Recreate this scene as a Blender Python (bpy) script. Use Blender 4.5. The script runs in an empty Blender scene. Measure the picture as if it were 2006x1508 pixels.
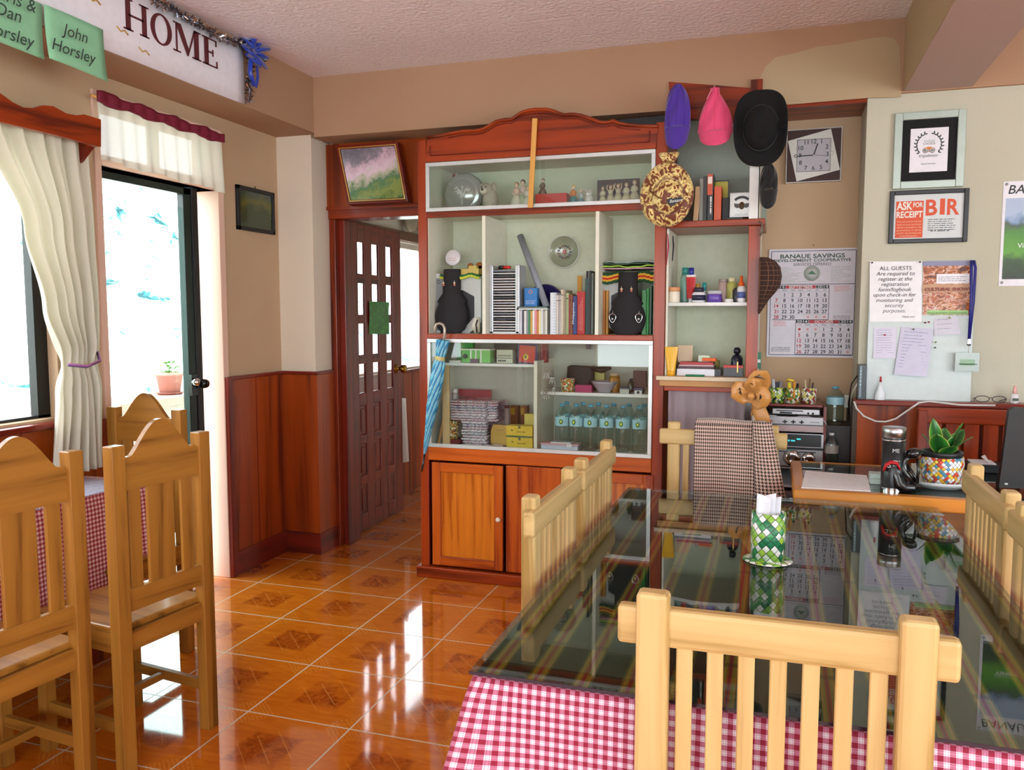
import bpy, math, random
from mathutils import Vector, Matrix
random.seed(7)
PI = math.pi
SC = bpy.context.scene
COL = SC.collection
# ---------------------------------------------------------------- camera
IMW, IMH, FPX = 2006, 1508, 1604.75
YAW, PITCH = 0.3128, 0.08633
CAM = Vector((0, 0, 1.45))
_f = Vector((-math.sin(YAW)*math.cos(PITCH), math.cos(YAW)*math.cos(PITCH), -math.sin(PITCH)))
_r = Vector((math.cos(YAW), math.sin(YAW), 0))
_u = _r.cross(_f)
cd = bpy.data.cameras.new('camera'); cam = bpy.data.objects.new('camera', cd); COL.objects.link(cam)
cd.sensor_fit = 'HORIZONTAL'; cd.sensor_width = 36; cd.lens = 36*FPX/IMW; cd.clip_start = .05; cd.clip_end = 400
cam.matrix_world = Matrix(((_r.x, _u.x, -_f.x, CAM.x), (_r.y, _u.y, -_f.y, CAM.y), (_r.z, _u.z, -_f.z, CAM.z), (0, 0, 0, 1)))
SC.camera = cam

def W(px, py, ax, val):
    """the point of the world plane (axis ax = val) seen at an image position (used to measure the room)"""
    d = _f*FPX + _r*(px-IMW/2) - _u*(py-IMH/2)
    return CAM + d*((val-CAM[ax])/d[ax])
def wx(px, y, py=600): return W(px, py, 1, y).x
def wz(px, py, y): return W(px, py, 1, y).z

# ---------------------------------------------------------------- materials
def lin(h):
    if isinstance(h, str):
        h = h.lstrip('#'); c = [int(h[i:i+2], 16)/255 for i in (0, 2, 4)]
    else: c = list(h)
    return tuple(((x/12.92) if x <= .04045 else ((x+.055)/1.055)**2.4) for x in c) + (1,)
class NT:
    def __init__(s, name):
        s.m = bpy.data.materials.new(name); s.m.use_nodes = True
        s.t = s.m.node_tree; s.n = s.t.nodes
        s.b = s.n['Principled BSDF']
    def node(s, typ, **kw):
        n = s.n.new(typ)
        for k, v in kw.items():
            if k == 'inp':
                for a, b in v.items():
                    if isinstance(b, bpy.types.NodeSocket): s.t.links.new(b, n.inputs[a])
                    else: n.inputs[a].default_value = b
            else: setattr(n, k, v)
        return n
    def math(s, op, a, b=None, c=None):
        n = s.n.new('ShaderNodeMath'); n.operation = op
        for i, x in enumerate((a, b, c)):
            if x is None: continue
            if isinstance(x, bpy.types.NodeSocket): s.t.links.new(x, n.inputs[i])
            else: n.inputs[i].default_value = x
        return n.outputs[0]
    def mix(s, f, a, b):
        n = s.n.new('ShaderNodeMix'); n.data_type = 'RGBA'
        for k, x in ((0, f), (6, a), (7, b)):
            if isinstance(x, bpy.types.NodeSocket): s.t.links.new(x, n.inputs[k])
            else: n.inputs[k].default_value = lin(x) if isinstance(x, str) else x
        return n.outputs[2]
    def ramp(s, f, stops, interp='LINEAR'):
        n = s.n.new('ShaderNodeValToRGB'); s.t.links.new(f, n.inputs[0]); r = n.color_ramp; r.interpolation = interp
        while len(r.elements) < len(stops): r.elements.new(.5)
        for e, (p, c) in zip(r.elements, stops): e.position = p; e.color = lin(c) if isinstance(c, str) else c
        return n.outputs[0]
    def coord(s, which='Object', scale=(1, 1, 1), rot=(0, 0, 0), loc=(0, 0, 0)):
        c = s.n.new('ShaderNodeTexCoord')
        m = s.node('ShaderNodeMapping'); m.inputs['Scale'].default_value = scale; m.inputs['Rotation'].default_value = rot; m.inputs['Location'].default_value = loc
        s.t.links.new(c.outputs[which], m.inputs[0]); return m.outputs[0]
    def noise(s, v, scale=5, detail=3, rough=.5, dist=0):
        n = s.node('ShaderNodeTexNoise'); n.inputs['Scale'].default_value = scale; n.inputs['Detail'].default_value = detail
        n.inputs['Roughness'].default_value = rough; n.inputs['Distortion'].default_value = dist
        s.t.links.new(v, n.inputs['Vector']); return n.outputs[0]
    def bump(s, h, strength=.2, dist=.01):
        n = s.node('ShaderNodeBump'); n.inputs['Strength'].default_value = strength; n.inputs['Distance'].default_value = dist
        s.t.links.new(h, n.inputs['Height']); s.t.links.new(n.outputs[0], s.b.inputs['Normal'])
    def set(s, **kw):
        for k, v in kw.items():
            k = {'color': 'Base Color', 'rough': 'Roughness', 'metal': 'Metallic', 'coat': 'Coat Weight', 'coatr': 'Coat Roughness', 'trans': 'Transmission Weight',
                 'ior': 'IOR', 'alpha': 'Alpha', 'spec': 'Specular IOR Level', 'sheen': 'Sheen Weight', 'em': 'Emission Color', 'ems': 'Emission Strength', 'sss': 'Subsurface Weight'}[k]
            if isinstance(v, bpy.types.NodeSocket): s.t.links.new(v, s.b.inputs[k])
            else: s.b.inputs[k].default_value = lin(v) if isinstance(v, str) else v
        return s
_plain = {}
def P(col, rough=.55, metal=0, **kw):
    """a plain coloured surface with a little procedural variation"""
    key = (col, rough, metal, tuple(sorted(kw.items())))
    if key in _plain: return _plain[key]
    n = NT('surface_'+col.lstrip('#'))
    v = n.noise(n.coord(), 30, 2)
    c = lin(col); d = tuple(x*.86 for x in c[:3])+(1,)
    n.set(color=n.mix(v, d, c), rough=rough, metal=metal, **kw)
    _plain[key] = n.m; return n.m
def wood(name, c1, c2, axis=2, rough=.3, coat=.2, scale=1, knots=False, bump=.05):
    n = NT(name)
    s = [26*scale]*3; s[axis] = 1.6*scale
    a = n.noise(n.coord(scale=tuple(s)), 1, 4, .6, .5)
    s2 = [5*scale]*3; s2[axis] = .7*scale
    b = n.noise(n.coord(scale=tuple(s2), loc=(3, 1, 2)), 1, 3, .5, 1.2)
    w = n.node('ShaderNodeTexWave', wave_type='RINGS'); w.rings_direction = 'XYZ'[axis]
    w.inputs['Scale'].default_value = 5*scale; w.inputs['Distortion'].default_value = 5; w.inputs['Detail'].default_value = 3; w.inputs['Detail Scale'].default_value = 1.2
    n.t.links.new(n.coord(scale=tuple(1 if i != axis else .12 for i in range(3)), loc=(.35, .21, .13)), w.inputs['Vector'])
    f = n.math('ADD', n.math('MULTIPLY', a, .5), n.math('ADD', n.math('MULTIPLY', b, .35), n.math('MULTIPLY', w.outputs[1], .10)))
    c = n.ramp(f, [(.36, c1), (.44, tuple(p*.35+q*.65 for p, q in zip(lin(c1), lin(c2)))), (.58, c2)])
    if knots:
        vo = n.node('ShaderNodeTexVoronoi'); vo.inputs['Scale'].default_value = 1.6
        n.t.links.new(n.coord(scale=tuple(1.6 if i != axis else .8 for i in range(3))), vo.inputs['Vector'])
        k = n.ramp(vo.outputs['Distance'], [(.04, '#222222'), (.12, '#FFFFFF')])
        mm = n.node('ShaderNodeMix', data_type='RGBA', blend_type='MULTIPLY'); mm.inputs[0].default_value = .6
        n.t.links.new(c, mm.inputs[6]); n.t.links.new(k, mm.inputs[7]); c = mm.outputs[2]
    n.set(color=c, rough=rough, coat=coat*.6, coatr=.12, spec=.32)
    n.bump(a, bump, .002)
    return n.m
def paint(name, col, col2, rough=.8, bscale=60, bs=.15, bd=.003, big=1.2):
    n = NT(name)
    a = n.noise(n.coord(), big, 4); h = n.noise(n.coord(), bscale, 3)
    n.set(color=n.mix(n.ramp(a, [(.35, '#000000'), (.7, '#FFFFFF')]), col, col2), rough=rough, spec=.3)
    n.bump(h, bs, bd); return n.m
R_WALL = paint('wall_paint_beige', '#BC9F80', '#C6AA8A')
R_WALLR = paint('wall_paint_cream', '#BBB7A2', '#C5C1AE', bscale=90, bs=.35, bd=.004)
R_COLM = paint('column_paint', '#D8CAB6', '#DED0BC')
R_BEAM = paint('beam_paint_terracotta', '#A88468', '#B08C70')
R_BEAML = paint('beam_paint_patch', '#AE9878', '#B49E7E')
R_BEAMM = paint('beam_paint_mauve', '#B9A096', '#BDA59B')
R_CEIL = paint('ceiling_texture', '#EFE4E8', '#F4EAEE', bscale=45, bs=.9, bd=.012)
R_WHITE = paint('white_wall', '#E6E2D6', '#ECE9E0')
R_JAMB = paint('jamb_pink_paint', '#DDB7A3', '#E3C2B0', rough=.6)
RW = ('#4C1406', '#8E3008')
W_RED = [wood('polished_red_wood_%s' % 'xyz'[i], *RW, axis=i, rough=.32, coat=.25) for i in range(3)]
W_PANEL = wood('wall_panel_wood', '#5E1E08', '#A0440E', axis=2, rough=.34, coat=.2, scale=.6, knots=True)
W_DARK = [wood('dark_wood_%s' % 'xyz'[i], '#480F08', '#7C2412', axis=i, rough=.3, coat=.25) for i in range(3)]
W_CAB = [wood('cabinet_wood_%s' % 'xyz'[i], '#5E1C06', '#A03A0C', axis=i, rough=.32, coat=.2, scale=.8) for i in range(3)]
W_DOORW = [wood('cabinet_door_wood_%s' % 'xyz'[i], '#882E08', '#C45C18', axis=i, rough=.32, coat=.2) for i in range(3)]
W_PLY = wood('cabinet_ply', '#A8500E', '#D67A20', axis=2, rough=.3, coat=.3, scale=1.4)
W_HON = [wood('honey_wood_%s' % 'xyz'[i], '#6C4214', '#A06C2A', axis=i, rough=.32, coat=.25) for i in range(3)]
W_PINE = [wood('pine_wood_%s' % 'xyz'[i], '#9C7C42', '#CFB078', axis=i, rough=.38, coat=.15, scale=.9, bump=.03) for i in range(3)]
W_DESK = [wood('desk_edge_wood_%s' % 'xyz'[i], '#A8641E', '#CC8632', axis=i, rough=.3, coat=.3) for i in range(3)]
W_LATH = wood('lath_wood', '#C98A3C', '#DDA458', axis=2, rough=.6, coat=0)
WHITE = P('#E4E4E0', .35); SHELFW = P('#E6E2D0', .5); BACKG = P('#D9DFC6', .6); ALU = P('#D6DAD8', .28, .35)
BLACK = P('#101014', .45); BLKGLOSS = P('#0A0A0C', .15); VELVET = P('#1B181C', .9, sheen=.4)
CHROME = P('#D8D8D8', .12, 1.0); BRASS = P('#B08A3C', .25, 1.0); STEEL = P('#A8A8A6', .3, .8)
PAPER = P('#EDEBF2', .7); PAPERW = P('#F4F2F4', .7)
def glass(name='clear_glass', tint='#FFFFFF', rough=0, refl=1.0):
    """thin pane: mostly transparent with a mirror-like reflection on top"""
    m = bpy.data.materials.new(name); m.use_nodes = True; t = m.node_tree; t.nodes.clear()
    o = t.nodes.new('ShaderNodeOutputMaterial'); mx = t.nodes.new('ShaderNodeMixShader')
    tr = t.nodes.new('ShaderNodeBsdfTransparent'); gl = t.nodes.new('ShaderNodeBsdfGlossy'); fr = t.nodes.new('ShaderNodeFresnel')
    tr.inputs[0].default_value = lin(tint); gl.inputs['Roughness'].default_value = rough; 
    ge = t.nodes.new('ShaderNodeNewGeometry'); mr = t.nodes.new('ShaderNodeMapRange')
    for i, q in ((1, 0), (2, 1), (3, 1.5), (4, 1/1.5)): mr.inputs[i].default_value = q
    t.links.new(ge.outputs['Backfacing'], mr.inputs[0]); t.links.new(mr.outputs[0], fr.inputs[0])
    mm = t.nodes.new('ShaderNodeMath'); mm.operation = 'MULTIPLY'; mm.inputs[1].default_value = refl
    t.links.new(fr.outputs[0], mm.inputs[0]); t.links.new(mm.outputs[0], mx.inputs[0])
    t.links.new(tr.outputs[0], mx.inputs[1]); t.links.new(gl.outputs[0], mx.inputs[2]); t.links.new(mx.outputs[0], o.inputs[0])
    return m
GLASS = glass(); GLASSG = glass('cabinet_glass', '#F7FAF8'); BOTTLE = glass('bottle_plastic', '#E9F5F4', .08, 1.6)
CRYST = glass('pressed_glass', '#F0F2EE', .2, 2.0); FILM = glass('plastic_film', '#F2F2F2', .15, 3.0)
SMOKE = glass('smoked_table_glass', '#DCE4DE', .0, 1.1)

def checkfabric(name, ca, cb, cell, cm=None):
    """gingham: two sets of stripes woven across each other (UV in metres)"""
    n = NT(name); sp = n.node('ShaderNodeSeparateXYZ'); n.t.links.new(n.coord('UV'), sp.inputs[0])
    def st(s):
        fr = n.math('FRACT', n.math('DIVIDE', s, cell)); a = n.math('LESS_THAN', fr, .5)
        l1 = n.math('LESS_THAN', n.math('ABSOLUTE', n.math('SUBTRACT', fr, .62)), .025)
        l2 = n.math('LESS_THAN', n.math('ABSOLUTE', n.math('SUBTRACT', fr, .88)), .025)
        return n.math('MAXIMUM', a, n.math('MULTIPLY', n.math('MAXIMUM', l1, l2), .55))
    f = n.math('MULTIPLY', n.math('ADD', st(sp.outputs[0]), st(sp.outputs[1])), .5)
    n.set(color=n.ramp(f, [(0, ca), (.5, cm), (1, cb)]), rough=.85, sheen=.2); return n.m
GING = checkfabric('red_gingham', '#E6E0EC', '#8E1034', .0185, '#BE7490')
GINGL = checkfabric('red_gingham_left', '#E6D8D8', '#861020', .0165, '#BC6A70')
def hound():
    n = NT('houndstooth_wool'); sp = n.node('ShaderNodeSeparateXYZ'); n.t.links.new(n.coord('UV', scale=(520, 520, 1)), sp.inputs[0])
    i = n.math('FLOOR', sp.outputs[0]); j = n.math('FLOOR', sp.outputs[1])
    wa = n.math('LESS_THAN', n.math('FLOORED_MODULO', i, 8), 3.5); we = n.math('LESS_THAN', n.math('FLOORED_MODULO', j, 8), 3.5)
    v = n.math('LESS_THAN', n.math('FLOORED_MODULO', n.math('ADD', i, j), 4), 1.5)
    f = n.math('ADD', n.math('MULTIPLY', v, wa), n.math('MULTIPLY', n.math('SUBTRACT', 1, v), we))
    n.set(color=n.mix(f, '#D8B8A8', '#24100E'), rough=.9, sheen=.3); return n.m
HOUND = hound()
def weave(name, cols, cell=.012, diag=True, rough=.35):
    """woven strips: square cells of random colour with a shadow gap bump (UV in metres)"""
    n = NT(name)
    v = n.coord('UV', scale=(1/cell, 1/cell, 1), rot=(0, 0, PI/4 if diag else 0))
    sp = n.node('ShaderNodeSeparateXYZ'); n.t.links.new(v, sp.inputs[0])
    cx = n.math('FLOOR', sp.outputs[0]); cy = n.math('FLOOR', sp.outputs[1])
    cb = n.node('ShaderNodeCombineXYZ'); n.t.links.new(cx, cb.inputs[0]); n.t.links.new(cy, cb.inputs[1])
    wn = n.node('ShaderNodeTexWhiteNoise', noise_dimensions='2D'); n.t.links.new(cb.outputs[0], wn.inputs['Vector'])
    stops = [(i/len(cols), c) for i, c in enumerate(cols)]
    c = n.ramp(wn.outputs['Value'], stops, 'CONSTANT')
    fx = n.math('ABSOLUTE', n.math('SUBTRACT', n.math('FRACT', sp.outputs[0]), .5)); fy = n.math('ABSOLUTE', n.math('SUBTRACT', n.math('FRACT', sp.outputs[1]), .5))
    e = n.math('MAXIMUM', fx, fy); g = n.math('GREATER_THAN', e, .45)
    n.set(color=n.mix(g, c, '#2A2E26'), rough=rough, spec=.6)
    n.bump(n.math('SUBTRACT', 1, e), .6, .004); return n.m
WV_GREEN = weave('woven_green_white', ['#F0F2EE', '#3D9A5A', '#8CC04A', '#DDE8E4', '#1E7A50', '#F4F6F4', '#A8CC50'], .017)
WV_MULTI = weave('woven_multicolour', ['#E8E8EC', '#E0B030', '#D84A30', '#C8D4DC', '#4A90B0', '#E8D44A', '#F0F0F0', '#C04838'], .012)
WV_CUPG = weave('woven_cup_green', ['#7FB03A', '#E8ECDC', '#3E7A34', '#C8D850', '#2A2A22', '#E0E4E0'], .011)
WV_CUPY = weave('woven_cup_yellow', ['#E0C040', '#8A2E2A', '#E8E8DC', '#4E8A40', '#D87A30', '#E8E0C0'], .011)
WV_CUPW = weave('woven_cup_white', ['#E8E8E4', '#C8CCC8', '#B03A34', '#D8D080', '#F0F0EC', '#5A4A40'], .011)
WV_BEAD = weave('beaded_red_gold', ['#D8A030', '#B02820', '#F0E8D0', '#70A040', '#E0702A', '#F4F0E8'], .008)
WV_BEAD2 = weave('beaded_rows', ['#3E7A3A', '#C8902A', '#EDEDE6', '#7A3A20', '#D8A838'], .008, False)
STRIPE_PHASE = 8.85-(W(979.6, 1291, 2, .7525).x)+.0885*.495
def stripes_cloth():
    """dark green table runner cloth with orange and red bands running along the table (object space)"""
    n = NT('striped_green_cloth'); sp = n.node('ShaderNodeSeparateXYZ'); n.t.links.new(n.coord(), sp.inputs[0])
    fr = n.math('FRACT', n.math('DIVIDE', n.math('ADD', sp.outputs[0], STRIPE_PHASE), .0885))
    c = n.ramp(fr, [(0, '#0C1E12'), (.30, '#6E6C22'), (.35, '#D29A30'), (.405, '#A89A38'), (.44, '#CC4E22'), (.475, '#9A1E40'), (.515, '#CC4E22'), (.55, '#A89A38'), (.6, '#D29A30'), (.65, '#6E6C22'), (.70, '#0C1E12')], 'CONSTANT')
    fy = n.math('FRACT', n.math('DIVIDE', n.math('ADD', sp.outputs[1], 10), .62)); b = n.math('LESS_THAN', fy, .03)
    n.set(color=n.mix(n.math('MULTIPLY', b, .5), c, '#4A2A1E'), rough=.8); return n.m
STRIPE = stripes_cloth()
def placemat():
    n = NT('striped_placemat'); sp = n.node('ShaderNodeSeparateXYZ'); n.t.links.new(n.coord(), sp.inputs[0])
    fr = n.math('FRACT', n.math('MULTIPLY', sp.outputs[1], 42))
    n.set(color=n.ramp(fr, [(0, '#C8CCE0'), (.35, '#7A3A52'), (.5, '#C8CCE0'), (.75, '#4A5478'), (.9, '#C8CCE0')], 'CONSTANT'), rough=.2); return n.m
def floor_tiles():
    s, x0, y0 = .41765, -1.80822, 2.8674
    n = NT('glazed_floor_tiles'); sp = n.node('ShaderNodeSeparateXYZ'); g = n.node('ShaderNodeNewGeometry'); n.t.links.new(g.outputs['Position'], sp.inputs[0])
    ux = n.math('DIVIDE', n.math('SUBTRACT', sp.outputs[0], x0), s); uy = n.math('DIVIDE', n.math('SUBTRACT', sp.outputs[1], y0), s)
    fx = n.math('SUBTRACT', n.math('FRACT', ux), .5); fy = n.math('SUBTRACT', n.math('FRACT', uy), .5)
    ax = n.math('ABSOLUTE', fx); ay = n.math('ABSOLUTE', fy); e = n.math('MAXIMUM', ax, ay)
    grout = n.math('GREATER_THAN', e, .4925)
    pos = g.outputs['Position']
    def nz(sc, mul, d=3, dist=0):
        m = n.node('ShaderNodeMapping'); m.inputs['Scale'].default_value = mul; n.t.links.new(pos, m.inputs[0]); return n.noise(m.outputs[0], sc, d, .6, dist)
    grain = nz(1, (7, 30, 1), 3, 1.2)
    base = n.ramp(grain, [(.25, '#B85A12'), (.75, '#D2741C')])
    burl = n.ramp(nz(26, (1, 1, 1), 4, 1.5), [(.3, '#7E3008'), (.7, '#B85A18')])
    soft = n.math('ADD', e, n.math('MULTIPLY', n.math('SUBTRACT', nz(30, (1, 1, 1)), .5), .05))
    msk = n.ramp(soft, [(.205, '#FFFFFF'), (.245, '#000000')]); blot = n.ramp(nz(6, (1, 1, 1), 3), [(.3, '#606060'), (.55, '#FFFFFF')])
    bm = n.math('MULTIPLY', n.math('MULTIPLY', msk, blot), 1.0)
    c = n.mix(bm, base, burl)
    # corner lozenges with arrow grain, and thin pale inlay lines along the tile diagonal
    d1 = n.math('ADD', fx, fy); d2 = n.math('SUBTRACT', fx, fy)
    cor = n.math('GREATER_THAN', n.math('ADD', ax, ay), .74)
    arrow = n.ramp(n.math('FRACT', n.math('MULTIPLY', n.math('ADD', n.math('ABSOLUTE', d1), n.math('MULTIPLY', grain, .1)), 22)), [(.0, '#AE5C18'), (.28, '#AE5C18'), (.4, '#DA8630')])
    c = n.mix(n.math('MULTIPLY', cor, .35), c, arrow)
    def line(v, off, w, lim):
        a = n.math('LESS_THAN', n.math('ABSOLUTE', n.math('SUBTRACT', v, off)), w)
        return n.math('MULTIPLY', a, n.math('LESS_THAN', n.math('ABSOLUTE', lim), .34))
    ln = n.math('MAXIMUM', line(d1, 0, .008, d2), n.math('MAXIMUM', line(d1, .24, .006, d2), line(d1, -.24, .006, d2)))
    c = n.mix(n.math('MULTIPLY', ln, .3), c, '#E8A050')
    c = n.mix(grout, c, '#C8B49A')
    n.set(color=c, rough=n.math('ADD', n.math('MULTIPLY', grout, .4), .07), coat=.35, coatr=.03, spec=.5)
    wv = n.noise(n.coord(), 7, 2); h = n.math('SUBTRACT', n.math('MULTIPLY', wv, .35), n.math('MULTIPLY', grout, .5))
    n.bump(h, .12, .006); return n.m
FLOOR = floor_tiles()
def sheer(name, col, tr=.35, tl_=.45):
    m = bpy.data.materials.new(name); m.use_nodes = True; t = m.node_tree; t.nodes.clear()
    o = t.nodes.new('ShaderNodeOutputMaterial'); df = t.nodes.new('ShaderNodeBsdfDiffuse'); tl = t.nodes.new('ShaderNodeBsdfTranslucent'); tp = t.nodes.new('ShaderNodeBsdfTransparent')
    nz = t.nodes.new('ShaderNodeTexNoise'); nz.inputs['Scale'].default_value = 90; cr = t.nodes.new('ShaderNodeValToRGB')
    c = lin(col); cr.color_ramp.elements[0].color = tuple(x*.85 for x in c[:3])+(1,); cr.color_ramp.elements[1].color = c
    t.links.new(nz.outputs[0], cr.inputs[0]); t.links.new(cr.outputs[0], df.inputs[0]); t.links.new(cr.outputs[0], tl.inputs[0])
    a = t.nodes.new('ShaderNodeMixShader'); a.inputs[0].default_value = tl_; b = t.nodes.new('ShaderNodeMixShader'); b.inputs[0].default_value = tr
    t.links.new(df.outputs[0], a.inputs[1]); t.links.new(tl.outputs[0], a.inputs[2]); t.links.new(a.outputs[0], b.inputs[1]); t.links.new(tp.outputs[0], b.inputs[2]); t.links.new(b.outputs[0], o.inputs[0])
    return m
CURT = sheer('cream_curtain_cloth', '#F0ECDD', .03); SHEER = sheer('sheer_valance_cloth', '#E4E2D2', .05, .16)
def brocade():
    n = NT('gold_brocade'); v = n.noise(n.coord(scale=(1, 1, 1)), 16, 1.5, .4, 2.5)
    v2 = n.noise(n.coord(loc=(5, 2, 1)), 40, 1, .4, 1.5)
    f = n.math('ADD', v, n.math('MULTIPLY', n.math('SUBTRACT', v2, .5), .3))
    n.set(color=n.ramp(f, [(0, '#6E2E10'), (.47, '#E0C878'), (.515, '#7A3412'), (.54, '#E6D088'), (.66, '#8A3E16')], 'CONSTANT'), rough=.5, sheen=.3); return n.m
BROC = brocade()
def plaid():
    n = NT('brown_plaid'); sp = n.node('ShaderNodeSeparateXYZ'); n.t.links.new(n.coord('UV', scale=(55, 55, 1)), sp.inputs[0])
    a = n.math('LESS_THAN', n.math('FRACT', sp.outputs[0]), .12); b = n.math('LESS_THAN', n.math('FRACT', sp.outputs[1]), .12)
    n.set(color=n.mix(n.math('MAXIMUM', a, b), '#2E1A14', '#6E4A34'), rough=.9); return n.m
PLAID = plaid()
def painting(name, stops, sc=3, axis_mul=(1, 1, 3), dist=2):
    n = NT(name); c = n.coord(scale=axis_mul); v = n.noise(c, sc, 5, .6, dist)
    n.set(color=n.ramp(v, stops), rough=.25); return n.m
# ---------------------------------------------------------------- mesh builder
class MB:
    def __init__(s, T=None):
        s.v = []; s.f = []; s.m = []; s.u = []; s.sm = []; s.mats = []; s.T = T
    def mi(s, m):
        if m not in s.mats: s.mats.append(m)
        return s.mats.index(m)
    def add(s, vs, fs, mat, smooth=False, uv=None):
        b = len(s.v); k = s.mi(mat)
        for p in vs:
            p = Vector(p); s.v.append(s.T @ p if s.T else p)
        for i, f in enumerate(fs):
            s.f.append([b+j for j in f]); s.m.append(k); s.sm.append(smooth)
            s.u.append(uv[i] if uv else [(0, 0)]*len(f))
        return s
    def box(s, x0, x1, y0, y1, z0, z1, mat, R=None):
        vs = [(x, y, z) for x in (x0, x1) for y in (y0, y1) for z in (z0, z1)]
        if R is not None: vs = [R @ Vector(p) for p in vs]
        fs = [(0, 1, 3, 2), (4, 6, 7, 5), (0, 4, 5, 1), (2, 3, 7, 6), (0, 2, 6, 4), (1, 5, 7, 3)]
        d = (y1-y0, x1-x0)
        uv = []
        for f in fs:
            q = []
            for j in f:
                p = ((x0, x1)[j >> 2 & 1], (y0, y1)[j >> 1 & 1], (z0, z1)[j & 1])
                q.append((p[1], p[2]) if f in fs[:2] else ((p[0], p[2]) if f in fs[2:4] else (p[0], p[1])))
            uv.append(q)
        return s.add(vs, fs, mat, uv=uv)
    def bar(s, a, b, w, h, mat, up=(0, 0, 1)):
        a, b = Vector(a), Vector(b); d = (b-a).normalized(); up = Vector(up)
        if abs(d.dot(up)) > .98: up = Vector((0, 1, 0))
        r = d.cross(up).normalized()*w/2; u = r.cross(d).normalized()*h/2
        vs = [p+i*r+j*u for p in (a, b) for i in (-1, 1) for j in (-1, 1)]
        return s.add(vs, [(0, 1, 3, 2), (4, 6, 7, 5), (0, 4, 5, 1), (2, 3, 7, 6), (0, 2, 6, 4), (1, 5, 7, 3)], mat)
    def tube(s, pts, r, mat, seg=8, closed=False, flat=None):
        pts = [Vector(p) for p in pts]; n = len(pts); rs = r if isinstance(r, (list, tuple)) else [r]*n
        vs = []; ref = None
        for i, p in enumerate(pts):
            if closed: t = (pts[(i+1) % n]-pts[i-1]).normalized()
            else: t = (pts[min(i+1, n-1)]-pts[max(i-1, 0)]).normalized()
            if ref is None: ref = Vector((0, 0, 1)) if abs(t.z) < .9 else Vector((1, 0, 0))
            a = (ref - t*ref.dot(t)).normalized(); ref = a; b = t.cross(a)
            for k in range(seg):
                th = 2*PI*k/seg; vs.append(p + (a*math.cos(th)*(flat or 1) + b*math.sin(th))*rs[i])
        fs = []; m = n if closed else n-1
        for i in range(m):
            for k in range(seg):
                j = (i+1) % n; fs.append((i*seg+k, i*seg+(k+1) % seg, j*seg+(k+1) % seg, j*seg+k))
        if not closed: fs.append(tuple(range(seg))[::-1]); fs.append(tuple((n-1)*seg+k for k in range(seg)))
        return s.add(vs, fs, mat, True)
    def lathe(s, c, prof, mat, seg=24, ax=None, caps=True, scale=(1, 1), a0=0, ripple=None):
        """prof = [(radius, height)] round the axis ax from c"""
        c = Vector(c); ax = Vector(ax or (0, 0, 1)).normalized(); q = Vector((0, 0, 1)).rotation_difference(ax).to_matrix()
        vs = []; uv = []; rm = max(r for r, _ in prof); L = [0]
        for i in range(1, len(prof)): L.append(L[-1]+math.hypot(prof[i][0]-prof[i-1][0], prof[i][1]-prof[i-1][1]))
        for r, h in prof:
            for k in range(seg):
                th = 2*PI*k/seg+a0; rr = r*(1+(ripple(th, h) if ripple else 0))
                vs.append(c+q @ Vector((rr*math.cos(th)*scale[0], rr*math.sin(th)*scale[1], h)))
        fs = []; us = []
        for i in range(len(prof)-1):
            for k in range(seg):
                fs.append((i*seg+k, i*seg+(k+1) % seg, (i+1)*seg+(k+1) % seg, (i+1)*seg+k))
                a, b = 2*PI*rm*k/seg, 2*PI*rm*(k+1)/seg; us.append([(a, L[i]), (b, L[i]), (b, L[i+1]), (a, L[i+1])])
        if caps:
            for i in (0, len(prof)-1):
                if prof[i][0] > 1e-5: fs.append(tuple(i*seg+k for k in range(seg))[::(-1 if i == 0 else 1)]); us.append([(0, 0)]*seg)
        return s.add(vs, fs, mat, True, us)
    def ell(s, c, r, mat, seg=14, rings=9, R=None):
        if not isinstance(r, (tuple, list)): r = (r, r, r)
        vs = []; c = Vector(c)
        for i in range(rings+1):
            ph = PI*i/rings
            for k in range(seg):
                th = 2*PI*k/seg; p = Vector((r[0]*math.sin(ph)*math.cos(th), r[1]*math.sin(ph)*math.sin(th), r[2]*math.cos(ph)))
                vs.append(c+(R @ p if R is not None else p))
        fs = [(i*seg+k, (i+1)*seg+k, (i+1)*seg+(k+1) % seg, i*seg+(k+1) % seg) for i in range(rings) for k in range(seg)]
        return s.add(vs, fs, mat, True)
    def prism(s, poly, vec, mat, smooth=False):
        n = len(poly); vec = Vector(vec); vs = [Vector(p) for p in poly]; vs += [p+vec for p in vs]
        fs = [tuple(range(n)), tuple(range(n, 2*n))[::-1]]
        s.add(vs, fs, mat)
        s.add(vs, [(i, i+n, (i+1) % n+n, (i+1) % n) for i in range(n)], mat, smooth); return s
    def quad(s, a, b, c, d, mat, t=None):
        """a thin sheet with corners a..d; with t given it has that thickness"""
        a, b, c, d = map(Vector, (a, b, c, d))
        if t:
            nn = (b-a).cross(d-a).normalized()*t; return s.prism([a, b, c, d], -nn, mat)
        return s.add([a, b, c, d], [(0, 1, 2, 3)], mat, uv=[[(0, 0), ((b-a).length, 0), ((b-a).length, (d-a).length), (0, (d-a).length)]])
    def grid(s, fn, nu, nv, mat, thick=0, wrapu=False, us=1, vsc=1):
        vs = [Vector(fn(i/nu, j/nv)) for j in range(nv+1) for i in range(nu+1)]
        fs = []; uv = []
        for j in range(nv):
            for i in range(nu):
                a = j*(nu+1)+i; fs.append((a, a+1, a+nu+2, a+nu+1))
                uv.append([(i/nu*us, j/nv*vsc), ((i+1)/nu*us, j/nv*vsc), ((i+1)/nu*us, (j+1)/nv*vsc), (i/nu*us, (j+1)/nv*vsc)])
        return s.add(vs, fs, mat, True, uv)
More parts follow.
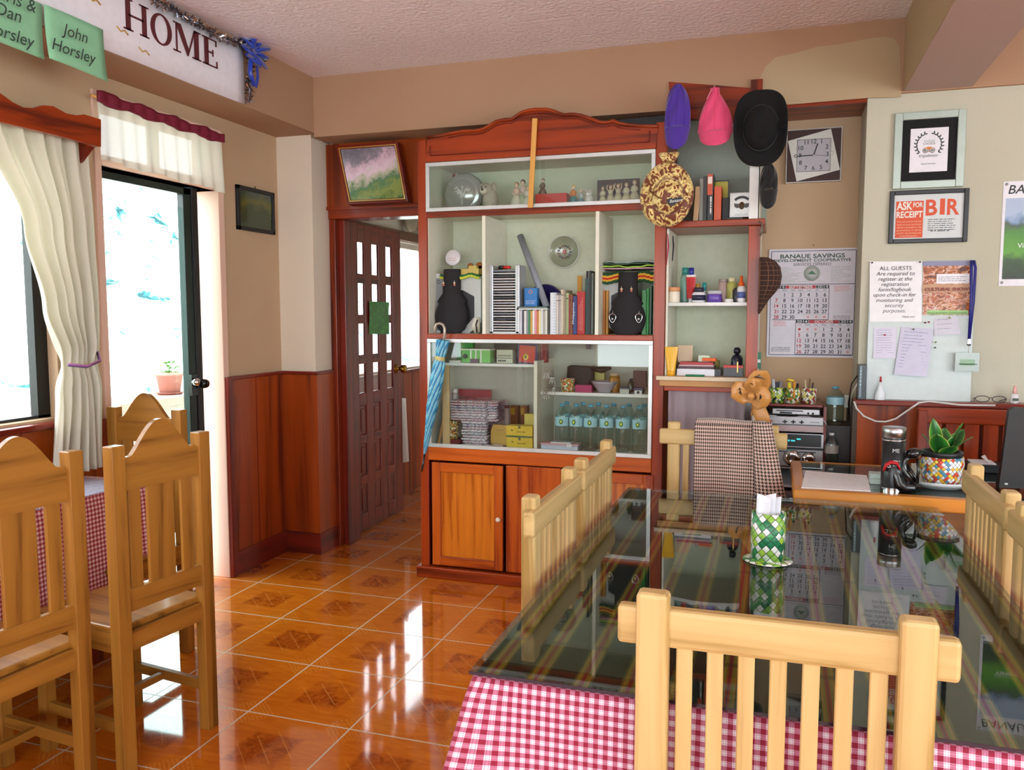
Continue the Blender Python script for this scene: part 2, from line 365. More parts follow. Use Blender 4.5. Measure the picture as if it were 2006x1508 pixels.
    def text(s, st, o, right, up, size, mat, width=None, bold=0, shear=0, align='CENTER', ext=.0004):
        vs, fs, w, h = glyphs(st, bold, shear)
        right, up, o = Vector(right).normalized(), Vector(up).normalized(), Vector(o)
        sx = size if not width else width/max(w, 1e-6)
        off = {'CENTER': -w/2, 'LEFT': 0, 'RIGHT': -w}[align]; nn = right.cross(up)*ext
        s.add([o+right*(x+off)*sx+up*y*size+nn for x, y in vs], fs, mat); return s
    def build(s, name, parent=None, label=None, cat=None, group=None, kind=None, bevel=0, bseg=2, solid=0, subsurf=0):
        me = bpy.data.meshes.new(name)
        base = Vector((0, 0, 0))
        if parent is not None: base = Vector(parent.get('_base', (0, 0, 0)))
        elif s.v:
            xs = [p.x for p in s.v]; ys = [p.y for p in s.v]; zs = [p.z for p in s.v]
            base = Vector(((min(xs)+max(xs))/2, (min(ys)+max(ys))/2, min(zs)))
        me.from_pydata([p-base for p in s.v], [], s.f)
        for m in s.mats: me.materials.append(m)
        me.polygons.foreach_set('material_index', s.m); me.polygons.foreach_set('use_smooth', s.sm)
        uvl = me.uv_layers.new(name='UVMap'); flat = [c for f in s.u for p in f for c in p]
        uvl.data.foreach_set('uv', flat); me.update()
        o = bpy.data.objects.new(name, me); COL.objects.link(o)
        if parent is not None:
            o.parent = parent
            if parent.type == 'MESH': o.location = (0, 0, 0); 
            o['_base'] = tuple(base)
        else: o.location = base; o['_base'] = tuple(base)
        if bevel:
            b = o.modifiers.new('bevel', 'BEVEL'); b.width = bevel; b.segments = bseg; b.limit_method = 'ANGLE'; b.angle_limit = .7
        if solid: b = o.modifiers.new('solid', 'SOLIDIFY'); b.thickness = solid; b.offset = 0
        if subsurf: b = o.modifiers.new('sub', 'SUBSURF'); b.levels = subsurf; b.render_levels = subsurf
        tag(o, label, cat, group, kind); return o
def tag(o, label=None, cat=None, group=None, kind=None):
    for k, v in (('label', label), ('category', cat), ('group', group), ('kind', kind)):
        if v: o[k] = v
    return o
def thing(name, label, cat, base=(0, 0, 0), group=None):
    """an Empty at the base of a thing; parts given in world coordinates are stored relative to it"""
    o = bpy.data.objects.new(name, None); COL.objects.link(o); o.empty_display_size = .05
    o.location = base; o['_base'] = tuple(base); return tag(o, label, cat, group)
def dup(o, loc, rz=0, label=None):
    def cp(x, par):
        c = x.copy(); COL.objects.link(c)
        if par: c.parent = par
        for ch in x.children: cp(ch, c)
        return c
    c = cp(o, None); c.location = loc; c.rotation_euler = (0, 0, rz)
    if label: c['label'] = label
    return c
_gl = {}
def glyphs(st, bold=0, shear=0):
    k = (st, bold, shear)
    if k in _gl: return _gl[k]
    cu = bpy.data.curves.new('t', 'FONT'); cu.body = st; cu.size = 1; cu.offset = bold; cu.shear = shear; cu.resolution_u = 3
    ob = bpy.data.objects.new('t', cu); COL.objects.link(ob)
    dg = bpy.context.evaluated_depsgraph_get(); me = bpy.data.meshes.new_from_object(ob.evaluated_get(dg))
    vs = [(v.co.x, v.co.y) for v in me.vertices]; fs = [tuple(p.vertices) for p in me.polygons]
    if vs:
        x0 = min(v[0] for v in vs); w = max(v[0] for v in vs)-x0; h = max(v[1] for v in vs); vs = [(x-x0, y) for x, y in vs]
    else: w = h = 0
    bpy.data.objects.remove(ob); bpy.data.curves.remove(cu); bpy.data.meshes.remove(me)
    _gl[k] = (vs, fs, w, h); return _gl[k]
def scribble(mb, o, right, up, w, rows, lh, mat, th=.25, seed=1, ragged=.25):
    """rows of small unreadable print, as broken strips of ink"""
    rnd = random.Random(seed); right, up, o = Vector(right).normalized(), Vector(up).normalized(), Vector(o)
    for i in range(rows):
        x = 0; lim = w*(1-ragged*rnd.random())
        while x < lim:
            l = min((.3+rnd.random())*lh*2.2, lim-x)
            a = o+right*x-up*(i*lh); mb.add([a, a+right*l, a+right*l+up*lh*th, a+up*lh*th], [(0, 1, 2, 3)], mat); x += l+lh*.35
YF = Vector((0, -1, 0))
def front(px0, py0, px1, py1, y):
    """x0,x1,z0,z1 of an upright rectangle in plane y"""
    ym = (py0+py1)/2; xm = (px0+px1)/2
    return W(px0, ym, 1, y).x, W(px1, ym, 1, y).x, W(xm, py1, 1, y).z, W(xm, py0, 1, y).z
# ---------------------------------------------------------------- the room
XL, YC, YB, ZB, ZC = -2.85, 4.28, 4.55, 2.47, 2.80      # left wall, column front, back wall, beam bottom, ceiling
YBM = 4.24                                             # face of the back beam
def struct(mb, name, parent=None, **kw):
    return mb.build(name, parent, kind='structure', **kw)
m = MB(); m.box(-3.0, 3.6, -2.6, 9.2, -.12, 0, FLOOR); struct(m, 'floor')
m = MB(); m.box(-3.0, 3.6, -2.6, 9.2, ZC, ZC+.1, R_CEIL); struct(m, 'ceiling')
DY0, DY1, DZ = 2.93, 3.72, 2.10
WY0, WY1, WZ0, WZ1 = .55, 2.66, 1.02, 2.14
NY0, NY1 = 5.15, 8.2
m = MB(); x0, x1 = -3.0, XL
m.box(x0, x1, -2.6, WY0, 0, ZC, R_WALL); m.box(x0, x1, WY0, WY1, 0, WZ0, R_WALL); m.box(x0, x1, WY0, WY1, WZ1, ZC, R_WALL)
m.box(x0, x1, WY1, DY0, 0, ZC, R_WALL); m.box(x0, x1, DY0, DY1, DZ, DZ+.05, R_JAMB); m.box(x0, x1, DY0, DY1, 2.38, ZC, R_WALL)
m.box(x0, x1, DY1, YB+.1, 0, ZC, R_WALL)
m.box(x0, x1, YB+.1, NY0, 0, ZC, R_WHITE); m.box(x0, x1, NY0, NY1, 0, 1.02, R_WHITE); m.box(x0, x1, NY0, NY1, 2.02, ZC, R_WHITE); m.box(x0, x1, NY1, 9.2, 0, ZC, R_WHITE)
struct(m, 'wall_left')
# corner column
m = MB(); m.box(XL, -2.615, YC, 4.62, 0, ZC, R_COLM); struct(m, 'column')
# back wall: behind the cabinets and above the inner doorway
HX0, HX1, HZ = -2.60, -1.90, W(700, 428, 1, 4.47).z
m = MB(); m.box(-2.615, -1.80, 4.50, 4.62, HZ+.08, ZC, R_WHITE); m.box(-1.86, .50, YB, 4.67, 0, ZC, R_WALL); struct(m, 'wall_back')
m = MB(); m.box(.373, 3.6, 4.26, 4.67, 0, ZC, R_WALLR); struct(m, 'wall_back_right')
m = MB()
for q in ((-2.6, -1.5, 0, ZC), (2.1, 4.3, 0, ZC), (-1.5, 2.1, 0, .75), (-1.5, 2.1, 2.25, ZC)): m.box(3.5, 3.62, *q, R_WALLR)
struct(m, 'wall_right')
m = MB()
for q in ((-3.0, -2.3, 0, ZC), (2.9, 3.62, 0, ZC), (-2.3, 2.9, 0, .75), (-2.3, 2.9, 2.25, ZC)): m.box(q[0], q[1], -2.7, -2.6, q[2], q[3], R_WALL)
struct(m, 'wall_front')
m = MB(); m.box(-3.0, 3.6, 9.2, 9.3, 0, ZC, R_WHITE); m.box(-1.0, -.9, 4.67, 9.2, 0, ZC, R_WHITE); struct(m, 'wall_far')
# beams
m = MB(); m.box(XL, -2.57, -2.6, 4.5, ZB+.02, ZC, R_BEAM); struct(m, 'trim_1')
m = MB(); m.box(-2.57, 3.6, YBM, 4.55, ZB-.005, ZC, R_BEAM)
struct(m, 'trim_2')
# paler patch of older paint on the back beam
pts = [(1487, 170), (1490, 152), (1500, 130), (1520, 112), (1560, 104), (1600, 92), (1650, 86), (1700, 76), (1735, 72), (1752, 76), (1762, 92), (1765, 190), (1700, 192), (1545, 205), (1500, 200)]
poly = [W(a, b, 1, YBM) for a, b in pts]
m = MB(); m.prism(poly, (0, -.0015, 0), R_BEAML); struct(m, 'trim_3')
m = MB(); bx0, bx1 = W(1770, 185, 1, YBM).x, W(1905, 168, 1, YBM).x
m.box(bx0, bx1, -2.6, YBM, ZB, ZC, R_BEAMM); m.box(bx0-.004, bx0, -2.6, YBM, ZB+.001, ZC, R_BEAML); struct(m, 'trim_4')
# brown board closing the recess over the clock
m = MB(); m.box(-.12, .372, YBM+.02, YB, ZB-.03, ZB-.006, W_RED[0]); struct(m, 'trim_5')
# wainscot of the left wall and column, with cap rail and dark skirting
m = MB(); zt = 1.09
m.box(XL, XL+.018, 3.76, YC, 0, zt, W_PANEL); m.box(XL, -2.597, YC-.018, YC, 0, zt, W_PANEL); m.box(-2.615, -2.597, YC, 4.475, 0, zt, W_PANEL)
for y in (3.99,): m.box(XL+.017, XL+.0195, y, y+.006, 0, zt, W_DARK[2])
struct(m, 'trim_6')
m = MB(); m.box(XL, XL+.03, 3.735, YC-.02, zt, zt+.02, W_DARK[1]); m.box(XL, -2.585, YC-.032, YC-.001, zt, zt+.02, W_DARK[0]); m.box(-2.615, -2.585, YC-.001, 4.475, zt, zt+.02, W_DARK[1])
m.box(XL, XL+.035, 3.725, 3.765, 0, zt+.02, W_DARK[2]); struct(m, 'trim_7', bevel=.004)
m = MB(); m.box(XL+.018, XL+.026, 3.765, YC-.018, 0, .13, W_DARK[1]); m.box(XL+.018, -2.59, YC-.026, YC-.018, 0, .13, W_DARK[0]); m.box(-2.597, -2.589, YC-.018, 4.475, 0, .13, W_DARK[1]); struct(m, 'baseboard_left')
# wainscot under the window and the next room
m = MB(); m.box(XL, XL+.018, -2.6, 2.90, 0, .985, W_PANEL)
for y in (1.1, 1.55, 2.0, 2.45, 2.62): m.box(XL+.017, XL+.02, y, y+.007, 0, .985, W_DARK[2])
m.box(XL, XL+.018, 4.65, 9.1, 0, .98, W_PANEL)
for y in (5.6, 6.1, 6.6, 7.2): m.box(XL+.017, XL+.02, y, y+.008, 0, .98, W_DARK[2])
struct(m, 'trim_8')
m = MB(); m.box(XL-.05, XL+.06, WY0-.05, 2.70, .985, 1.01, W_DARK[1]); m.box(XL-.05, XL+.04, 4.65, 9.1, .985, 1.005, W_DARK[1]); struct(m, 'trim_9', bevel=.004)
# jambs of the left door
m = MB(); m.box(-3.0, XL+.012, DY1-.001, DY1+.045, 0, 2.42, R_JAMB); m.box(-3.0, XL+.012, DY0-.035, DY0, 0, 2.42, R_JAMB); m.box(-3.0, XL+.012, DY0, DY1, 2.37, 2.42, R_JAMB); m.box(-3, XL+.012, DY0, DY1, DZ, DZ+.045, R_JAMB)
struct(m, 'trim_10', bevel=.003)
GREENF = P('#10211C', .35); DKF = P('#0C0F12', .4)
# window_1: dark metal frame with clear panes
m = MB(); fx0, fx1 = -2.94, -2.90
for y in (WY0, 1.25, 1.9, WY1-.06): m.box(fx0, fx1, y, y+.06, WZ0, WZ1, DKF)
m.box(fx0, fx1, WY0, WY1, WZ0, WZ0+.012, DKF); m.box(fx0, fx1, WY0, WY1, WZ1-.04, WZ1, P('#8A5A3A'))
w1 = MB().box(-2.925, -2.921, WY0, WY1, WZ0, WZ1, GLASS).build('window_1', kind='structure'); struct(m, 'window_frame', w1)
# transom over the door
w2 = MB().box(-2.925, -2.921, DY0, DY1, DZ+.05, 2.37, GLASS).build('window_2', kind='structure')
m = MB()
for y in (DY0, 3.33, DY1-.03): m.box(-2.95, -2.90, y, y+.03, DZ+.05, 2.37, P('#B8C4B8', .4))
struct(m, 'window_frame', w2)
# door_1: glazed leaf in a dark green frame
dy1 = W(389, 600, 0, -2.9).y; dya = W(363, 600, 0, -2.9).y
m = MB(); m.box(-2.915, -2.911, DY0+.03, dya, .1, 1.99, glass('green_edge_glass', '#F2FFFC'))
d1 = m.build('door_1', kind='structure')
m = MB(); ztop = W(380, 372, 0, -2.9).z
m.box(-2.93, -2.89, dya, dya+(dy1-dya)*.55, .02, ztop, GREENF); m.box(-2.935, -2.885, dya+(dy1-dya)*.55, dy1, .0, ztop+.02, DKF); m.box(-2.93, -2.89, DY0, dy1, ztop-.035, ztop, GREENF); m.box(-2.93, -2.89, DY0, dya, .02, .12, GREENF); m.box(-2.93, -2.89, DY0, DY0+.035, .02, ztop, GREENF)
struct(m, 'door_frame', d1, bevel=.003)
c = W(378, 752, 0, -2.88); m = MB(); m.box(-2.893, -2.87, c.y-.02, c.y+.025, c.z-.06, c.z+.05, BLKGLOSS); m.lathe((-2.87, c.y, c.z+.01), [(.022, 0), (.022, .012), (.014, .03)], CHROME, 12, ax=(1, 0, 0)); m.lathe((-2.87, c.y+.055, c.z-.002), [(.02, 0), (.026, .02), (.02, .035)], BLKGLOSS, 12, ax=(1, 0, 0)); struct(m, 'door_handle', d1)
# next room's window
w3 = MB().box(-2.925, -2.921, NY0, NY1, 1.02, 2.02, GLASS).build('window_3', kind='structure'); m = MB()
for y in (NY0, 5.75, 6.55, 7.4, NY1-.05): m.box(-2.95, -2.90, y, y+.04, 1.02, 2.02, P('#D8D4CC', .5))
m.box(-2.95, -2.9, NY0, NY1, 1.98, 2.02, P('#D8D4CC', .5)); struct(m, 'window_frame', w3)
m = MB(); m.box(XL, XL+.03, 4.7, 9.1, 2.03, 2.10, P('#7A5A4A', .5)); struct(m, 'trim_11')
m = MB(); m.box(XL, -1.0, 5.9, 6.06, 2.36, 2.56, W_RED[0]); m.box(-2.3, -2.18, 4.62, 9.1, 2.36, 2.56, W_RED[1]); struct(m, 'trim_12')
# doorway: jambs, header and the wood panel above
jx0, jx1 = W(640, 700, 1, 4.47).x, W(671, 700, 1, 4.47).x
jt = W(640, 407, 1, 4.47).z
m = MB(); m.box(-2.612, jx1-.03, 4.46, 4.60, 0, HZ, W_RED[2]); m.box(jx1-.03, jx1+.012, 4.50, 4.64, 0, HZ, W_DARK[2]); m.box(-1.93, -1.86, 4.46, 4.60, 0, HZ, W_RED[2])
m.box(-2.612, -1.86, 4.45, 4.60, HZ, jt, W_RED[0]); struct(m, 'trim_13', bevel=.004)
m = MB(); m.box(-2.62, -1.78, 4.445, 4.47, jt-.003, ZB-.006, W_PANEL); m.box(-2.62, -1.80, 4.435, 4.47, jt-.02, jt, W_RED[0]); struct(m, 'trim_14')
# door_2: open leaf with small panes and raised panels
lx = -2.585; T = .022
y0, y1 = 4.64, W(787, 700, 0, lx).y
zt2 = W(684, 434, 0, lx).z
def yy(px, py=600): return W(px, py, 0, lx).y
cols = [(yy(702.5), yy(716)), (yy(730), yy(743.5)), (yy(757), yy(770))]
def zz(py): return W(709, py, 0, lx).z
rows = [(zz(536), zz(475)), (zz(616), zz(555)), (zz(695), zz(634)), (zz(770), zz(713))]
prow = [(zz(852), zz(795)), (zz(933), zz(871)), (zz(1008), zz(952))]
m = MB(); xx = (lx-T, lx)
edges = [y0]+[v for c in cols for v in c]+[y1]
for i in range(0, 8, 2): m.box(*xx, edges[i], edges[i+1], .012, zt2, W_DARK[2])
zs = sorted([v for r in rows+prow for v in r]); ze = [.012]+zs+[zt2]
for i in range(0, len(ze), 2):
    for c in cols: m.box(lx-T+.001, lx-.001, c[0], c[1], ze[i], ze[i+1], W_DARK[1])
m.box(lx-T-.002, lx-.001, y0-.015, y0, .012, zt2, W_RED[2])
d2 = struct(m, 'door_2', bevel=.005)
m = MB()
for c in cols:
    for r in rows: m.box(lx-T/2-.002, lx-T/2+.002, c[0]-.004, c[1]+.004, r[0]-.004, r[1]+.004, GLASS)
struct(m, 'window_pane', d2)
m = MB()
for c in cols:
    for r in prow:
        m.box(lx-T+.006, lx-.008, c[0]-.002, c[1]+.002, r[0]-.002, r[1]+.002, W_DARK[2])
        m.box(lx-T+.003, lx-.003, c[0]+.018, c[1]-.018, r[0]+.02, r[1]-.02, W_DARK[2])
struct(m, 'door_panel', d2, bevel=.006)
k = W(776, 722, 0, lx); m = MB()
m.lathe((lx, k.y, k.z), [(.032, 0), (.032, .006), (.012, .01), (.012, .04), (.027, .045), (.031, .06), (.026, .075), (.01, .08)], BRASS, 20, ax=(1, 0, 0)); struct(m, 'door_knob', d2)
m = MB()
for z in (1.78, .95, .22): m.tube([(lx-.002, y0-.022, z-.05), (lx-.002, y0-.022, z+.05)], .008, BRASS, 8)
struct(m, 'hinge', d2)
# right wainscot with ledge
LZ = 1.047
m = MB(); m.box(.372, 3.5, 4.20, 4.26, 0, LZ-.025, W_PANEL)
for x in (.80, 1.14, 1.5): m.box(x, x+.006, 4.197, 4.2, 0, LZ-.03, W_DARK[2])
struct(m, 'trim_15')
m = MB(); m.box(.355, 3.5, 4.165, 4.262, LZ-.025, LZ, W_DARK[0]); struct(m, 'trim_16', bevel=.005)
m = MB(); m.box(.352, .373, 4.20, 4.55, 0, LZ-.026, P('#4A3A2E', .6)); struct(m, 'trim_17')

# ---------------------------------------------------------------- outside
m = MB(); m.box(-4.9, -3.0, -3, 10, -.14, -.01, P('#E8E6E2', .8)); struct(m, 'ground')
pp = W(333, 772, 0, -4.5)
m = MB(); m.box(-4.75, -4.35, -3, 10, 0, pp.z-.06, P('#C8B8B0', .8)); m.box(-4.8, -4.3, -3, 10, pp.z-.06, pp.z, P('#C89A90', .7)); struct(m, 'wall_terrace')
def folh(a, b):
    x = -9-34*a; y = -30+75*b
    return (x, y, -6+a*15+1.6*math.sin(b*31+a*9)+1.1*math.sin(a*23+b*17))
n = NT('hillside_foliage'); v = n.noise(n.coord(), .9, 6, .7, .5)
n.set(color=n.ramp(v, [(.34, '#123A40'), (.40, '#3A7A80'), (.44, '#C8D8C8'), (.6, '#E6EEDC')]), rough=.9); n.bump(v, .6, .4)  # leaf tones bleached nearly white, putting the overexposed daylight into the colour
m = MB(); m.grid(folh, 60, 70, n.m); m.build('hillside', kind='stuff', label='bright washed out leafy hillside beyond the terrace', cat='hillside')
c = Vector((-4.5, pp.y, pp.z)); t = thing('potted_plant', 'small leafy plant in a pink pot on the terrace wall outside', 'potted plant', c)
POT = P('#C88A80', .6)
m = MB(); m.lathe(c+Vector((0, 0, .012)), [(.075, 0), (.10, .135), (.118, .135), (.12, .16), (.105, .16), (.1, .13)], POT, 20); m.build('pot', t)
m = MB(); m.lathe(c, [(.085, 0), (.1, .012), (.1, .02), (.02, .013)], P('#8A4A40', .6), 20); m.build('saucer', t)
m = MB(); rnd = random.Random(3)
for i in range(34):
    a = rnd.random()*6.28; r = rnd.random()*.085; h = .16+rnd.random()*.09; p = c+Vector((r*math.cos(a), r*math.sin(a), h))
    d = Vector((math.cos(a), math.sin(a), .6))*.03; w_ = Vector((-math.sin(a), math.cos(a), 0))*.014
    m.add([p-d*.2, p+d*.4+w_, p+d, p+d*.4-w_], [(0, 1, 2, 3)], P('#6E9A4A', .7)); m.tube([c+Vector((r*.4*math.cos(a), r*.4*math.sin(a), .14)), p], .002, P('#6E9A4A', .7), 4)
m.build('foliage', t)

# ---------------------------------------------------------------- light
w = bpy.data.worlds.new('sky'); SC.world = w; w.use_nodes = True; bg = w.node_tree.nodes['Background']
bg.inputs[0].default_value = (.86, .95, 1, 1); bg.inputs[1].default_value = 12.0
def portal(name, loc, rot, sx, sy):
    l = bpy.data.lights.new(name, 'AREA'); l.shape = 'RECTANGLE'; l.size = sx; l.size_y = sy; l.cycles.is_portal = True
    o = bpy.data.objects.new(name, l); COL.objects.link(o); o.location = loc; o.rotation_euler = rot; return o
# sky portals in the openings, so that the daylight through them is sampled well
portal('sky_portal', (-3.0, 1.6, 1.58), (0, -PI/2, 0), 1.15, 2.15)
portal('sky_portal', (-3.0, 3.32, 1.2), (0, -PI/2, 0), 2.4, .8)
portal('sky_portal', (-3.0, 6.67, 1.52), (0, -PI/2, 0), 1.05, 3.1)
def area(name, loc, rot, sx, sy, radiance, col):
    l = bpy.data.lights.new(name, 'AREA'); l.shape = 'RECTANGLE'; l.size = sx; l.size_y = sy; l.energy = radiance*PI*sx*sy; l.color = col
    o = bpy.data.objects.new(name, l); COL.objects.link(o); o.location = loc; o.rotation_euler = rot; return o
# fill lamps added in the unseen rear and right openings in place of daylight
area('rear_fill_light', (.3, -2.66, 1.5), (PI/2+.22, 0, 0), 5.2, 1.5, .42, (1, .98, .96))
area('right_fill_light', (3.56, .3, 1.5), (0, PI/2, 0), 1.5, 3.6, .32, (.95, 1, .95))
vs = SC.view_settings
SC.display_settings.display_device = 'sRGB'; vs.view_transform = 'Standard'; vs.look = 'None'; vs.exposure = -.42; vs.gamma = 1; vs.use_curve_mapping = False
cy = SC.cycles; cy.max_bounces = 10; cy.transparent_max_bounces = 24; cy.use_denoising = True; cy.sample_clamp_indirect = 8; cy.caustics_reflective = False; cy.caustics_refractive = False
# ---------------------------------------------------------------- tables and chairs
def pine_chair():
    t = thing('slatted_chair', '', 'chair', group='pine slatted chairs round the long table')
    H, Wd = .98, .205
    for s in (-1, 1):
        m = MB(); m.box(s*Wd-.0275, s*Wd+.0275, -.02, .02, 0, H, W_PINE[2]); m.build('rear_leg', t, bevel=.008)
    m = MB(); m.box(-Wd-.062, Wd+.062, -.004, .027, H-.098, H-.03, W_PINE[0]); m.build('top_rail', t, bevel=.008)
    m = MB(); m.box(-Wd+.0, Wd-.0, -.008, .014, .52, .575, W_PINE[0]); m.build('lower_rail', t, bevel=.005)
    for i in range(7):
        x = -Wd+.0275+(2*Wd-.055)*(i+.5)/7; m = MB(); m.box(x-.0135, x+.0135, .002, .014, .57, H-.09, W_PINE[2]); m.build('slat', t, bevel=.002, bseg=1)
    m = MB(); m.box(-Wd-.03, Wd+.03, .01, .43, .425, .45, W_PINE[1]); m.build('seat', t, bevel=.006)
    m = MB(); m.box(-Wd, Wd, .0, .02, .37, .425, W_PINE[0]); m.box(-Wd, Wd, .39, .41, .37, .425, W_PINE[0])
    for s in (-1, 1): m.box(s*Wd-.01, s*Wd+.01, .0, .41, .37, .425, W_PINE[1])
    m.build('seat_frame', t)
    for s in (-1, 1):
        m = MB(); m.box(s*Wd-.02, s*Wd+.02, .38, .42, 0, .425, W_PINE[2]); m.build('front_leg', t, bevel=.004)
        m = MB(); m.box(s*Wd-.01, s*Wd+.01, .0, .4, .18, .215, W_PINE[1]); m.build('stretcher', t)
    m = MB(); m.box(-Wd, Wd, .19, .21, .185, .21, W_PINE[0]); m.build('stretcher', t)
    return t
c0 = pine_chair(); c0.location = (.016, 1.37, 0); c0['label'] = 'pine slatted chair nearest the camera, seen from behind at the gingham table end'
dup(c0, (-.60, 2.22, 0), -PI/2, 'pine slatted chair on the left side of the long table, nearer the camera')
dup(c0, (-.60, 2.80, 0), -PI/2, 'pine slatted chair on the left side of the long table, nearer the glass cabinet')
dup(c0, (.605, 2.665, 0), PI/2, 'pine slatted chair on the right side of the long table, beside the potted plant')
dup(c0, (.605, 2.11, 0), PI/2, 'pine slatted chair at the right picture edge, only its back corner in view')
dup(c0, (-.215, 3.62, 0), PI, 'pine slatted chair at the far table end with a houndstooth jacket over it')

def honey_chair():
    t = thing('dining_chair', '', 'chair', group='honey coloured humped back chairs by the window')
    Wd, H = .17, 1.05
    for s in (-1, 1):
        m = MB(); m.box(s*Wd-.024, s*Wd+.024, -.021, .021, 0, H, W_HON[2]); m.build('rear_leg', t, bevel=.003)
    m = MB(); us = [i/40*2-1 for i in range(41)]
    def top(u):
        a = abs(u)
        if a > .92: return .985+.02*(1-a)/.08
        if a > .78: return 1.01
        x = a/.78; return 1.01+.105*(.5+.5*math.cos(PI*x))**.62
    hw = Wd-.02
    poly = [Vector((u*hw, -.009, top(u))) for u in us]+[Vector((hw, -.009, .905)), Vector((-hw, -.009, .905))]
    m.prism(poly, (0, .018, 0), W_HON[0]); m.build('crest_rail', t, bevel=.003)
    m = MB(); m.box(-hw, hw, -.01, .01, .52, .592, W_HON[0]); m.build('lower_rail', t, bevel=.003)
    for x, w_ in ((-.107, .046), (-.006, .104), (.100, .046)):
        m = MB(); m.box(x-w_/2, x+w_/2, -.006, .006, .59, .907, W_HON[2]); m.build('splat', t, bevel=.002)
    m = MB(); m.box(-Wd-.01, Wd+.01, .01, .40, .455, .478, W_HON[1]); m.build('seat', t, bevel=.006)
    m = MB(); m.box(-hw, hw, -.008, .012, .395, .458, W_HON[0]); m.box(-hw, hw, .36, .38, .395, .458, W_HON[0])
    for s in (-1, 1): m.box(s*Wd-.01, s*Wd+.01, .0, .37, .395, .458, W_HON[1])
    m.build('seat_frame', t)
    for s in (-1, 1):
        m = MB(); m.box(s*Wd-.02, s*Wd+.02, .35, .39, 0, .456, W_HON[2]); m.build('front_leg', t, bevel=.003)
        m = MB(); m.box(s*Wd-.009, s*Wd+.009, .0, .37, .135, .17, W_HON[1]); m.build('stretcher', t)
    m = MB(); m.box(-Wd, Wd, .2, .218, .14, .165, W_HON[0]); m.build('stretcher', t)
    return t
h0 = honey_chair(); h0['label'] = 'honey coloured humped back chair standing alone beside the bright door reflection, fully in view'
h0.location = (-1.893, 2.145, 0); h0.rotation_euler = (0, 0, PI/2-.13)
dup(h0, (-1.985, 1.70, 0), PI/2-.1, 'honey coloured humped back chair cut off by the left picture edge')
dup(h0, (-2.56, 2.83, 0), PI, 'honey coloured humped back chair behind, pushed against the far end of the window table')

# long table
TX0, TX1, TY0, TY1, TZ = -.546, .556, 1.443, 3.21, .76
t = thing('dining_table', 'long dining table under a red gingham cloth and dark reflecting glass', 'table', (0, 2.3, 0))
m = MB(); m.box(TX0+.03, TX1-.03, TY0+.03, TY1-.03, .715, .745, W_PINE[1]); m.build('tabletop', t)
for x in (TX0+.14, TX1-.14):
    for y in (TY0+.14, TY1-.14): m = MB(); m.box(x-.035, x+.035, y-.035, y+.035, 0, .716, W_PINE[2]); m.build('leg', t)
def cloth(x0, x1, y0, y1, z, zb, mat, name, label, cat, fold=.02, flare=.05, seed=0, mb=None):
    """a cloth with hanging skirt, gently folded"""
    m = mb or MB(); per = [(x0, y0), (x1, y0), (x1, y1), (x0, y1)]
    m.add([(x0, y0, z), (x1, y0, z), (x1, y1, z), (x0, y1, z)], [(0, 1, 2, 3)], mat, uv=[[(x0, y0), (x1, y0), (x1, y1), (x0, y1)]])
    L = 0; r = .012
    for k in range(4):
        a, b = Vector(per[k]), Vector(per[(k+1) % 4]); d = (b-a); ln = d.length; d.normalize(); nn = Vector((d.y, -d.x)); nu = int(ln/.012)
        def fn(u, v, a=a, b=b, d=d, nn=nn, ln=ln, k=k):
            s = u*ln; h = v*(z-zb); e = min(s, ln-s)
            f = fold*v*(.6*math.sin(s*17+k*2+seed)+.4*math.sin(s*31+k+seed)*v)
            cf = math.exp(-(e/.06)**2)*flare*v
            out = min(1, v*8)*.004+f+cf*1.0+.01*v+fold*.6*v
            p = a+d*s+nn*out
            sgn = -1 if s < ln/2 else 1
            p += d*sgn*(math.exp(-(e/.05)**2)*(out))
            return (p.x, p.y, z-h)
        m.grid(fn, nu, 26, mat, us=ln, vsc=z-zb)
        # shift uv by running length so that the pattern runs on round the corner
        cnt = nu*26
        for q in range(len(m.u)-cnt, len(m.u)): m.u[q] = [(uu+L*.5, vv) for uu, vv in m.u[q]]
        L += ln
    return m.build(name, label=label, cat=cat, solid=.0015)
cloth(TX0, TX1, TY0, TY1, .748, .465, GING, 'tablecloth', 'red and white gingham cloth hanging over the long glass topped table', 'tablecloth', fold=.014, flare=.05)
m = MB(); m.box(TX0+.002, TX1-.002, TY0+.004, TY1-.002, .7495, .7525, STRIPE); m.build('table_runner', label='dark green striped cloth lying under the table glass', cat='table runner')
m = MB(); m.box(TX0-.006, TX1+.006, TY0-.006, TY1+.006, .7535, .76, SMOKE); m.box(TX0-.0065, TX1+.0065, TY0-.0068, TY0-.006, .7535, .7598, P('#2A1024', .2)); m.build('table_glass', label='dark glass sheet covering the long dining table', cat='glass top')

# window table
LX0, LX1, LY0, LY1, LZT = -2.765, -2.44, .75, 2.70, .772
t = thing('side_table', 'narrow table under the window with gingham cloth, mostly hidden by chairs', 'table', (-2.63, 1.7, 0))
m = MB(); m.box(LX0+.02, LX1-.02, LY0+.02, LY1-.02, .735, .765, W_HON[1]); m.build('tabletop', t)
for x in (LX0+.08, LX1-.08):
    for y in (LY0+.08, LY1-.08): m = MB(); m.box(x-.025, x+.025, y-.025, y+.025, 0, .736, W_DARK[2]); m.build('leg', t)
cloth(LX0, LX1, LY0, LY1, .768, .37, GINGL, 'tablecloth', 'small check red gingham cloth on the narrow window table', 'tablecloth', fold=.010, flare=.03, seed=2)
m = MB(); m.box(LX0+.03, LX1-.005, 1.9, LY1-.06, .7695, .7725, placemat()); m.build('placemat', label='shiny striped placemat on the window table below the curtain', cat='placemat')

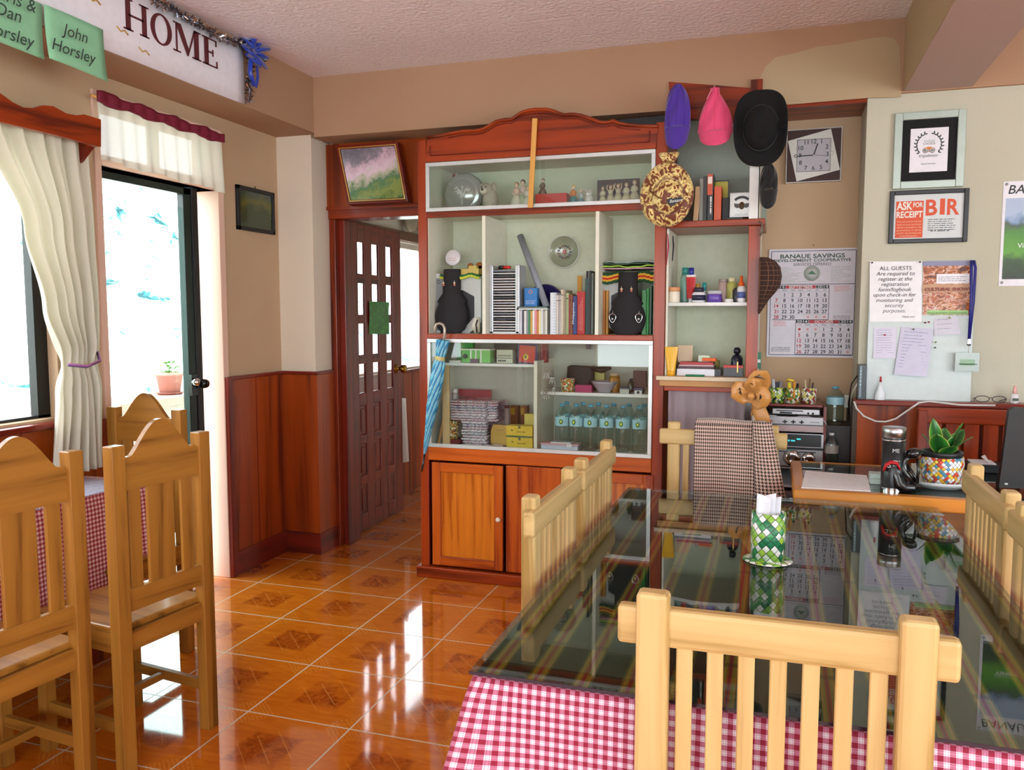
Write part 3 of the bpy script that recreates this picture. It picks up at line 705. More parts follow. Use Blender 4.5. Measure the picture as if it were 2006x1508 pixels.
# desk behind the long table
DX0, DX1, DYA, DYB, DZT = .073, 1.6, 3.24, 3.90, .787
t = thing('desk', 'orange wood edged desk with glass top beyond the long dining table', 'desk', (.8, 3.6, 0))
m = MB(); m.box(DX0, DX1, DYA, DYA+.05, DZT-.05, DZT, W_DESK[0]); m.box(DX0, DX0+.045, DYA+.05, DYB, DZT-.05, DZT, W_DESK[1]); m.box(DX0+.045, DX1, DYB-.03, DYB, DZT-.05, DZT, W_DESK[0]); m.build('edge_frame', t, bevel=.006)
m = MB(); m.box(DX0+.04, DX1, DYA+.045, DYB-.02, DZT-.03, DZT-.012, P('#5A6A60', .6)); m.build('tabletop', t)
m = MB(); m.box(DX0+.044, DX1, DYA+.05, DYB-.028, DZT-.006, DZT-.001, glass('desk_glass', '#CFE0D8', 0, 1.3)); m.build('glass_top', t)
m = MB(); m.box(DX0+.06, DX0+.10, DYA+.04, DYB-.04, 0, DZT-.05, W_DESK[2]); m.box(.9, .93, DYA+.04, DYB-.04, 0, DZT-.05, W_DESK[2]); m.box(DX0+.1, DX1, DYB-.06, DYB-.04, .3, DZT-.05, W_DESK[0]); m.build('side_panel', t)
# flat things kept under the desk glass
def under(name, label, cat, pts, col):
    m = MB(); z = DZT-.0105; v = [W(a, b, 2, z) for a, b in pts]
    m.prism(v, (0, 0, .002), P(col, .6)); m.build(name, label=label, cat=cat)
under('photograph', 'dark photograph lying under the desk glass behind the paper', 'photograph', [(1648, 909), (1706, 914), (1704, 926), (1640, 920)], '#101216')
under('photograph', 'reddish photograph lying under the desk glass left of the dark one', 'photograph', [(1604, 908), (1644, 909), (1636, 921), (1600, 918)], '#7A3A38')
under('banknote', 'pale printed note under the desk glass at its far left', 'banknote', [(1558, 906), (1600, 908), (1596, 920), (1556, 918)], '#A8B0A4')
# ---------------------------------------------------------------- display cabinet
YD = 4.08
cx0, cx1 = -1.85, -.53; ix0, ix1 = -1.80, -.585; yb = 4.47
cab = thing('display_cabinet', 'tall red wood display cabinet with carved crest and sliding glass fronts', 'cabinet', (-1.19, 4.28, 0))
m = MB(); m.box(cx0, cx0+.02, YD+.02, yb, 0, 2.36, W_CAB[2]); m.box(cx1-.02, cx1, YD+.02, yb, 0, 2.36, W_CAB[2]); m.box(cx0, cx1, YD+.02, yb, 2.34, 2.36, W_CAB[0]); m.box(cx0, cx1, yb-.01, yb, 0, 2.36, W_CAB[2]); m.build('carcass', cab)
for q in ((cx0, ix0, 2.37), (ix1, cx1, 2.375)): m = MB(); m.box(q[0], q[1], YD, YD+.025, .06, q[2], W_CAB[2]); m.build('stile', cab, bevel=.004)
for q in ((1.962, 1.992), (1.318, 1.345), (.655, .728)): m = MB(); m.box(ix0, ix1, YD, YD+.03, q[0], q[1], (W_CAB if q[0] > 1 else W_DOORW)[0]); m.build('rail', cab, bevel=.003)
m = MB(); m.box(cx0-.02, cx1, YD-.025, YD+.04, 0, .062, W_CAB[0]); m.build('plinth', cab, bevel=.006)
cr = [(838, 269.4), (880, 262), (913, 256), (930, 256), (947, 253), (960, 246), (973, 238), (990, 234), (1004, 233.5), (1012, 228), (1023, 220), (1036, 216), (1050, 214), (1071, 214), (1085, 217), (1095, 221.5), (1107, 225), (1116, 223.5), (1126, 223.5), (1140, 226), (1155, 231), (1168, 236), (1179, 239.5), (1192, 239), (1203, 236), (1212, 241), (1227, 244), (1255, 246), (1290, 246.7)]
top = [W(a, b, 1, YD) for a, b in cr]; top = [Vector((p.x, YD-.01, p.z)) for p in top]
m = MB(); m.prism(top+[Vector((ix1, YD-.01, 2.25)), Vector((ix0, YD-.01, 2.25))], (0, .03, 0), W_CAB[0]); cre = m.build('crest', cab, bevel=.006)
m = MB(); m.tube([p+Vector((0, -.001, -.022)) for p in top[1:-1]], .0035, W_DARK[0], 6)
m.tube([p+Vector((0, -.004, -.004)) for p in top], .009, W_CAB[0], 8)
for a, b in (((ix0+.03, 2.283), (ix1-.03, 2.283)), ((ix0+.03, 2.283), (ix0+.03, 2.335)), ((ix1-.03, 2.283), (ix1-.03, 2.335))): m.tube([(a[0], YD-.011, a[1]), (b[0], YD-.011, b[1])], .0035, W_DARK[0], 6)
m.build('carved_moulding', cre)
def wframe(z0, z1, name):
    m = MB(); w_ = .02
    m.box(ix0, ix1, YD-.008, YD+.012, z0, z0+w_, ALU); m.box(ix0, ix1, YD-.008, YD+.012, z1-w_, z1, ALU); m.box(ix0, ix0+w_, YD-.008, YD+.012, z0+w_, z1-w_, ALU); m.box(ix1-w_, ix1, YD-.008, YD+.012, z0+w_, z1-w_, ALU)
    return m.build(name, cab, bevel=.002, label='white metal frame round the sliding glass')
wframe(1.992, 2.248, 'glass_frame'); wframe(.728, 1.318, 'glass_frame')
xm = wx(1062, YD); xm2 = wx(1056, YD, 760)
m = MB(); m.box(ix0+.018, xm+.01, YD+.002, YD+.006, 2.01, 2.23, GLASSG); m.build('sliding_glass', cab); m = MB(); m.box(xm-.01, ix1-.018, YD+.008, YD+.012, 2.01, 2.23, GLASSG); m.build('sliding_glass', cab)
m = MB(); m.box(ix0+.018, xm2+.012, YD+.002, YD+.006, .745, 1.30, GLASSG); m.build('sliding_glass', cab); m = MB(); m.box(xm2-.012, ix1-.018, YD+.008, YD+.012, .745, 1.30, GLASSG); m.build('sliding_glass', cab)
# pale interior
SU, SM, SL = 1.992, 1.345, .735          # heights of the three floors
m = MB()
for a, b in ((SL-.01, 1.336), (SM-.008, 1.982), (SU-.008, 2.25)):
    m.box(ix0-.005, ix0+.004, YD+.02, yb-.01, a, b, SHELFW); m.box(ix1-.004, ix1+.005, YD+.02, yb-.01, a, b, SHELFW); m.box(ix0, ix1, yb-.02, yb-.011, a, b, BACKG if a > 1 else P('#CFCCC0', .6))
m.box(ix0, ix1, YD+.03, yb-.02, 2.25, 2.256, SHELFW); m.build('lining', cab, label='pale cream lining')
dxa, dxb = wx(947, YD, 540), wx(1169, YD, 540); hw = .009
xp = wx(1054, 4.16, 800)
zs1 = wz(950, 712, 4.13); zs2 = wz(1190, 771, 4.16)
for q in ((ix0, ix1, YD+.03, SU, .012, SHELFW), (ix0, ix1, YD+.03, SM, .012, SHELFW), (ix0, ix1, YD+.012, SL, .012, SHELFW), (ix0, xp, 4.13, zs1, .014, WHITE), (xp, ix1, 4.17, zs2, .016, WHITE)): m = MB(); m.box(q[0], q[1], q[2], yb-.02, q[3]-q[4], q[3], q[5]); m.build('shelf', cab)
for q in ((dxa, YD+.006, SM, 1.962), (dxb, YD+.006, SM, 1.962), (xp, YD+.03, SL, zs1+.02)): m = MB(); m.box(q[0]-hw, q[0]+hw, q[1], yb-.02, q[2], q[3], SHELFW); m.build('divider', cab)
# base doors
def bdoor(px0, px1, framed, knob):
    a, b = wx(px0, YD, 1000), wx(px1, YD, 1000); m = MB()
    if framed:
        for q in ((a, a+.05, .075, .645), (b-.05, b, .075, .645)): m.box(q[0], q[1], YD-.012, YD+.008, q[2], q[3], W_DOORW[2])
        for q in (.075, .595): m.box(a+.05, b-.05, YD-.012, YD+.008, q, q+.05, W_DOORW[0])
        m.box(a+.04, b-.04, YD, YD+.006, .11, .61, W_PLY)
    else: m.box(a, b, YD-.004, YD+.01, .07, .65, W_DOORW[2])
    d = m.build('cabinet_door', cab, bevel=.006)
    if knob:
        k = MB(); k.lathe((b-.018, YD-.012, .36), [(.006, 0), (.006, .012), (.012, .016), (.014, .024), (.008, .03)], P('#E8D8C8', .3), 14, ax=(0, -1, 0)); k.build('knob', d)
bdoor(848, 986, True, True); bdoor(991, 1099, False, False); bdoor(1103, 1279, True, False)

# ---------------------------------------------------------------- small things on shelves
def boxi(name, label, cat, px0, px1, py, z0, y, dep, mat, group=None, bevel=.0015, rot=0, z1=None, deco=None, build=True):
    pm = py+10; x0, x1 = wx(px0, y, pm), wx(px1, y, pm); z1 = z1 or wz((px0+px1)/2, py, y)
    m = MB()
    R = None
    if rot:
        c = Vector(((x0+x1)/2, y, 0)); Rm = Matrix.Rotation(rot, 3, 'Z')
        m.T = Matrix.Translation(c) @ Rm.to_4x4() @ Matrix.Translation(-c)
    m.box(x0, x1, y, y+dep, z0, z1, mat)
    if deco: deco(m, x0, x1, z0, z1, y)
    if not build: return m
    return m.build(name, label=label, cat=cat, group=group, bevel=bevel)
def turn(name, label, cat, pxc, y, z0, prof, mat, extra=None, group=None, seg=20, scale=(1, 1), py=600, ax=None):
    x = wx(pxc, y, py); parts = isinstance(extra, list)
    if not parts:
        m = MB(); m.lathe((x, y, z0), prof, mat, seg, scale=scale, ax=ax); return m.build(name, label=label, cat=cat, group=group)
    t = thing(name, label, cat, (x, y, z0), group)
    m = MB(); m.lathe((x, y, z0), prof, mat, seg, scale=scale); m.build('body', t)
    for nm, pr, mt in extra: m = MB(); m.lathe((x, y, z0), pr, mt, seg, scale=scale); m.build(nm, t)
    return t
# top case
yy0 = 4.18
c = W(907, 373, 1, 4.24); t = thing('glass_plate', 'large pressed glass plate with a tree scene standing in the top case', 'plate', (c.x, c.y, SU))
m = MB(); R_ = Matrix.Rotation(0, 3, 'X'); rr = .112
m.lathe((c.x, c.y, SU+rr), [(.0, .012), (.074, .012), (.08, 0), (rr-.01, -.012), (rr, -.016), (rr-.005, -.006), (.082, .008)], P('#B4B8B4', .2, .4), 40, ax=(0, -1, 0), ripple=lambda th, h: .035*abs(math.cos(5*th)) if h < -.005 else 0); m.build('rim', t)
m = MB()
for k in range(3): m.tube([(c.x+dx, c.y-.013, SU+rr+dz) for dx, dz in ((.0-.003+.003*k, -.06), (0, -.02), (-.02+.02*k, .02), (-.035+.035*k, .04))], .003, P('#E8EAE8', .2, .3), 6)
for k in range(14):
    a = rnd.random()*6.28; q = .02+.03*rnd.random(); m.ell((c.x+q*math.cos(a), c.y-.013, SU+rr+.02+q*.5*math.sin(a)), (.012, .003, .005), P('#DADEDA', .2, .3), 8, 5)
m.build('tree_relief', t)
x = wx(958, yy0, 380); FUR = P('#B4AEA0', .95); DKN = P('#181412', .5)
TD = Matrix.Translation((x, yy0, SU)) @ Matrix.Scale(1.35, 4) @ Matrix.Translation((-x, -yy0, -SU)); t = thing('plush_dog', 'small grey and cream plush dog sitting beside the glass plate', 'soft toy', (x, yy0, SU)); m = MB(T=TD)
m.ell((x+.006, yy0, SU+.045), (.032, .03, .046), FUR); m.ell((x+.02, yy0, SU+.095), (.012, .01, .02), FUR); m.ell((x-.008, yy0-.008, SU+.085), (.027, .026, .026), FUR); m.ell((x-.012, yy0-.032, SU+.078), (.014, .014, .011), P('#E6E0D0', .9))
for s in (-1, 1): m.ell((x+s*.014, yy0-.028, SU+.012), (.011, .018, .012), P('#E6E0D0', .9)); m.ell((x+s*.024-.006, yy0, SU+.1), (.009, .007, .014), FUR)
m.build('body', t); m = MB(T=TD); m.ell((x-.012, yy0-.046, SU+.082), .005, DKN); m.ell((x-.02, yy0-.03, SU+.094), .003, DKN); m.ell((x-.002, yy0-.031, SU+.094), .003, DKN); m.build('face', t)
def figurine(name, label, px, y, h, z0, dress, hair, top, base=True, arm=False, group=None, wd=.3):
    h *= 1.45; wd *= .85
    x = wx(px, y, 380); t = thing(name, label, 'figurine', (x, y, z0), group)
    m = MB(); m.lathe((x, y, z0), [(h*wd, 0), (h*wd*.95, h*.05), (h*.2, h*.3), (h*.09, h*.55)], dress, 16); m.build('skirt', t)
    m = MB(); m.lathe((x, y, z0), [(h*.09, h*.54), (h*.12, h*.68), (h*.10, h*.74), (h*.04, h*.78)], top, 14)
    if arm: m.tube([(x-h*.1, y, z0+h*.7), (x-h*.17, y-.008, z0+h*.85), (x-h*.13, y, z0+h*.98)], h*.03, top, 6); m.tube([(x+h*.1, y, z0+h*.7), (x+h*.17, y-.008, z0+h*.85), (x+h*.13, y, z0+h*.98)], h*.03, top, 6)
    else: m.tube([(x-h*.1, y, z0+h*.71), (x-h*.13, y-.008, z0+h*.58), (x-h*.03, y-.018, z0+h*.5)], h*.03, top, 6); m.tube([(x+h*.1, y, z0+h*.71), (x+h*.13, y-.008, z0+h*.58), (x+h*.03, y-.018, z0+h*.5)], h*.03, top, 6)
    m.build('torso', t); m = MB(); m.ell((x, y, z0+h*.87), (h*.075, h*.08, h*.095), P('#E8CDB8', .6), 12, 8); m.build('head', t)
    m = MB(); m.ell((x, y+h*.025, z0+h*.90), (h*.09, h*.085, h*.095), hair, 12, 8); m.build('hair', t); return t
figurine('figurine', 'cream porcelain lady figurine with roses, left of the leaning lath', 1012, 4.2, .10, SU+.01, P('#E6E4CC', .4), P('#B08A60', .6), P('#E8C8B8', .5))
figurine('figurine', 'pale green dressed lady figurine with dark hair, left of the leaning lath', 1024, 4.22, .11, SU+.01, P('#C8D8BC', .4), P('#3A2A20', .6), P('#EADAD0', .5))
figurine('figurine', 'small white angel figurine touching the leaning lath', 1034, 4.17, .08, SU+.01, P('#ECEADC', .4), P('#D8C8A0', .6), P('#ECEADC', .4))
boxi('white_tray', 'low white tray under the lady figurines', 'tray', 972, 1040, 398, SU, 4.14, .1, P('#E0DCDC', .5), z1=SU+.01)
def redd(m, x0, x1, z0, z1, y): m.box(x0+.03, x1-.05, y-.001, y, z0+.004, z0+.014, P('#4A6AA8', .4)); m.box(x1-.035, x1-.012, y-.001, y, z0+.022, z0+.03, P('#F0E0D8', .4))
boxi('red_box', 'flat bright red box right of the leaning lath in the top case', 'box', 1049, 1110, 379, SU, 4.16, .12, P('#C8201C', .35), deco=redd)
figurine('figurine', 'slim bronze figurine standing on the red box', 1063, 4.20, .075, SU+.058, P('#6A5238', .35, .4), P('#5A4028', .5), P('#6A5238', .35, .4), wd=.12)
figurine('figurine', 'figurine with blonde hair and teal skirt, right of the red box', 1123, 4.18, .085, SU, P('#3E8A90', .4), P('#E0B83A', .6), P('#D88A4A', .5))
figurine('figurine', 'small figurine in a light blue dress beside the blonde one', 1138, 4.19, .07, SU, P('#7AAFC0', .4), P('#E8D8A8', .6), P('#BCD0D0', .5))
x = wx(1154, 4.18, 390); t = thing('cat_ornament', 'small white cat ornament sitting right of the teal figurines', 'ornament', (x, 4.18, SU)); TD = Matrix.Translation((x, 4.18, SU)) @ Matrix.Scale(1.3, 4) @ Matrix.Translation((-x, -4.18, -SU)); m = MB(T=TD)
WP = P('#E4E0DA', .35); m.ell((x, 4.18, SU+.026), (.018, .017, .028), WP); m.ell((x, 4.17, SU+.055), (.014, .014, .013), WP)
for s in (-1, 1): m.lathe((x+s*.009, 4.17, SU+.064), [(.005, 0), (0, .009)], WP, 8)
m.build('body', t); m = MB(T=TD); m.ell((x-.005, 4.157, SU+.057), .002, DKN); m.ell((x+.005, 4.157, SU+.057), .002, DKN); m.build('eyes', t)
m = boxi('', '', '', 1170, 1252, 350, SU, 4.24, .012, P('#20262A', .5), build=False, z1=wz(1210, 351, 4.24)); m.box(wx(1170, 4.24, 380), wx(1252, 4.24, 380), 4.18, 4.24, SU, SU+.008, P('#20262A', .5)); m.build('display_box', label='black backed display box holding five ivory figurines', cat='box')
for i, (px, h) in enumerate(((1181, .072), (1196, .076), (1211, .08), (1227, .082), (1243, .09))):
    figurine('ivory_figurine', 'ivory robed figurine standing in the black display box, number of five alike' if 0 else ['leftmost ivory figurine in the black display box, head bowed', 'ivory figurine with raised arms, beside the bowed one in the black box', 'winged ivory figurine in the middle of the black box', 'ivory figurine right of the winged one in the black box', 'tallest ivory figurine, at the right end of the black box'][i], px, 4.21, h, SU+.008, P('#D8D0A8', .5), P('#A89868', .6), P('#DCD6B8', .5), arm=i in (1, 2), group='ivory figurines in the black box', wd=.17)
boxi('crystal_block', 'narrow pale crystal block at the left end of the top case', 'ornament', 854, 864, 358, SU, 4.3, .02, P('#9AA89C', .15))
# lath leaning against the front of the case
a, b = W(1048, 232, 1, YD-.03), W(1039, 407, 1, YD-.03)
m = MB(); m.bar(b, a, .026, .009, W_LATH, up=(0, 1, 0)); m.build('wooden_lath', label='long thin wooden lath fixed upright across the cabinet crest and top case', cat='lath', bevel=.001)

# middle compartment, left
BUSTM = P('#1E1A1E', .85)
def bust(px0, px1, pytop, y, label, earr):
    xc = (wx(px0, y, 600)+wx(px1, y, 600))/2; hw_ = (wx(px1, y, 600)-wx(px0, y, 600))/2; z1 = wz((px0+px1)/2, pytop, y)
    t = thing('jewellery_bust', label, 'display bust', (xc, y, SM)); m = MB(); hh = z1-SM
    def wd(v):
        if v > .62: return .50+.06*(1-v)
        if v > .48: return .52+.42*((.62-v)/.14)**.8
        if v > .05: return .62+.38*math.sin(PI*min(1, max(0, (v-.0)/.52)))**.7 if v < .48 else .9
        return .62
    def fn(u, v):
        a = PI*u; ww = wd(v)*hw_
        return (xc-ww*math.cos(a), y+.03-.035*math.sin(a)-.02*(1-v), SM+v*hh)
    m.grid(fn, 20, 30, BUSTM, thick=0); m.build('body', t, solid=.006)
    for s in (-1, 1):
        for (f, h0, big) in earr:
            p = Vector((xc+s*f*hw_, y-.022-(.01 if h0 < .4 else 0), SM+h0*hh)); m = MB()
            m.tube([p+Vector((0, .006, .022)), p+Vector((0, -.002, .01)), p], .0012, CHROME, 6)
            if big:
                m.tube([p+Vector((.016*math.sin(q*PI/8)*(1-.35*math.cos(q*PI/8)), -.004, -.02-.022*math.cos(q*PI/8))) for q in range(16)], .0022, CHROME, 6, closed=True); m.ell(p+Vector((0, -.006, -.024)), .007, CHROME, 8, 6)
            else: m.ell(p, .007, P('#D8C0A0', .2, .5), 8, 6); m.ell(p+Vector((0, 0, -.01)), .006, P('#C8785A', .2), 8, 6)
            m.build('earring', t)
    return t
bust(852, 914, 527, 4.16, 'dark velvet jewellery bust with small earrings in the left compartment', [(.34, .78, False)])
def speaker(px0, px1, flip, y, label):
    x0, x1 = wx(px0, y, 590), wx(px1, y, 590); z1 = SM+.31; t = thing('grey_speaker', label, 'speaker', ((x0+x1)/2, y, SM)); m = MB(); g = P('#C8CCC8', .4)
    w_ = x1-x0; sx = (lambda f: x1-f*w_) if flip else (lambda f: x0+f*w_)
    m.prism([Vector((sx(0), y, SM)), Vector((sx(.6), y, SM)), Vector((sx(1), y, SM+.06)), Vector((sx(1), y, z1)), Vector((sx(0), y, z1))], (0, .12, 0), g); m.build('housing', t, bevel=.006)
    m = MB(); m.prism([Vector((sx(.0), y-.003, SM+.06)), Vector((sx(.5), y-.003, SM+.04)), Vector((sx(.78), y-.003, SM+.09)), Vector((sx(.78), y-.003, SM+.20)), Vector((sx(.4), y-.003, SM+.235)), Vector((sx(0), y-.003, SM+.235))], (0, .004, 0), P('#1A1C20', .5)); m.build('grille', t, bevel=.002)
speaker(884, 942, False, 4.20, 'light grey angular speaker behind the left jewellery bust')
speaker(1183, 1250, True, 4.22, 'light grey angular speaker behind the right jewellery bust')
m = MB(); zt_ = SM+.312
def trim(px0, px1, y, z, mats, label, drop=.03):
    x0, x1 = wx(px0, y, 520), wx(px1, y, 520); m = MB(); n_ = 26
    for k, (mat, d) in enumerate(mats):
        pts = [(x0+(x1-x0)*i/n_, y-.012-.002*k, z-d-.006*math.sin(i*.55)-.004*abs(math.sin(i*1.5))) for i in range(n_+1)]
        m.tube(pts, .0065, mat, 6, flat=1.3)
    m.box(x0, x1, y-.01, y+.12, z-.002, z+.003, mats[0][0]); m.build('crochet_runner', label=label, cat='crochet runner')
trim(864, 941, 4.195, zt_+.004, [(P('#2E6A34', .9), .0), (P('#C8D04A', .9), .008)], 'green and yellow crochet edging on the left grey speaker')
trim(1180, 1284, 4.20, zt_+.002, [(P('#1E4A28', .9), .0), (P('#E0B03A', .9), .012), (P('#C0281C', .9), .022), (P('#E0B03A', .9), .032), (P('#1E4A28', .9), .041)], 'red, gold and green crochet edging over the right jewellery bust')
m = boxi('', '', '', 842, 862, 536, SM, 4.2, .02, P('#D8DCDC', .3), build=False); x0, x1 = wx(845, 4.2, 600), wx(868, 4.2, 600); m.box(x0, x1, 4.196, 4.2, SM+.015, wz(855, 545, 4.2), P('#8A8E92', .3)); m.text('VIO', (x0+.008, 4.1955, wz(855, 556, 4.2)), (1, 0, 0), (0, 0, 1), .03, BLACK, align='LEFT'); m.build('framed_sign', label='silver framed panel lettered VIO at the left cabinet wall', cat='sign')
c = W(888, 505, 1, 4.24); m = MB(); m.lathe((c.x, c.y, c.z), [(.0, 0), (.042, 0), (.045, .004), (.042, .008)], P('#E8E4E8', .3), 28, ax=(0, -1, .15)); scribble(m, (c.x-.022, c.y-.0105, c.z-.004), (1, 0, 0), (0, 0, 1), .044, 3, .01, P('#C88080', .5), seed=4)
m.build('round_plaque', label='small round white plaque standing on the left grey speaker', cat='plaque')
YB_ = P('#D8BE62', .5)
t = thing('wooden_blocks', 'pale yellow wooden block holder with two rounded brown tabs', 'desk toy', (wx(922, 4.22), 4.22, zt_))
m = MB(); z5 = zt_+.007
def r4(a, b): return wx(a, 4.22, 510), wx(b, 4.22, 510)
q = r4(902, 940); m.box(*q, 4.2, 4.25, z5, z5+.032, YB_); q = r4(920, 936); m.box(*q, 4.2, 4.235, z5+.03, z5+.048, YB_); m.build('base', t, bevel=.002)
m = MB(); br = P('#B0682A', .4)
for a, b in ((912, 922), (928, 941)): q = r4(a, b); m.box(q[0], q[1], 4.25, 4.262, z5, z5+.05, br); m.lathe(((q[0]+q[1])/2, 4.262, z5+.05), [(0, 0), ((q[1]-q[0])/2, 0), ((q[1]-q[0])/2, .012), (0, .012)], br, 20, ax=(0, -1, 0))
m.build('tab', t)
x = wx(934, 4.13, 640); m = MB(); m.tube([(x, 4.14, SM+.008), (x-.006, 4.13, SM+.04), (x+.002, 4.13, SM+.075), (x+.012, 4.14, SM+.082)], [.015, .02, .014, .006], P('#DCD6C4', .6), 10, flat=1.2); m.tube([(x+.008, 4.11, SM+.006), (x+.004, 4.108, SM+.05), (x+.012, 4.11, SM+.075)], .005, P('#3A3432', .6), 6); m.build('ornamental_shoe', label='small cream and black ornamental shoe at the foot of the left divider', cat='ornament')
# middle compartment, centre
xa, xb = wx(958, 4.14, 590), wx(1016, 4.14, 590)
t = thing('cd_rack', 'tall silver rack filled with lying CD cases', 'cd rack', ((xa+xb)/2, 4.2, SM)); ZR = wz(987, 519, 4.14)
m = MB(); m.box(xa, xa+.022, 4.14, 4.16, SM, ZR, P('#C4C8CC', .25, .5)); m.box(xb-.018, xb+.004, 4.14, 4.16, SM, ZR, P('#C4C8CC', .25, .5)); m.build('upright', t, bevel=.003)
m = MB(); m.box(xa, xb, 4.14, 4.28, SM, SM+.012, P('#D8DADC', .3)); m.build('base', t)
m = MB(); m.box(xa+.004, xa+.008, 4.16, 4.28, SM, ZR, P('#A8AAAC', .3)); m.box(xb-.006, xb-.002, 4.16, 4.28, SM, ZR, P('#A8AAAC', .3)); m.build('side_panel', t)
cdc = ['#E8E8EC', '#D8DCE4', '#C8CCD8', '#F0EEEE', '#3A4458', '#E0DAD8', '#8A94A8', '#E8E4E4']
nC = 23; zc0 = SM+.016; dz = (ZR-.022-zc0)/nC
for i in range(nC):
    m = MB(); z = zc0+i*dz; m.box(xa+.012, xb-.009, 4.148, 4.27, z+.001, z+dz-.003, BLKGLOSS); m.box(xa+.014, xb-.011, 4.1475, 4.1485, z+.0035, z+dz*.62, P(cdc[(i*5) % 8], .4))
    m.build('cd_case', label='CD case lying flat in the tall silver rack', cat='CD case', group='CD cases in the silver rack')
p = W(984, 521, 1, 4.16); t = thing('torch', 'small red and black torch lying on top of the CD rack', 'torch', (p.x, 4.18, ZR-.02)); m = MB(); zc_ = ZR-.022+.011
m.tube([(p.x-.02, 4.165, zc_), (p.x+.005, 4.165, zc_)], .010, BLACK, 12); m.build('head', t); m = MB(); m.tube([(p.x+.004, 4.165, zc_), (p.x+.045, 4.165, zc_)], .008, P('#C82018', .4), 12); m.build('handle', t)
a, b = W(1019, 462, 1, 4.38), W(1072, 592, 1, 4.2); b.z = SM+.135
m = MB(); m.tube([b, a], .018, P('#9A9EA8', .5), 20); m.build('paper_roll', label='grey paper roll leaning diagonally in the centre compartment', cat='paper roll')
c = W(1104, 493, 1, 4.40); t = thing('glass_plate', 'clear round glass plate with a small red shield hung on the back panel', 'plate', (c.x, c.y, c.z-.085)); m = MB()
m.lathe((c.x, 4.43, c.z), [(.0, .01), (.05, .01), (.056, .016), (.082, .028), (.086, .03), (.086, .026), (.058, .010), (.05, .006), (0, .006)], CRYST, 36, ax=(0, -1, 0)); m.tube([(c.x+.086*math.cos(q*PI/24), 4.401, c.z+.086*math.sin(q*PI/24)) for q in range(48)], .003, P('#D8DED8', .2), 6, closed=True); m.build('rim', t)
m = MB()
for q in range(13): aa = q*2*PI/13; m.box(c.x+.033*math.cos(aa)-.006, c.x+.033*math.cos(aa)+.006, 4.417, 4.419, c.z+.033*math.sin(aa)-.005, c.z+.033*math.sin(aa)+.005, P(['#5A5A6A', '#7A6A5A', '#4A5A4A'][q % 3], .5))
m.prism([Vector((c.x-.009, 4.416, c.z+.01)), Vector((c.x+.009, 4.416, c.z+.01)), Vector((c.x+.009, 4.416, c.z-.002)), Vector((c.x, 4.416, c.z-.013)), Vector((c.x-.009, 4.416, c.z-.002))], (0, .002, 0), P('#C02A24', .5)); m.box(c.x-.0015, c.x+.0015, 4.414, 4.416, c.z-.006, c.z+.007, WHITE); m.box(c.x-.005, c.x+.005, 4.414, 4.416, c.z-.001, c.z+.002, WHITE); m.build('crest_emblem', t)
c = W(1068, 590, 1, 4.36); m = MB(); m.lathe((c.x, 4.36, c.z-.02), [(.0, 0), (.08, 0), (.108, .012), (.112, .02), (.105, .018), (.08, .01), (0, .008)], P('#2A2258', .2, coat=.5), 32, ax=(0, -1, .12)); m.build('purple_plate', label='dark purple glazed plate standing behind the blue box', cat='plate')
# lying magazines + upright discs
zm = SM+.128
x0, x1 = wx(1020, 4.2, 620), wx(1077, 4.2, 620); n = 14
scol = ['#D8D4CC', '#E8E8F0', '#3A3A48', '#E8E4DC', '#8A8E94', '#3A7A4A', '#C8A04A', '#E8E0D8', '#D88A9A', '#C87830', '#E8D8A8', '#D8D8D4', '#A8A89C', '#D8D4C4']
for i in range(n):
    a = x0+(x1-x0)*i/n; m = MB(); m.box(a+.0004, a+(x1-x0)/n-.0006, 4.15, 4.28, SM, SM+.122+.003*(i % 3), P(scol[i], .4)); m.build('disc_case', label='slim CD case upright in the packed row under the magazines', cat='CD case', group='upright CD cases in the centre compartment')
for i, (cc, lb) in enumerate((('#E0E0DC', 'lowest of the magazines lying across the upright CD cases'), ('#8A9090', 'grey magazine lying between the white and the dark one'), ('#2A4A38', 'dark green magazine on top of the lying pile'))):
    m = MB(); z = zm+i*.006; m.box(x0-.006+i*.004, x1+.004-i*.002, 4.14, 4.3, z, z+.0055, P(cc, .4)); m.build('magazine', label=lb, cat='magazine', group='magazines lying on the CD cases')
def bb(m, x0, x1, z0, z1, y): m.text('O', ((x0+x1)/2, y-.001, z1-.03), (1, 0, 0), (0, 0, 1), .03, P('#E8904A', .5)); m.box(x0+.008, x1-.008, y-.001, y, z0+.028, z0+.03, P('#DCE8F4', .4)); scribble(m, (x0+.008, y-.001, z0+.02), (1, 0, 0), (0, 0, 1), x1-x0-.016, 2, .007, P('#DCE8F4', .4), seed=8)
boxi('blue_box', 'small bright blue box standing on the lying magazines', 'box', 1027, 1052, 564, zm+.018, 4.18, .05, P('#1E78C0', .35), deco=bb)
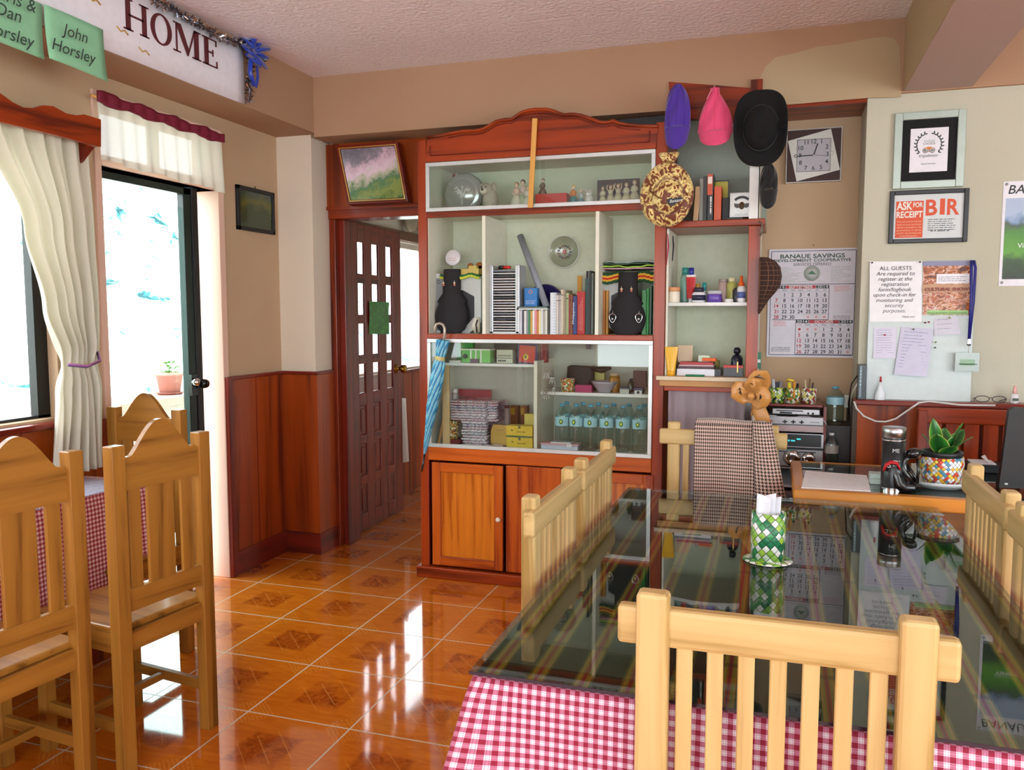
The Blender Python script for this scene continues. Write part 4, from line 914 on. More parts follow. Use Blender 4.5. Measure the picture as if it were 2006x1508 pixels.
books = [(1078, 1089, 573, '#D8DCE4', 'white spiral bound notebook in the centre book row', 'notebook'), (1089, 1094, 578, '#E0D4C8', 'thin cream booklet beside the spiral notebook', 'book'), (1094, 1099, 578, '#D8D8DC', 'thin light grey booklet left of the tan one', 'book'), (1099, 1104, 567, '#C8B8A0', 'tan booklet slightly taller than its neighbours', 'book'),
 (1104, 1108, 568, '#A8A088', 'olive tan booklet left of the pale green one', 'book'), (1108, 1114, 574, '#C8DCA0', 'pale green booklet in the centre book row', 'book'), (1114, 1117, 577, '#8A2A2A', 'thin dark red book right of the pale green booklet', 'book'), (1117, 1120, 577, '#B8884A', 'thin ochre book between the dark red and crimson ones', 'book'), (1120, 1123, 578, '#A83A50', 'thin crimson book left of the blue one', 'book'),
 (1123, 1130, 579, '#22346E', 'blue guide book lettered Philippines', 'book'), (1130, 1146, 571, '#B8201C', 'thick red book with pale lettering', 'book'), (1146, 1154, 546, '#2A4A42', 'tall dark green ring binder', 'binder'), (1154, 1158, 530, '#101014', 'tall black folder leaning by the right divider', 'folder'), (1158, 1162, 535, '#8A8E84', 'grey green folder beside the right divider', 'folder')]
for i, (a, b, py, cc, lb, ct) in enumerate(books):
    y = 4.14+.012*((i*7) % 3)
    def dec(m, x0, x1, z0, z1, y, i=i):
        xc = (x0+x1)/2; up = (-1, 0, 0)
        if i == 0:
            for k in range(14): zz_ = z0+.01+(z1-z0-.02)*k/13; m.tube([(x1-.003, y-.003, zz_), (x1-.008, y-.005, zz_), (x1-.012, y, zz_)], .001, BLACK, 5)
        elif i == 9: m.text('Philippines', (xc+.004, y-.001, (z0+z1)/2+.02), (0, 0, -1), (1, 0, 0), .017, P('#DCE8F4', .5)) if 0 else m.text('Philippines', (xc-.004, y-.001, (z0+z1)/2+.01), (0, 0, 1), (-1, 0, 0), .016, P('#DCE8F4', .5), width=.11)
        elif i == 10:
            for q in (-.008, .0, .008): scribble(m, (xc+q, y-.001, z0+.02), (0, 0, 1), (-1, 0, 0), (z1-z0)*.8, 1, .006, P('#E8B8A8', .5), seed=i+int(q*1000))
        else: m.box(x0+.001, x1-.001, y-.0006, y, z1-.03, z1-.026, P('#3A3A3A', .6))
    boxi(ct, lb, ct, a, b, py, SM, y, .15, P(cc, .45), deco=dec)
boxi('ruler', 'yellow wooden ruler sticking up behind the red book', 'ruler', 1131, 1140, 540, SM, 4.36, .004, P('#D8981E', .5))
a, b = W(1151, 531, 1, 4.33), Vector((wx(1145, 4.3), 4.3, SM)); m = MB(); m.bar(b, a, .012, .006, P('#16161A', .4)); m.build('black_tube', label='thin black strip leaning behind the green binder', cat='strip')
# middle compartment, right
for a, b, py, cc, lb in ((1181, 1186, 569, '#B8702A', 'orange brown book against the right divider'), (1187, 1192, 569, '#C88A2E', 'ochre book second from the right divider')): boxi('book', lb, 'book', a, b, py, SM, 4.2, .15, P(cc, .5))
bust(1193, 1264, 533, 4.15, 'dark velvet jewellery bust with large teardrop earrings in the right compartment', [(.27, .73, False), (.72, .33, True)])
for i, (a, b, py, cc, lb) in enumerate(((1258, 1266, 568, '#1E7A30', 'bright green folder left of the pair by the right cabinet wall'), (1267, 1271, 565, '#2A9A3A', 'light green edged folder by the right cabinet wall'), (1272, 1277, 560, '#145022', 'dark green folder touching the right cabinet wall'))): boxi('folder', lb, 'folder', a, b, py, SM, 4.16+.02*i, .2, P(cc, .4))
zq = zt_+.012
def sheets(z, cc, lb, px0, px1, wav, seed):
    x0, x1 = wx(px0, 4.2, 500), wx(px1, 4.2, 500); m = MB(); rr_ = random.Random(seed); ph = rr_.random()*6
    m.grid(lambda u, v: (x0+(x1-x0)*u, 4.17+.2*v, z+wav*math.sin(u*9+ph)*(1-v*.5)+wav*.5*math.sin(u*23)), 30, 4, P(cc, .4)); m.build('folder', label=lb, cat='folder', group='folders piled over the right compartment', solid=.005)
sheets(zq+.012, '#D8A8B8', 'pink folder at the bottom of the pile above the right bust', 1182, 1284, .001, 1)
sheets(zq+.022, '#A8D850', 'lime green crumpled folder in the pile above the right bust', 1180, 1283, .004, 2)
sheets(zq+.036, '#3A5A42', 'dark green folder on the pile above the right bust', 1184, 1275, .002, 3)
sheets(zq+.044, '#9AA8A8', 'loose grey papers topping the pile above the right bust', 1190, 1284, .003, 4)

# lower display, left
yl = 4.18
t = thing('toy_house', 'green and white toy house with pillars behind the left glass', 'toy house', (wx(932, yl), yl, zs1)); gh = P('#7AC86A', .5); m = MB()
x0, x1 = wx(905, yl, 700), wx(960, yl, 700); zt2_ = wz(930, 686, yl); m.box(x0, x1, yl, yl+.08, zs1, zt2_, gh); m.build('walls', t, bevel=.002)
m = MB(); m.box(x0-.003, x1+.003, yl-.01, yl+.085, zt2_, zt2_+.008, P('#E8F0DC', .5))
for f in (.3, .48, .66): xq = x0+(x1-x0)*f; m.box(xq, xq+.009, yl-.006, yl, zs1, zt2_, P('#E8F0DC', .5))
m.build('pillars', t); m = MB(); m.box(x0+.05, x0+.1, yl-.008, yl, zs1, zs1+.022, P('#6A5060', .5)); m.ell((x0+.022, yl-.008, zs1+.035), .014, P('#6A7068', .4)); m.build('doorway', t)
boxi('green_box', 'upright bright green packet behind the toy house', 'box', 894, 926, 668, zs1, 4.28, .04, P('#3FA83A', .4))
def radio(m, x0, x1, z0, z1, y):
    m.box(x0+.002, x1-.002, y-.002, y, z0+.026, z0+.029, BLACK)
    for k in range(4): m.lathe((x0+.012+k*.012, y, z0+.013), [(.005, 0), (.004, .004)], BLACK, 10, ax=(0, -1, 0))
    m.box(x0+.006, x1-.006, y-.001, y, z0+.036, z0+.044, P('#8A8A78', .4))
boxi('small_radio', 'small cream radio with a row of round knobs behind the left glass', 'radio', 973, 1004, 685, zs1, 4.2, .05, P('#C4C4AC', .4), deco=radio)
boxi('black_box', 'black box standing behind the small cream radio', 'box', 968, 1012, 672, zs1, 4.34, .06, BLACK)
def red_(m, x0, x1, z0, z1, y):
    m.prism([Vector((x0+.006, y-.001, z0+.01)), Vector((x1-.012, y-.001, z0+.004)), Vector((x1-.008, y-.001, z1-.014)), Vector((x0+.012, y-.001, z1-.008))], (0, .001, 0), P('#C83A28', .4)); m.ell(((x0+x1)/2-.008, y, z0+.036), (.017, .004, .017), P('#D8B83A', .4)); m.ell(((x0+x1)/2-.008, y-.003, z0+.036), (.005, .003, .008), BLACK); m.tube([((x0+x1)/2-.008, y-.003, z0+.05), ((x0+x1)/2-.002, y-.003, z0+.062)], .003, P('#D8B83A', .4), 6)
boxi('picture_book', 'blue and red picture box with a yellow ring emblem behind the glass', 'box', 1014, 1052, 673, zs1, 4.19, .04, P('#28305E', .35), deco=red_)
boxi('red_can', 'dark red box in the corner right of the picture box', 'box', 1058, 1070, 674, zs1+.003, 4.24, .05, P('#8A1E22', .4))
boxi('white_box', 'small white box left of the toy house', 'box', 880, 902, 706, zs1, 4.16, .03, P('#DCDCD4', .4), z1=zs1+.012)
xp_ = wx(855, 4.2, 700); m = MB(); m.lathe((xp_, 4.2, zs1), [(.016, 0), (.02, .03)], P('#3A7A3A', .5), 12)
for k in range(9): a = k*.7; m.tube([(xp_, 4.2, zs1+.03), (xp_+.02*math.cos(a), 4.2+.015*math.sin(a), zs1+.06+.01*(k % 3)), (xp_+.035*math.cos(a), 4.2+.02*math.sin(a), zs1+.075)], [.002, .0025, .0005], P('#4FA03A', .6), 5)
m.build('small_plant', label='little green artificial plant in the left corner behind the glass', cat='plant')
# packed shirts
FILMW = P('#D8D4DC', .12, coat=.8); pk = ['#C890A8', '#E8E4EC', '#D8A8B8', '#8A90A8', '#E0D8E0', '#B86A80', '#5A6AA0', '#E4DCE4', '#C8C0CC', '#D08090', '#B8B4C0', '#E8E0E8', '#A04050', '#D8D0D8']
shn = NT('printed_plastic_pack')
def packmat(cc, i):
    n = NT('packed_cloth_%s' % cc.lstrip('#')); v = n.noise(n.coord(scale=(1, 1, 2)), 60, 2, .6, 1)
    n.set(color=n.ramp(v, [(.4, cc), (.52, '#F0EEF4'), (.62, '#4A4452')]), rough=.2, coat=.7); return n.m
packm = [packmat(c_, i) for i, c_ in enumerate(pk)]
def pack(px0, px1, z, th, y, mat, i):
    x0, x1 = wx(px0, y, 820), wx(px1, y, 820); rr_ = random.Random(i); dx = (rr_.random()-.5)*.012; m = MB()
    def fn(u, v):
        a = 2*PI*v; s = math.sin(a); cc = math.cos(a); ex = abs(cc)**.35*(1 if cc > 0 else -1)
        return (x0+dx+(x1-x0)*u, y+.08-.085*ex*1.0, z+th/2+th*.52*(abs(s)**.6*(1 if s > 0 else -1))*(.7+.3*math.sin(PI*u)**.3)+.0012*math.sin(u*40+i))
    m.grid(fn, 22, 14, mat); m.build('packed_shirt', label='plastic wrapped folded shirt in the tall pile behind the left glass', cat='packed shirt', group='wrapped shirts piled behind the left glass')
for i in range(8): pack(905, 955, SL+.008+i*.0155, .0155, 4.16, packm[i % 14], i)
for i in range(8): pack(882, 974, SL+.008+8*.0155+i*.014, .014, 4.16, packm[(i*3+5) % 14], i+20)
zpt = SL+.008+8*.0155+8*.014
boxi('red_folder', 'long red folder lying tilted behind the shirt pile', 'folder', 898, 962, 748, zpt, 4.34, .01, P('#9A1E2A', .4), z1=zpt+.045)
turn('glass_jar', 'small white capped jar standing on the shirt pile', 'jar', 891, 4.2, zpt+.001, [(.014, 0), (.016, .004), (.016, .03), (.012, .036)], P('#8A8480', .2), [('lid', [(.013, .036), (.013, .056), (0, .056)], P('#E8E8EC', .3))], py=750)
turn('lidded_tin', 'slim dark tin standing right of the shirt pile', 'tin', 993, 4.28, SL, [(.014, 0), (.014, .20)], P('#9A8A84', .3), [('lid', [(.016, .198), (.016, .212), (0, .212)], P('#5A1A1C', .4))], py=780)
boxi('brown_box', 'low dark red box under the beaded cup', 'box', 873, 899, 845, SL, 4.13, .09, P('#6A1A1C', .35), z1=SL+.03)
x = wx(885, 4.17, 830); m = MB(); m.lathe((x, 4.17, SL+.031), [(.036, 0), (.038, .1), (.035, .1), (.033, .004), (0, .003)], WV_BEAD2, 24); m.build('beaded_cup', label='striped beaded cup on the low dark red box', cat='cup')
boxi('wooden_post', 'pale upright batten just inside the left glass', 'batten', 866, 880, 722, SL, 4.12, .012, P('#C8A878', .6), z1=zs1-.014)
a, b = wx(852, 4.11, 860), wx(872, 4.11, 860); m = MB(); m.bar(((a+b)/2-.012, 4.112, SL), ((a+b)/2+.02, 4.15, SL+.2), .02, .004, P('#C89858', .6)); m.build('wooden_paddle', label='thin tan wooden strip leaning in the lower left corner', cat='strip')
YEL = P('#C8A04A', .45)
x0, x1 = wx(962, 4.2, 840), wx(1020, 4.2, 840); m = MB(); z0 = SL; z1 = SL+.115
m.prism([Vector((x0+.006, 4.19, z0)), Vector((x1, 4.19, z0)), Vector((x1, 4.19, z1-.008)), Vector((x0+.016, 4.19, z1)), Vector((x0+.004, 4.19, z1-.03)), Vector((x0, 4.19, z0+.03))], (0, .03, 0), YEL); scribble(m, (x0+.03, 4.189, z1-.03), (1, 0, 0), (0, 0, 1), .05, 1, .008, P('#7A5A20', .5), seed=3); m.build('gift_bag', label='mustard coloured card bag left of the two yellow tea boxes', cat='bag', bevel=.002)
def teab(m, x0, x1, z0, z1, y):
    m.box(x0, x1, y-.0012, y, z0, z0+.009, P('#5A6A4A', .4)); m.box((x0+x1)/2-.006, (x0+x1)/2+.006, y-.0015, y, z1-.014, z1, P('#6A6A4A', .4))
    m.text('GUAVA TEA' if 0 else 'Gently Tea', ((x0+x1)/2+.008, y-.001, z0+(z1-z0)*.42), (1, 0, 0), (0, 0, 1), .016, P('#7A6A20', .5), width=.05) if 0 else scribble(m, ((x0+x1)/2-.012, y-.001, z0+(z1-z0)*.45), (1, 0, 0), (0, 0, 1), .055, 1, .01, P('#8A7020', .5), seed=5, th=.5)
    m.ell((x0+.032, y, z0+(z1-z0)*.6), (.006, .001, .003), P('#3A3A1A', .5), 8, 4)
TB = P('#D8B838', .4)
zb1 = SL+.062
boxi('tea_box', 'lower of the two stacked yellow tea boxes', 'tea box', 992, 1045, 0, SL, 4.11, .07, TB, z1=zb1, deco=teab, group='stacked yellow tea boxes')
boxi('tea_box', 'upper of the two stacked yellow tea boxes', 'tea box', 991, 1045, 0, zb1+.0005, 4.11, .07, TB, z1=zb1+.062, deco=teab, group='stacked yellow tea boxes')
boxi('yellow_carton', 'small yellow carton behind the tea boxes beside the white divider', 'box', 1027, 1047, 811, SL, 4.22, .05, P('#D8C060', .4))
for a, b, lb in ((1000, 1014, 'left of two brown and gold cartons at the back behind the tea boxes'), (1020, 1032, 'right of two brown and gold cartons at the back behind the tea boxes')): boxi('brown_carton', lb, 'box', a, b, 795, SL, 4.36, .05, P('#8A4A24', .4), deco=lambda m, x0, x1, z0, z1, y: m.box(x0, x0+(x1-x0)*.6, y-.001, y, z1-.05, z1-.01, P('#C8942E', .4)))
m = MB(); x0, x1 = wx(905, 4.12, 870), wx(985, 4.12, 870); m.grid(lambda u, v: (x0+(x1-x0)*u, 4.115+.12*v, SL+.004+.004*math.sin(u*14)*math.sin(v*7+1)+.004), 20, 8, packm[2]); m.build('loose_pack', label='flat wrapped cloth lying loose below the shirt pile', cat='packed shirt', solid=.003)
# keys on the divider
def keys(px, py, n_, label):
    p = W(px, py, 1, YD+.02); p.y = YD+.022; t = thing('key_bunch', label, 'keys', p)
    m = MB(); m.tube([p+Vector((.008*math.cos(q*PI/6), 0, .008*math.sin(q*PI/6)+.008)) for q in range(12)], .0012, STEEL, 5, closed=True); m.build('ring', t)
    for k in range(n_):
        a = (k-(n_-1)/2)*.3; d = Vector((math.sin(a), 0, -math.cos(a))); m = MB(); q = p+d*.008+Vector((0, .002*k, 0)); m.lathe(q+d*.008, [(0, 0), (.008, 0), (.008, .0016), (0, .0016)], STEEL, 12, ax=(0, 1, 0)); m.bar(q+d*.012, q+d*.038, .0045, .0016, STEEL, up=(0, 1, 0)); m.build('key', t)
keys(1070, 725, 3, 'bunch of keys hanging highest behind the right glass'); keys(1068, 765, 4, 'bunch of keys hanging lowest on the white divider')
keys(1081, 735, 3, 'bunch of keys beside the dark strap'); keys(1084, 755, 2, 'pair of keys hanging above the purple tag')
# lower display, right shelf
yr = 4.2; BAG = P('#15100F', .6)
x0, x1 = wx(1102, yr, 730), wx(1160, yr, 730); m = MB()
def bagf(u, v):
    a = 2*PI*u; return ((x0+x1)/2+(x1-x0)/2*math.cos(a)*(1-.08*v), yr+.08+.05*math.sin(a)*(1-.5*v), zs2+.03+.10*v+.006*math.sin(a*3+1)*v)
m.grid(bagf, 30, 10, BAG); m.add([bagf(i/30, 1) for i in range(30)], [tuple(range(30))], BAG); m.build('black_bag', label='black cloth bag on the shelf above the water bottles', cat='bag')
m = MB(); m.tube([(wx(1155, yr), yr+.07, zs2+.12), (wx(1175, yr), yr+.06, zs2+.115), (wx(1194, yr), yr+.06, zs2+.128)], [.012, .018, .008], P('#241614', .5), 10); m.build('sunglasses_case', label='dark slim case behind the glass bowl', cat='case')
x = wx(1110, 4.18, 755); m = MB(); m.lathe((x, 4.2, zs2), [(.032, 0), (.04, .07), (.036, .07), (.03, .004), (0, .003)], WV_BEAD, 24); m.build('beaded_basket', label='round red and gold beaded basket on the shelf above the bottles', cat='basket')
boxi('pink_basket', 'small magenta plastic basket right of the beaded basket', 'basket', 1127, 1159, 754, zs2, 4.19, .05, P('#A81E5A', .35))
x = wx(1184, 4.22, 755); m = MB(); m.lathe((x, 4.22, zs2), [(.03, 0), (.034, .006), (.065, .05), (.07, .06), (.066, .058), (.03, .01), (0, .008)], P('#B8B0BC', .12, .3), 32, ripple=lambda th, h: .02*math.cos(16*th)); m.build('glass_bowl', label='ribbed clear glass bowl in the middle of the right display shelf', cat='bowl')
boxi('yellow_soap_box', 'low yellow box behind the glass bowl', 'box', 1158, 1184, 723, zs2+.05, 4.32, .04, P('#C8BC6A', .5)); boxi('book_pile', 'dark pile carrying the low yellow box behind the glass bowl', 'box', 1156, 1215, 0, zs2, 4.31, .06, P('#2A1A20', .6), z1=zs2+.05)
turn('amber_jar', 'amber coloured jar behind the right edge of the glass bowl', 'jar', 1204, 4.27, zs2, [(.028, 0), (.03, .01), (.03, .075), (.022, .085)], P('#A8702A', .15), [('lid', [(.024, .085), (.024, .1), (0, .1)], P('#C8A88A', .4))], py=740)
turn('green_bottle', 'small dark green bottle right of the amber jar', 'bottle', 1236, 4.22, zs2+.005, [(.014, 0), (.016, .01), (.015, .05), (.008, .06)], P('#16302A', .2), [('cap', [(.009, .06), (.009, .072), (0, .072)], P('#22305A', .3))], py=740)
boxi('red_purse', 'small dark red purse at the right end of the display shelf', 'purse', 1240, 1266, 727, zs2+.03, 4.24, .03, P('#4A1A18', .5)); boxi('blue_tin', 'dark blue box under the red purse', 'box', 1222, 1270, 0, zs2, 4.22, .06, P('#2A2A52', .3), z1=zs2+.03)
boxi('white_card_box', 'small clear box with a dark picture at the shelf right end', 'box', 1243, 1257, 765, zs2, 4.175, .015, P('#D8DCDC', .2), deco=lambda m, x0, x1, z0, z1, y: m.ell(((x0+x1)/2, y, (z0+z1)/2), (.008, .001, .008), BLACK, 10, 5))
boxi('clear_case', 'flat clear plastic case right of the glass bowl', 'case', 1214, 1232, 762, zs2, 4.18, .02, P('#B0B4AC', .15))
p = W(1143, 662, 1, 4.3); m = MB(); m.tube([(p.x+.014*math.sin(q*PI/10)*(1.2-.3*math.cos(q*PI/10)), 4.42, p.z-.012+.022*math.cos(q*PI/10)) for q in range(20)], .0035, P('#8A6A88', .3, .6), 8, closed=True); m.box(p.x-.012, p.x+.012, 4.415, 4.425, p.z-.065, p.z-.035, P('#8A7080', .5)); m.build('carabiner', label='mauve carabiner hanging on the back above the black bag', cat='carabiner')
m = MB(); z = SL; x0, x1 = wx(1059, 4.12, 875), wx(1132, 4.12, 875)
t = thing('food_container', 'white plastic food container with pink lid left of the water bottles', 'container', ((x0+x1)/2, 4.15, SL)); m.box(x0, x1, 4.12, 4.2, SL, SL+.03, P('#C8D0E4', .25)); m.build('body', t, bevel=.006); m = MB(); m.box(x0-.003, x1+.003, 4.117, 4.203, SL+.03, SL+.038, P('#D8A8B4', .3)); m.box(x0+.05, x1-.04, 4.13, 4.19, SL+.038, SL+.044, P('#E8E8EC', .3)); m.box(x1-.06, x1-.03, 4.114, 4.118, SL+.022, SL+.038, P('#E8E8EC', .3)); m.build('lid', t, bevel=.002)
def bottle(name, label, x, y, z, h, r, group, cap='#5AA8C8', lab='#A4D4E0', mark=True):
    t = thing(name, label, 'bottle', (x, y, z), group)
    pr = [(r*.7, 0), (r*.95, h*.03), (r, h*.06)]+[(r*(1-.05*(k % 2)), h*(.1+.042*k)) for k in range(9)]+[(r, h*.5), (r, h*.74), (r*.92, h*.79), (r*.6, h*.87), (r*.36, h*.93), (r*.34, h*.955)]
    m = MB(); m.lathe((x, y, z), pr, BOTTLE, 20); m.build('bottle_body', t)
    m = MB(); m.lathe((x, y, z), [(r*.37, h*.945), (r*.37, h), (0, h)], P(cap, .35), 16); m.build('cap', t)
    m = MB(); m.lathe((x, y, z), [(r*1.01, h*.53), (r*1.01, h*.72)], P(lab, .35), 20, caps=False)
    if mark: m.ell((x+r*.1, y-r, z+h*.625), (r*.3, .002, h*.055), P('#2A7A2A', .4), 12, 6); m.ell((x+r*.1, y-r-.002, z+h*.625), (r*.16, .002, h*.03), P('#D8E86A', .4), 12, 6)
    m.build('bottle_label', t); return t
b0 = bottle('water_bottle', '', wx(1101, 4.17, 840), 4.17, SL, .245, .037, 'water bottles in the lower right display')
b0['label'] = 'clear water bottle at the left end of the front row behind the right glass'
lbs = ['clear water bottle second from the left in the front row', 'clear water bottle third from the left in the front row', 'clear water bottle third from the right in the front row', 'clear water bottle second from the right in the front row', 'clear water bottle at the right end of the front row']
for px, lb in zip((1129, 1157, 1188, 1220, 1252), lbs): dup(b0, (wx(px, 4.17, 840), 4.17, SL), rnd.random()*1-.5, lb)
for px in (1110, 1142, 1172, 1202, 1232, 1262): dup(b0, (wx(px, 4.27, 840), 4.27, SL), rnd.random()*6, 'clear water bottle in the back row, half hidden by the front row')

# ---------------------------------------------------------------- umbrella leaning on the cabinet
a, b = W(826, 925, 1, 4.02), W(868, 665, 1, 4.045)
ax = (b-a).normalized(); L = (b-a).length
t = thing('umbrella', 'folded turquoise striped umbrella hooked on the left edge of the cabinet', 'umbrella', a)
n = NT('umbrella_cloth'); sp = n.node('ShaderNodeSeparateXYZ'); n.t.links.new(n.coord('UV'), sp.inputs[0])
fr = n.math('FRACT', n.math('ADD', n.math('MULTIPLY', sp.outputs[0], 42), n.math('MULTIPLY', sp.outputs[1], -12)))
n.set(color=n.ramp(fr, [(0, '#1E86B8'), (.45, '#1B6E9E'), (.6, '#BFE4E0'), (.72, '#2E9AC0'), (.9, '#7FC8D4')], 'LINEAR'), rough=.45)
m = MB(); m.lathe(a, [(.006, L*.14), (.012, L*.2), (.028, L*.5), (.034, L*.72), (.03, L*.82), (.022, L*.86), (.026, L*.9), (.032, L*.99), (.02, L), (.008, L*.985)], n.m, 48, ax=ax, ripple=lambda th, h: .16*math.sin(8*th+h*14)); m.build('canopy', t)
m = MB(); m.lathe(a, [(.002, 0), (.006, L*.03), (.006, L*.15)], BLKGLOSS, 10, ax=ax); m.build('tip', t)
m = MB(); m.lathe(a, [(.027, L*.845), (.027, L*.875)], P('#C8B870', .4), 16, ax=ax, caps=False); m.build('strap', t)
p0 = W(868, 672, 1, 4.045); p1 = W(873, 650, 1, 4.04); 
hk = [p0]+[W(q[0], q[1], 1, 4.035) for q in ((871, 655), (871, 643), (868, 636), (862, 633), (855, 635), (852, 642), (852, 650))]
m = MB(); m.tube(hk, .0075, P('#B8A898', .25, .4), 10); m.build('handle', t)
# ---------------------------------------------------------------- narrow open shelf right of the cabinet
sx0, sx1 = -.528, wx(1486, YD, 600); zt3 = wz(1400, 436, YD); zb3 = 1.147; zmid = wz(1393, 594, YD)
t = sh = thing('corner_shelf', 'narrow open shelf unit with pale back beside the big cabinet', 'shelf unit', ((sx0+sx1)/2, 4.28, 0))
st0 = wx(1463, YD, 600)
m = MB(); m.box(st0, sx1, YD, YD+.03, zb3, zt3-.02, W_CAB[2]); m.box(sx1-.02, sx1, YD+.03, 4.5, 0, zt3-.02, SHELFW); m.box(sx0, sx0+.012, YD+.01, 4.5, zb3, zt3-.02, SHELFW); m.build('side_panel', t, bevel=.003)
m = MB(); m.box(sx0, sx1+.02, YD-.01, 4.5, zt3-.02, zt3+.012, W_CAB[0]); m.build('top_board', t, bevel=.004)
m = MB(); m.box(sx0, sx1, 4.47, 4.48, zb3, zt3-.02, BACKG); m.box(sx0, sx1+.02, 4.48, 4.49, zt3, 2.46, P('#9AA294', .6)); m.build('back_panel', t)
m = MB(); n_ = 20; pl = [Vector((sx0+.012+(sx1-.012-sx0-.012)*i/n_, YD+.02-.05*math.sin(PI*i/n_), zmid-.012)) for i in range(n_+1)]+[Vector((sx1-.012, 4.47, zmid-.012)), Vector((sx0+.012, 4.47, zmid-.012))]
m.prism(pl, (0, 0, .016), WHITE); m.build('shelf', t, label='white shelf with a bowed front edge', bevel=.003)
m = MB(); bx_ = wx(1285, YD-.05, 740); m.prism([Vector((bx_, YD-.05, zb3-.018)), Vector((sx1, YD-.05, zb3-.018)), Vector((sx1, 4.47, zb3-.018)), Vector((sx0+.001, 4.47, zb3-.018)), Vector((sx0+.001, YD-.004, zb3-.018)), Vector((bx_, YD-.004, zb3-.018))], (0, 0, .018), P('#D8C4A8', .6)); m.build('shelf', t, bevel=.004)
m = MB(); m.box(sx0-.02, sx1-.02, YD-.025, YD, zb3-.05, zb3-.019, P('#C08A50', .5)); m.box(sx0, sx1-.02, YD, YD+.02, zb3-.075, zb3-.05, W_CAB[0]); m.build('rail', t, bevel=.003)
m = MB(); m.box(wx(1468, YD, 370), wx(1488, YD, 370), YD, YD+.012, zt3+.012, wz(1478, 322, YD), WHITE); m.box(wx(1486, YD, 370), wx(1489, YD, 370), YD, 4.48, zt3+.012, wz(1478, 322, YD), SHELFW); m.build('upper_side_board', t)
m = MB(); hx = wx(1487, YD, 440); m.tube([(hx, YD-.01, zt3), (hx+.014, YD-.015, zt3-.02), (hx+.016, YD-.015, zt3-.05), (hx+.006, YD-.01, zt3-.07)], .004, P('#6A5A48', .5), 6); m.build('hook', t)
m = MB(); xa_, xb_ = sx0+.02, sx1-.03
m.grid(lambda u, v: (xa_+(xb_-xa_)*u, YD+.015+.010*math.sin(u*52)*(.3+.7*v)+.005*math.sin(u*23+1), zb3-.07-v*.95), 120, 10, sheer('lilac_shelf_curtain', '#C4B4BC', .04)); m.build('shelf_curtain', label='plain lilac grey curtain hanging below the narrow shelf', cat='curtain')
# things on the narrow shelf, top
ty = 4.14; zz0 = zt3+.0125
def tilt_book(px0, px1, py, cc, lb, txt=None, tc='#E8E0D0', lean=0, y=ty):
    x0, x1 = wx(px0, y, 390), wx(px1, y, 390); z1 = wz((px0+px1)/2, py, y); m = MB()
    xb = x1-.001 if lean > 0 else x0
    m.T = Matrix.Translation((xb, y, zz0)) @ Matrix.Rotation(-lean, 4, 'Y') @ Matrix.Translation((-xb, -y, -zz0))
    m.box(x0, x1, y, y+.13, zz0, z1, P(cc, .4))
    if txt: m.text(txt, ((x0+x1)/2-.004, y-.001, (zz0+z1)/2), (0, 0, -1), (1, 0, 0), .016, P(tc, .5), width=(z1-zz0)*.8)
    return m.build('book', label=lb, cat='book', bevel=.001)
tilt_book(1358, 1368, 365, '#C8A070', 'tan book leaning at the left of the top shelf row', lean=-.06)
tilt_book(1370, 1377, 350, '#8A8478', 'grey book behind the tan one on the narrow top shelf')
tilt_book(1377, 1385, 345, '#26221E', 'black book with gold lettering on the narrow top shelf', 'FOOTPRINTS' if 0 else 'ON THE ROAD' if 0 else None, '#C8A860')
bk = tilt_book(1386, 1397, 341, '#1A181C', 'black book with orange top and white lettering', None, '#E8E8E8', y=4.135)
x0, x1 = wx(1386, 4.134, 360), wx(1396, 4.134, 360); m = MB(); m.box(x0, x1, 4.1325, 4.134, wz(1391, 382, 4.134), wz(1391, 341, 4.134), P('#C84A20', .4)); m.box(x0+.002, x1-.002, 4.1318, 4.1325, wz(1391, 360, 4.134), wz(1391, 346, 4.134), P('#E8D8C8', .4)); scribble(m, ((x0+x1)/2+.002, 4.132, wz(1391, 385, 4.134)), (0, 0, -1), (1, 0, 0), .085, 1, .01, P('#E8E4E0', .5), th=.7, seed=2, ragged=0); m.build('spine_band', bk, label='orange and white spine band')
tilt_book(1399, 1413, 365, '#D0501E', 'bright orange red book right of the black ones', None)
m = boxi('', '', '', 1396, 1428, 353, zz0, 4.26, .012, P('#141414', .4), build=False); x0, x1 = wx(1398, 4.26, 370), wx(1426, 4.26, 370); m.box(x0, x1, 4.257, 4.26, zz0+.05, wz(1410, 356, 4.26), P('#C8B83A', .5)); m.build('framed_card', label='black framed yellow card behind the orange book', cat='card')
boxi('black_speaker', 'small black box between the orange book and the silver tin', 'box', 1415, 1429, 387, zz0, 4.17, .08, P('#1A1412', .5))
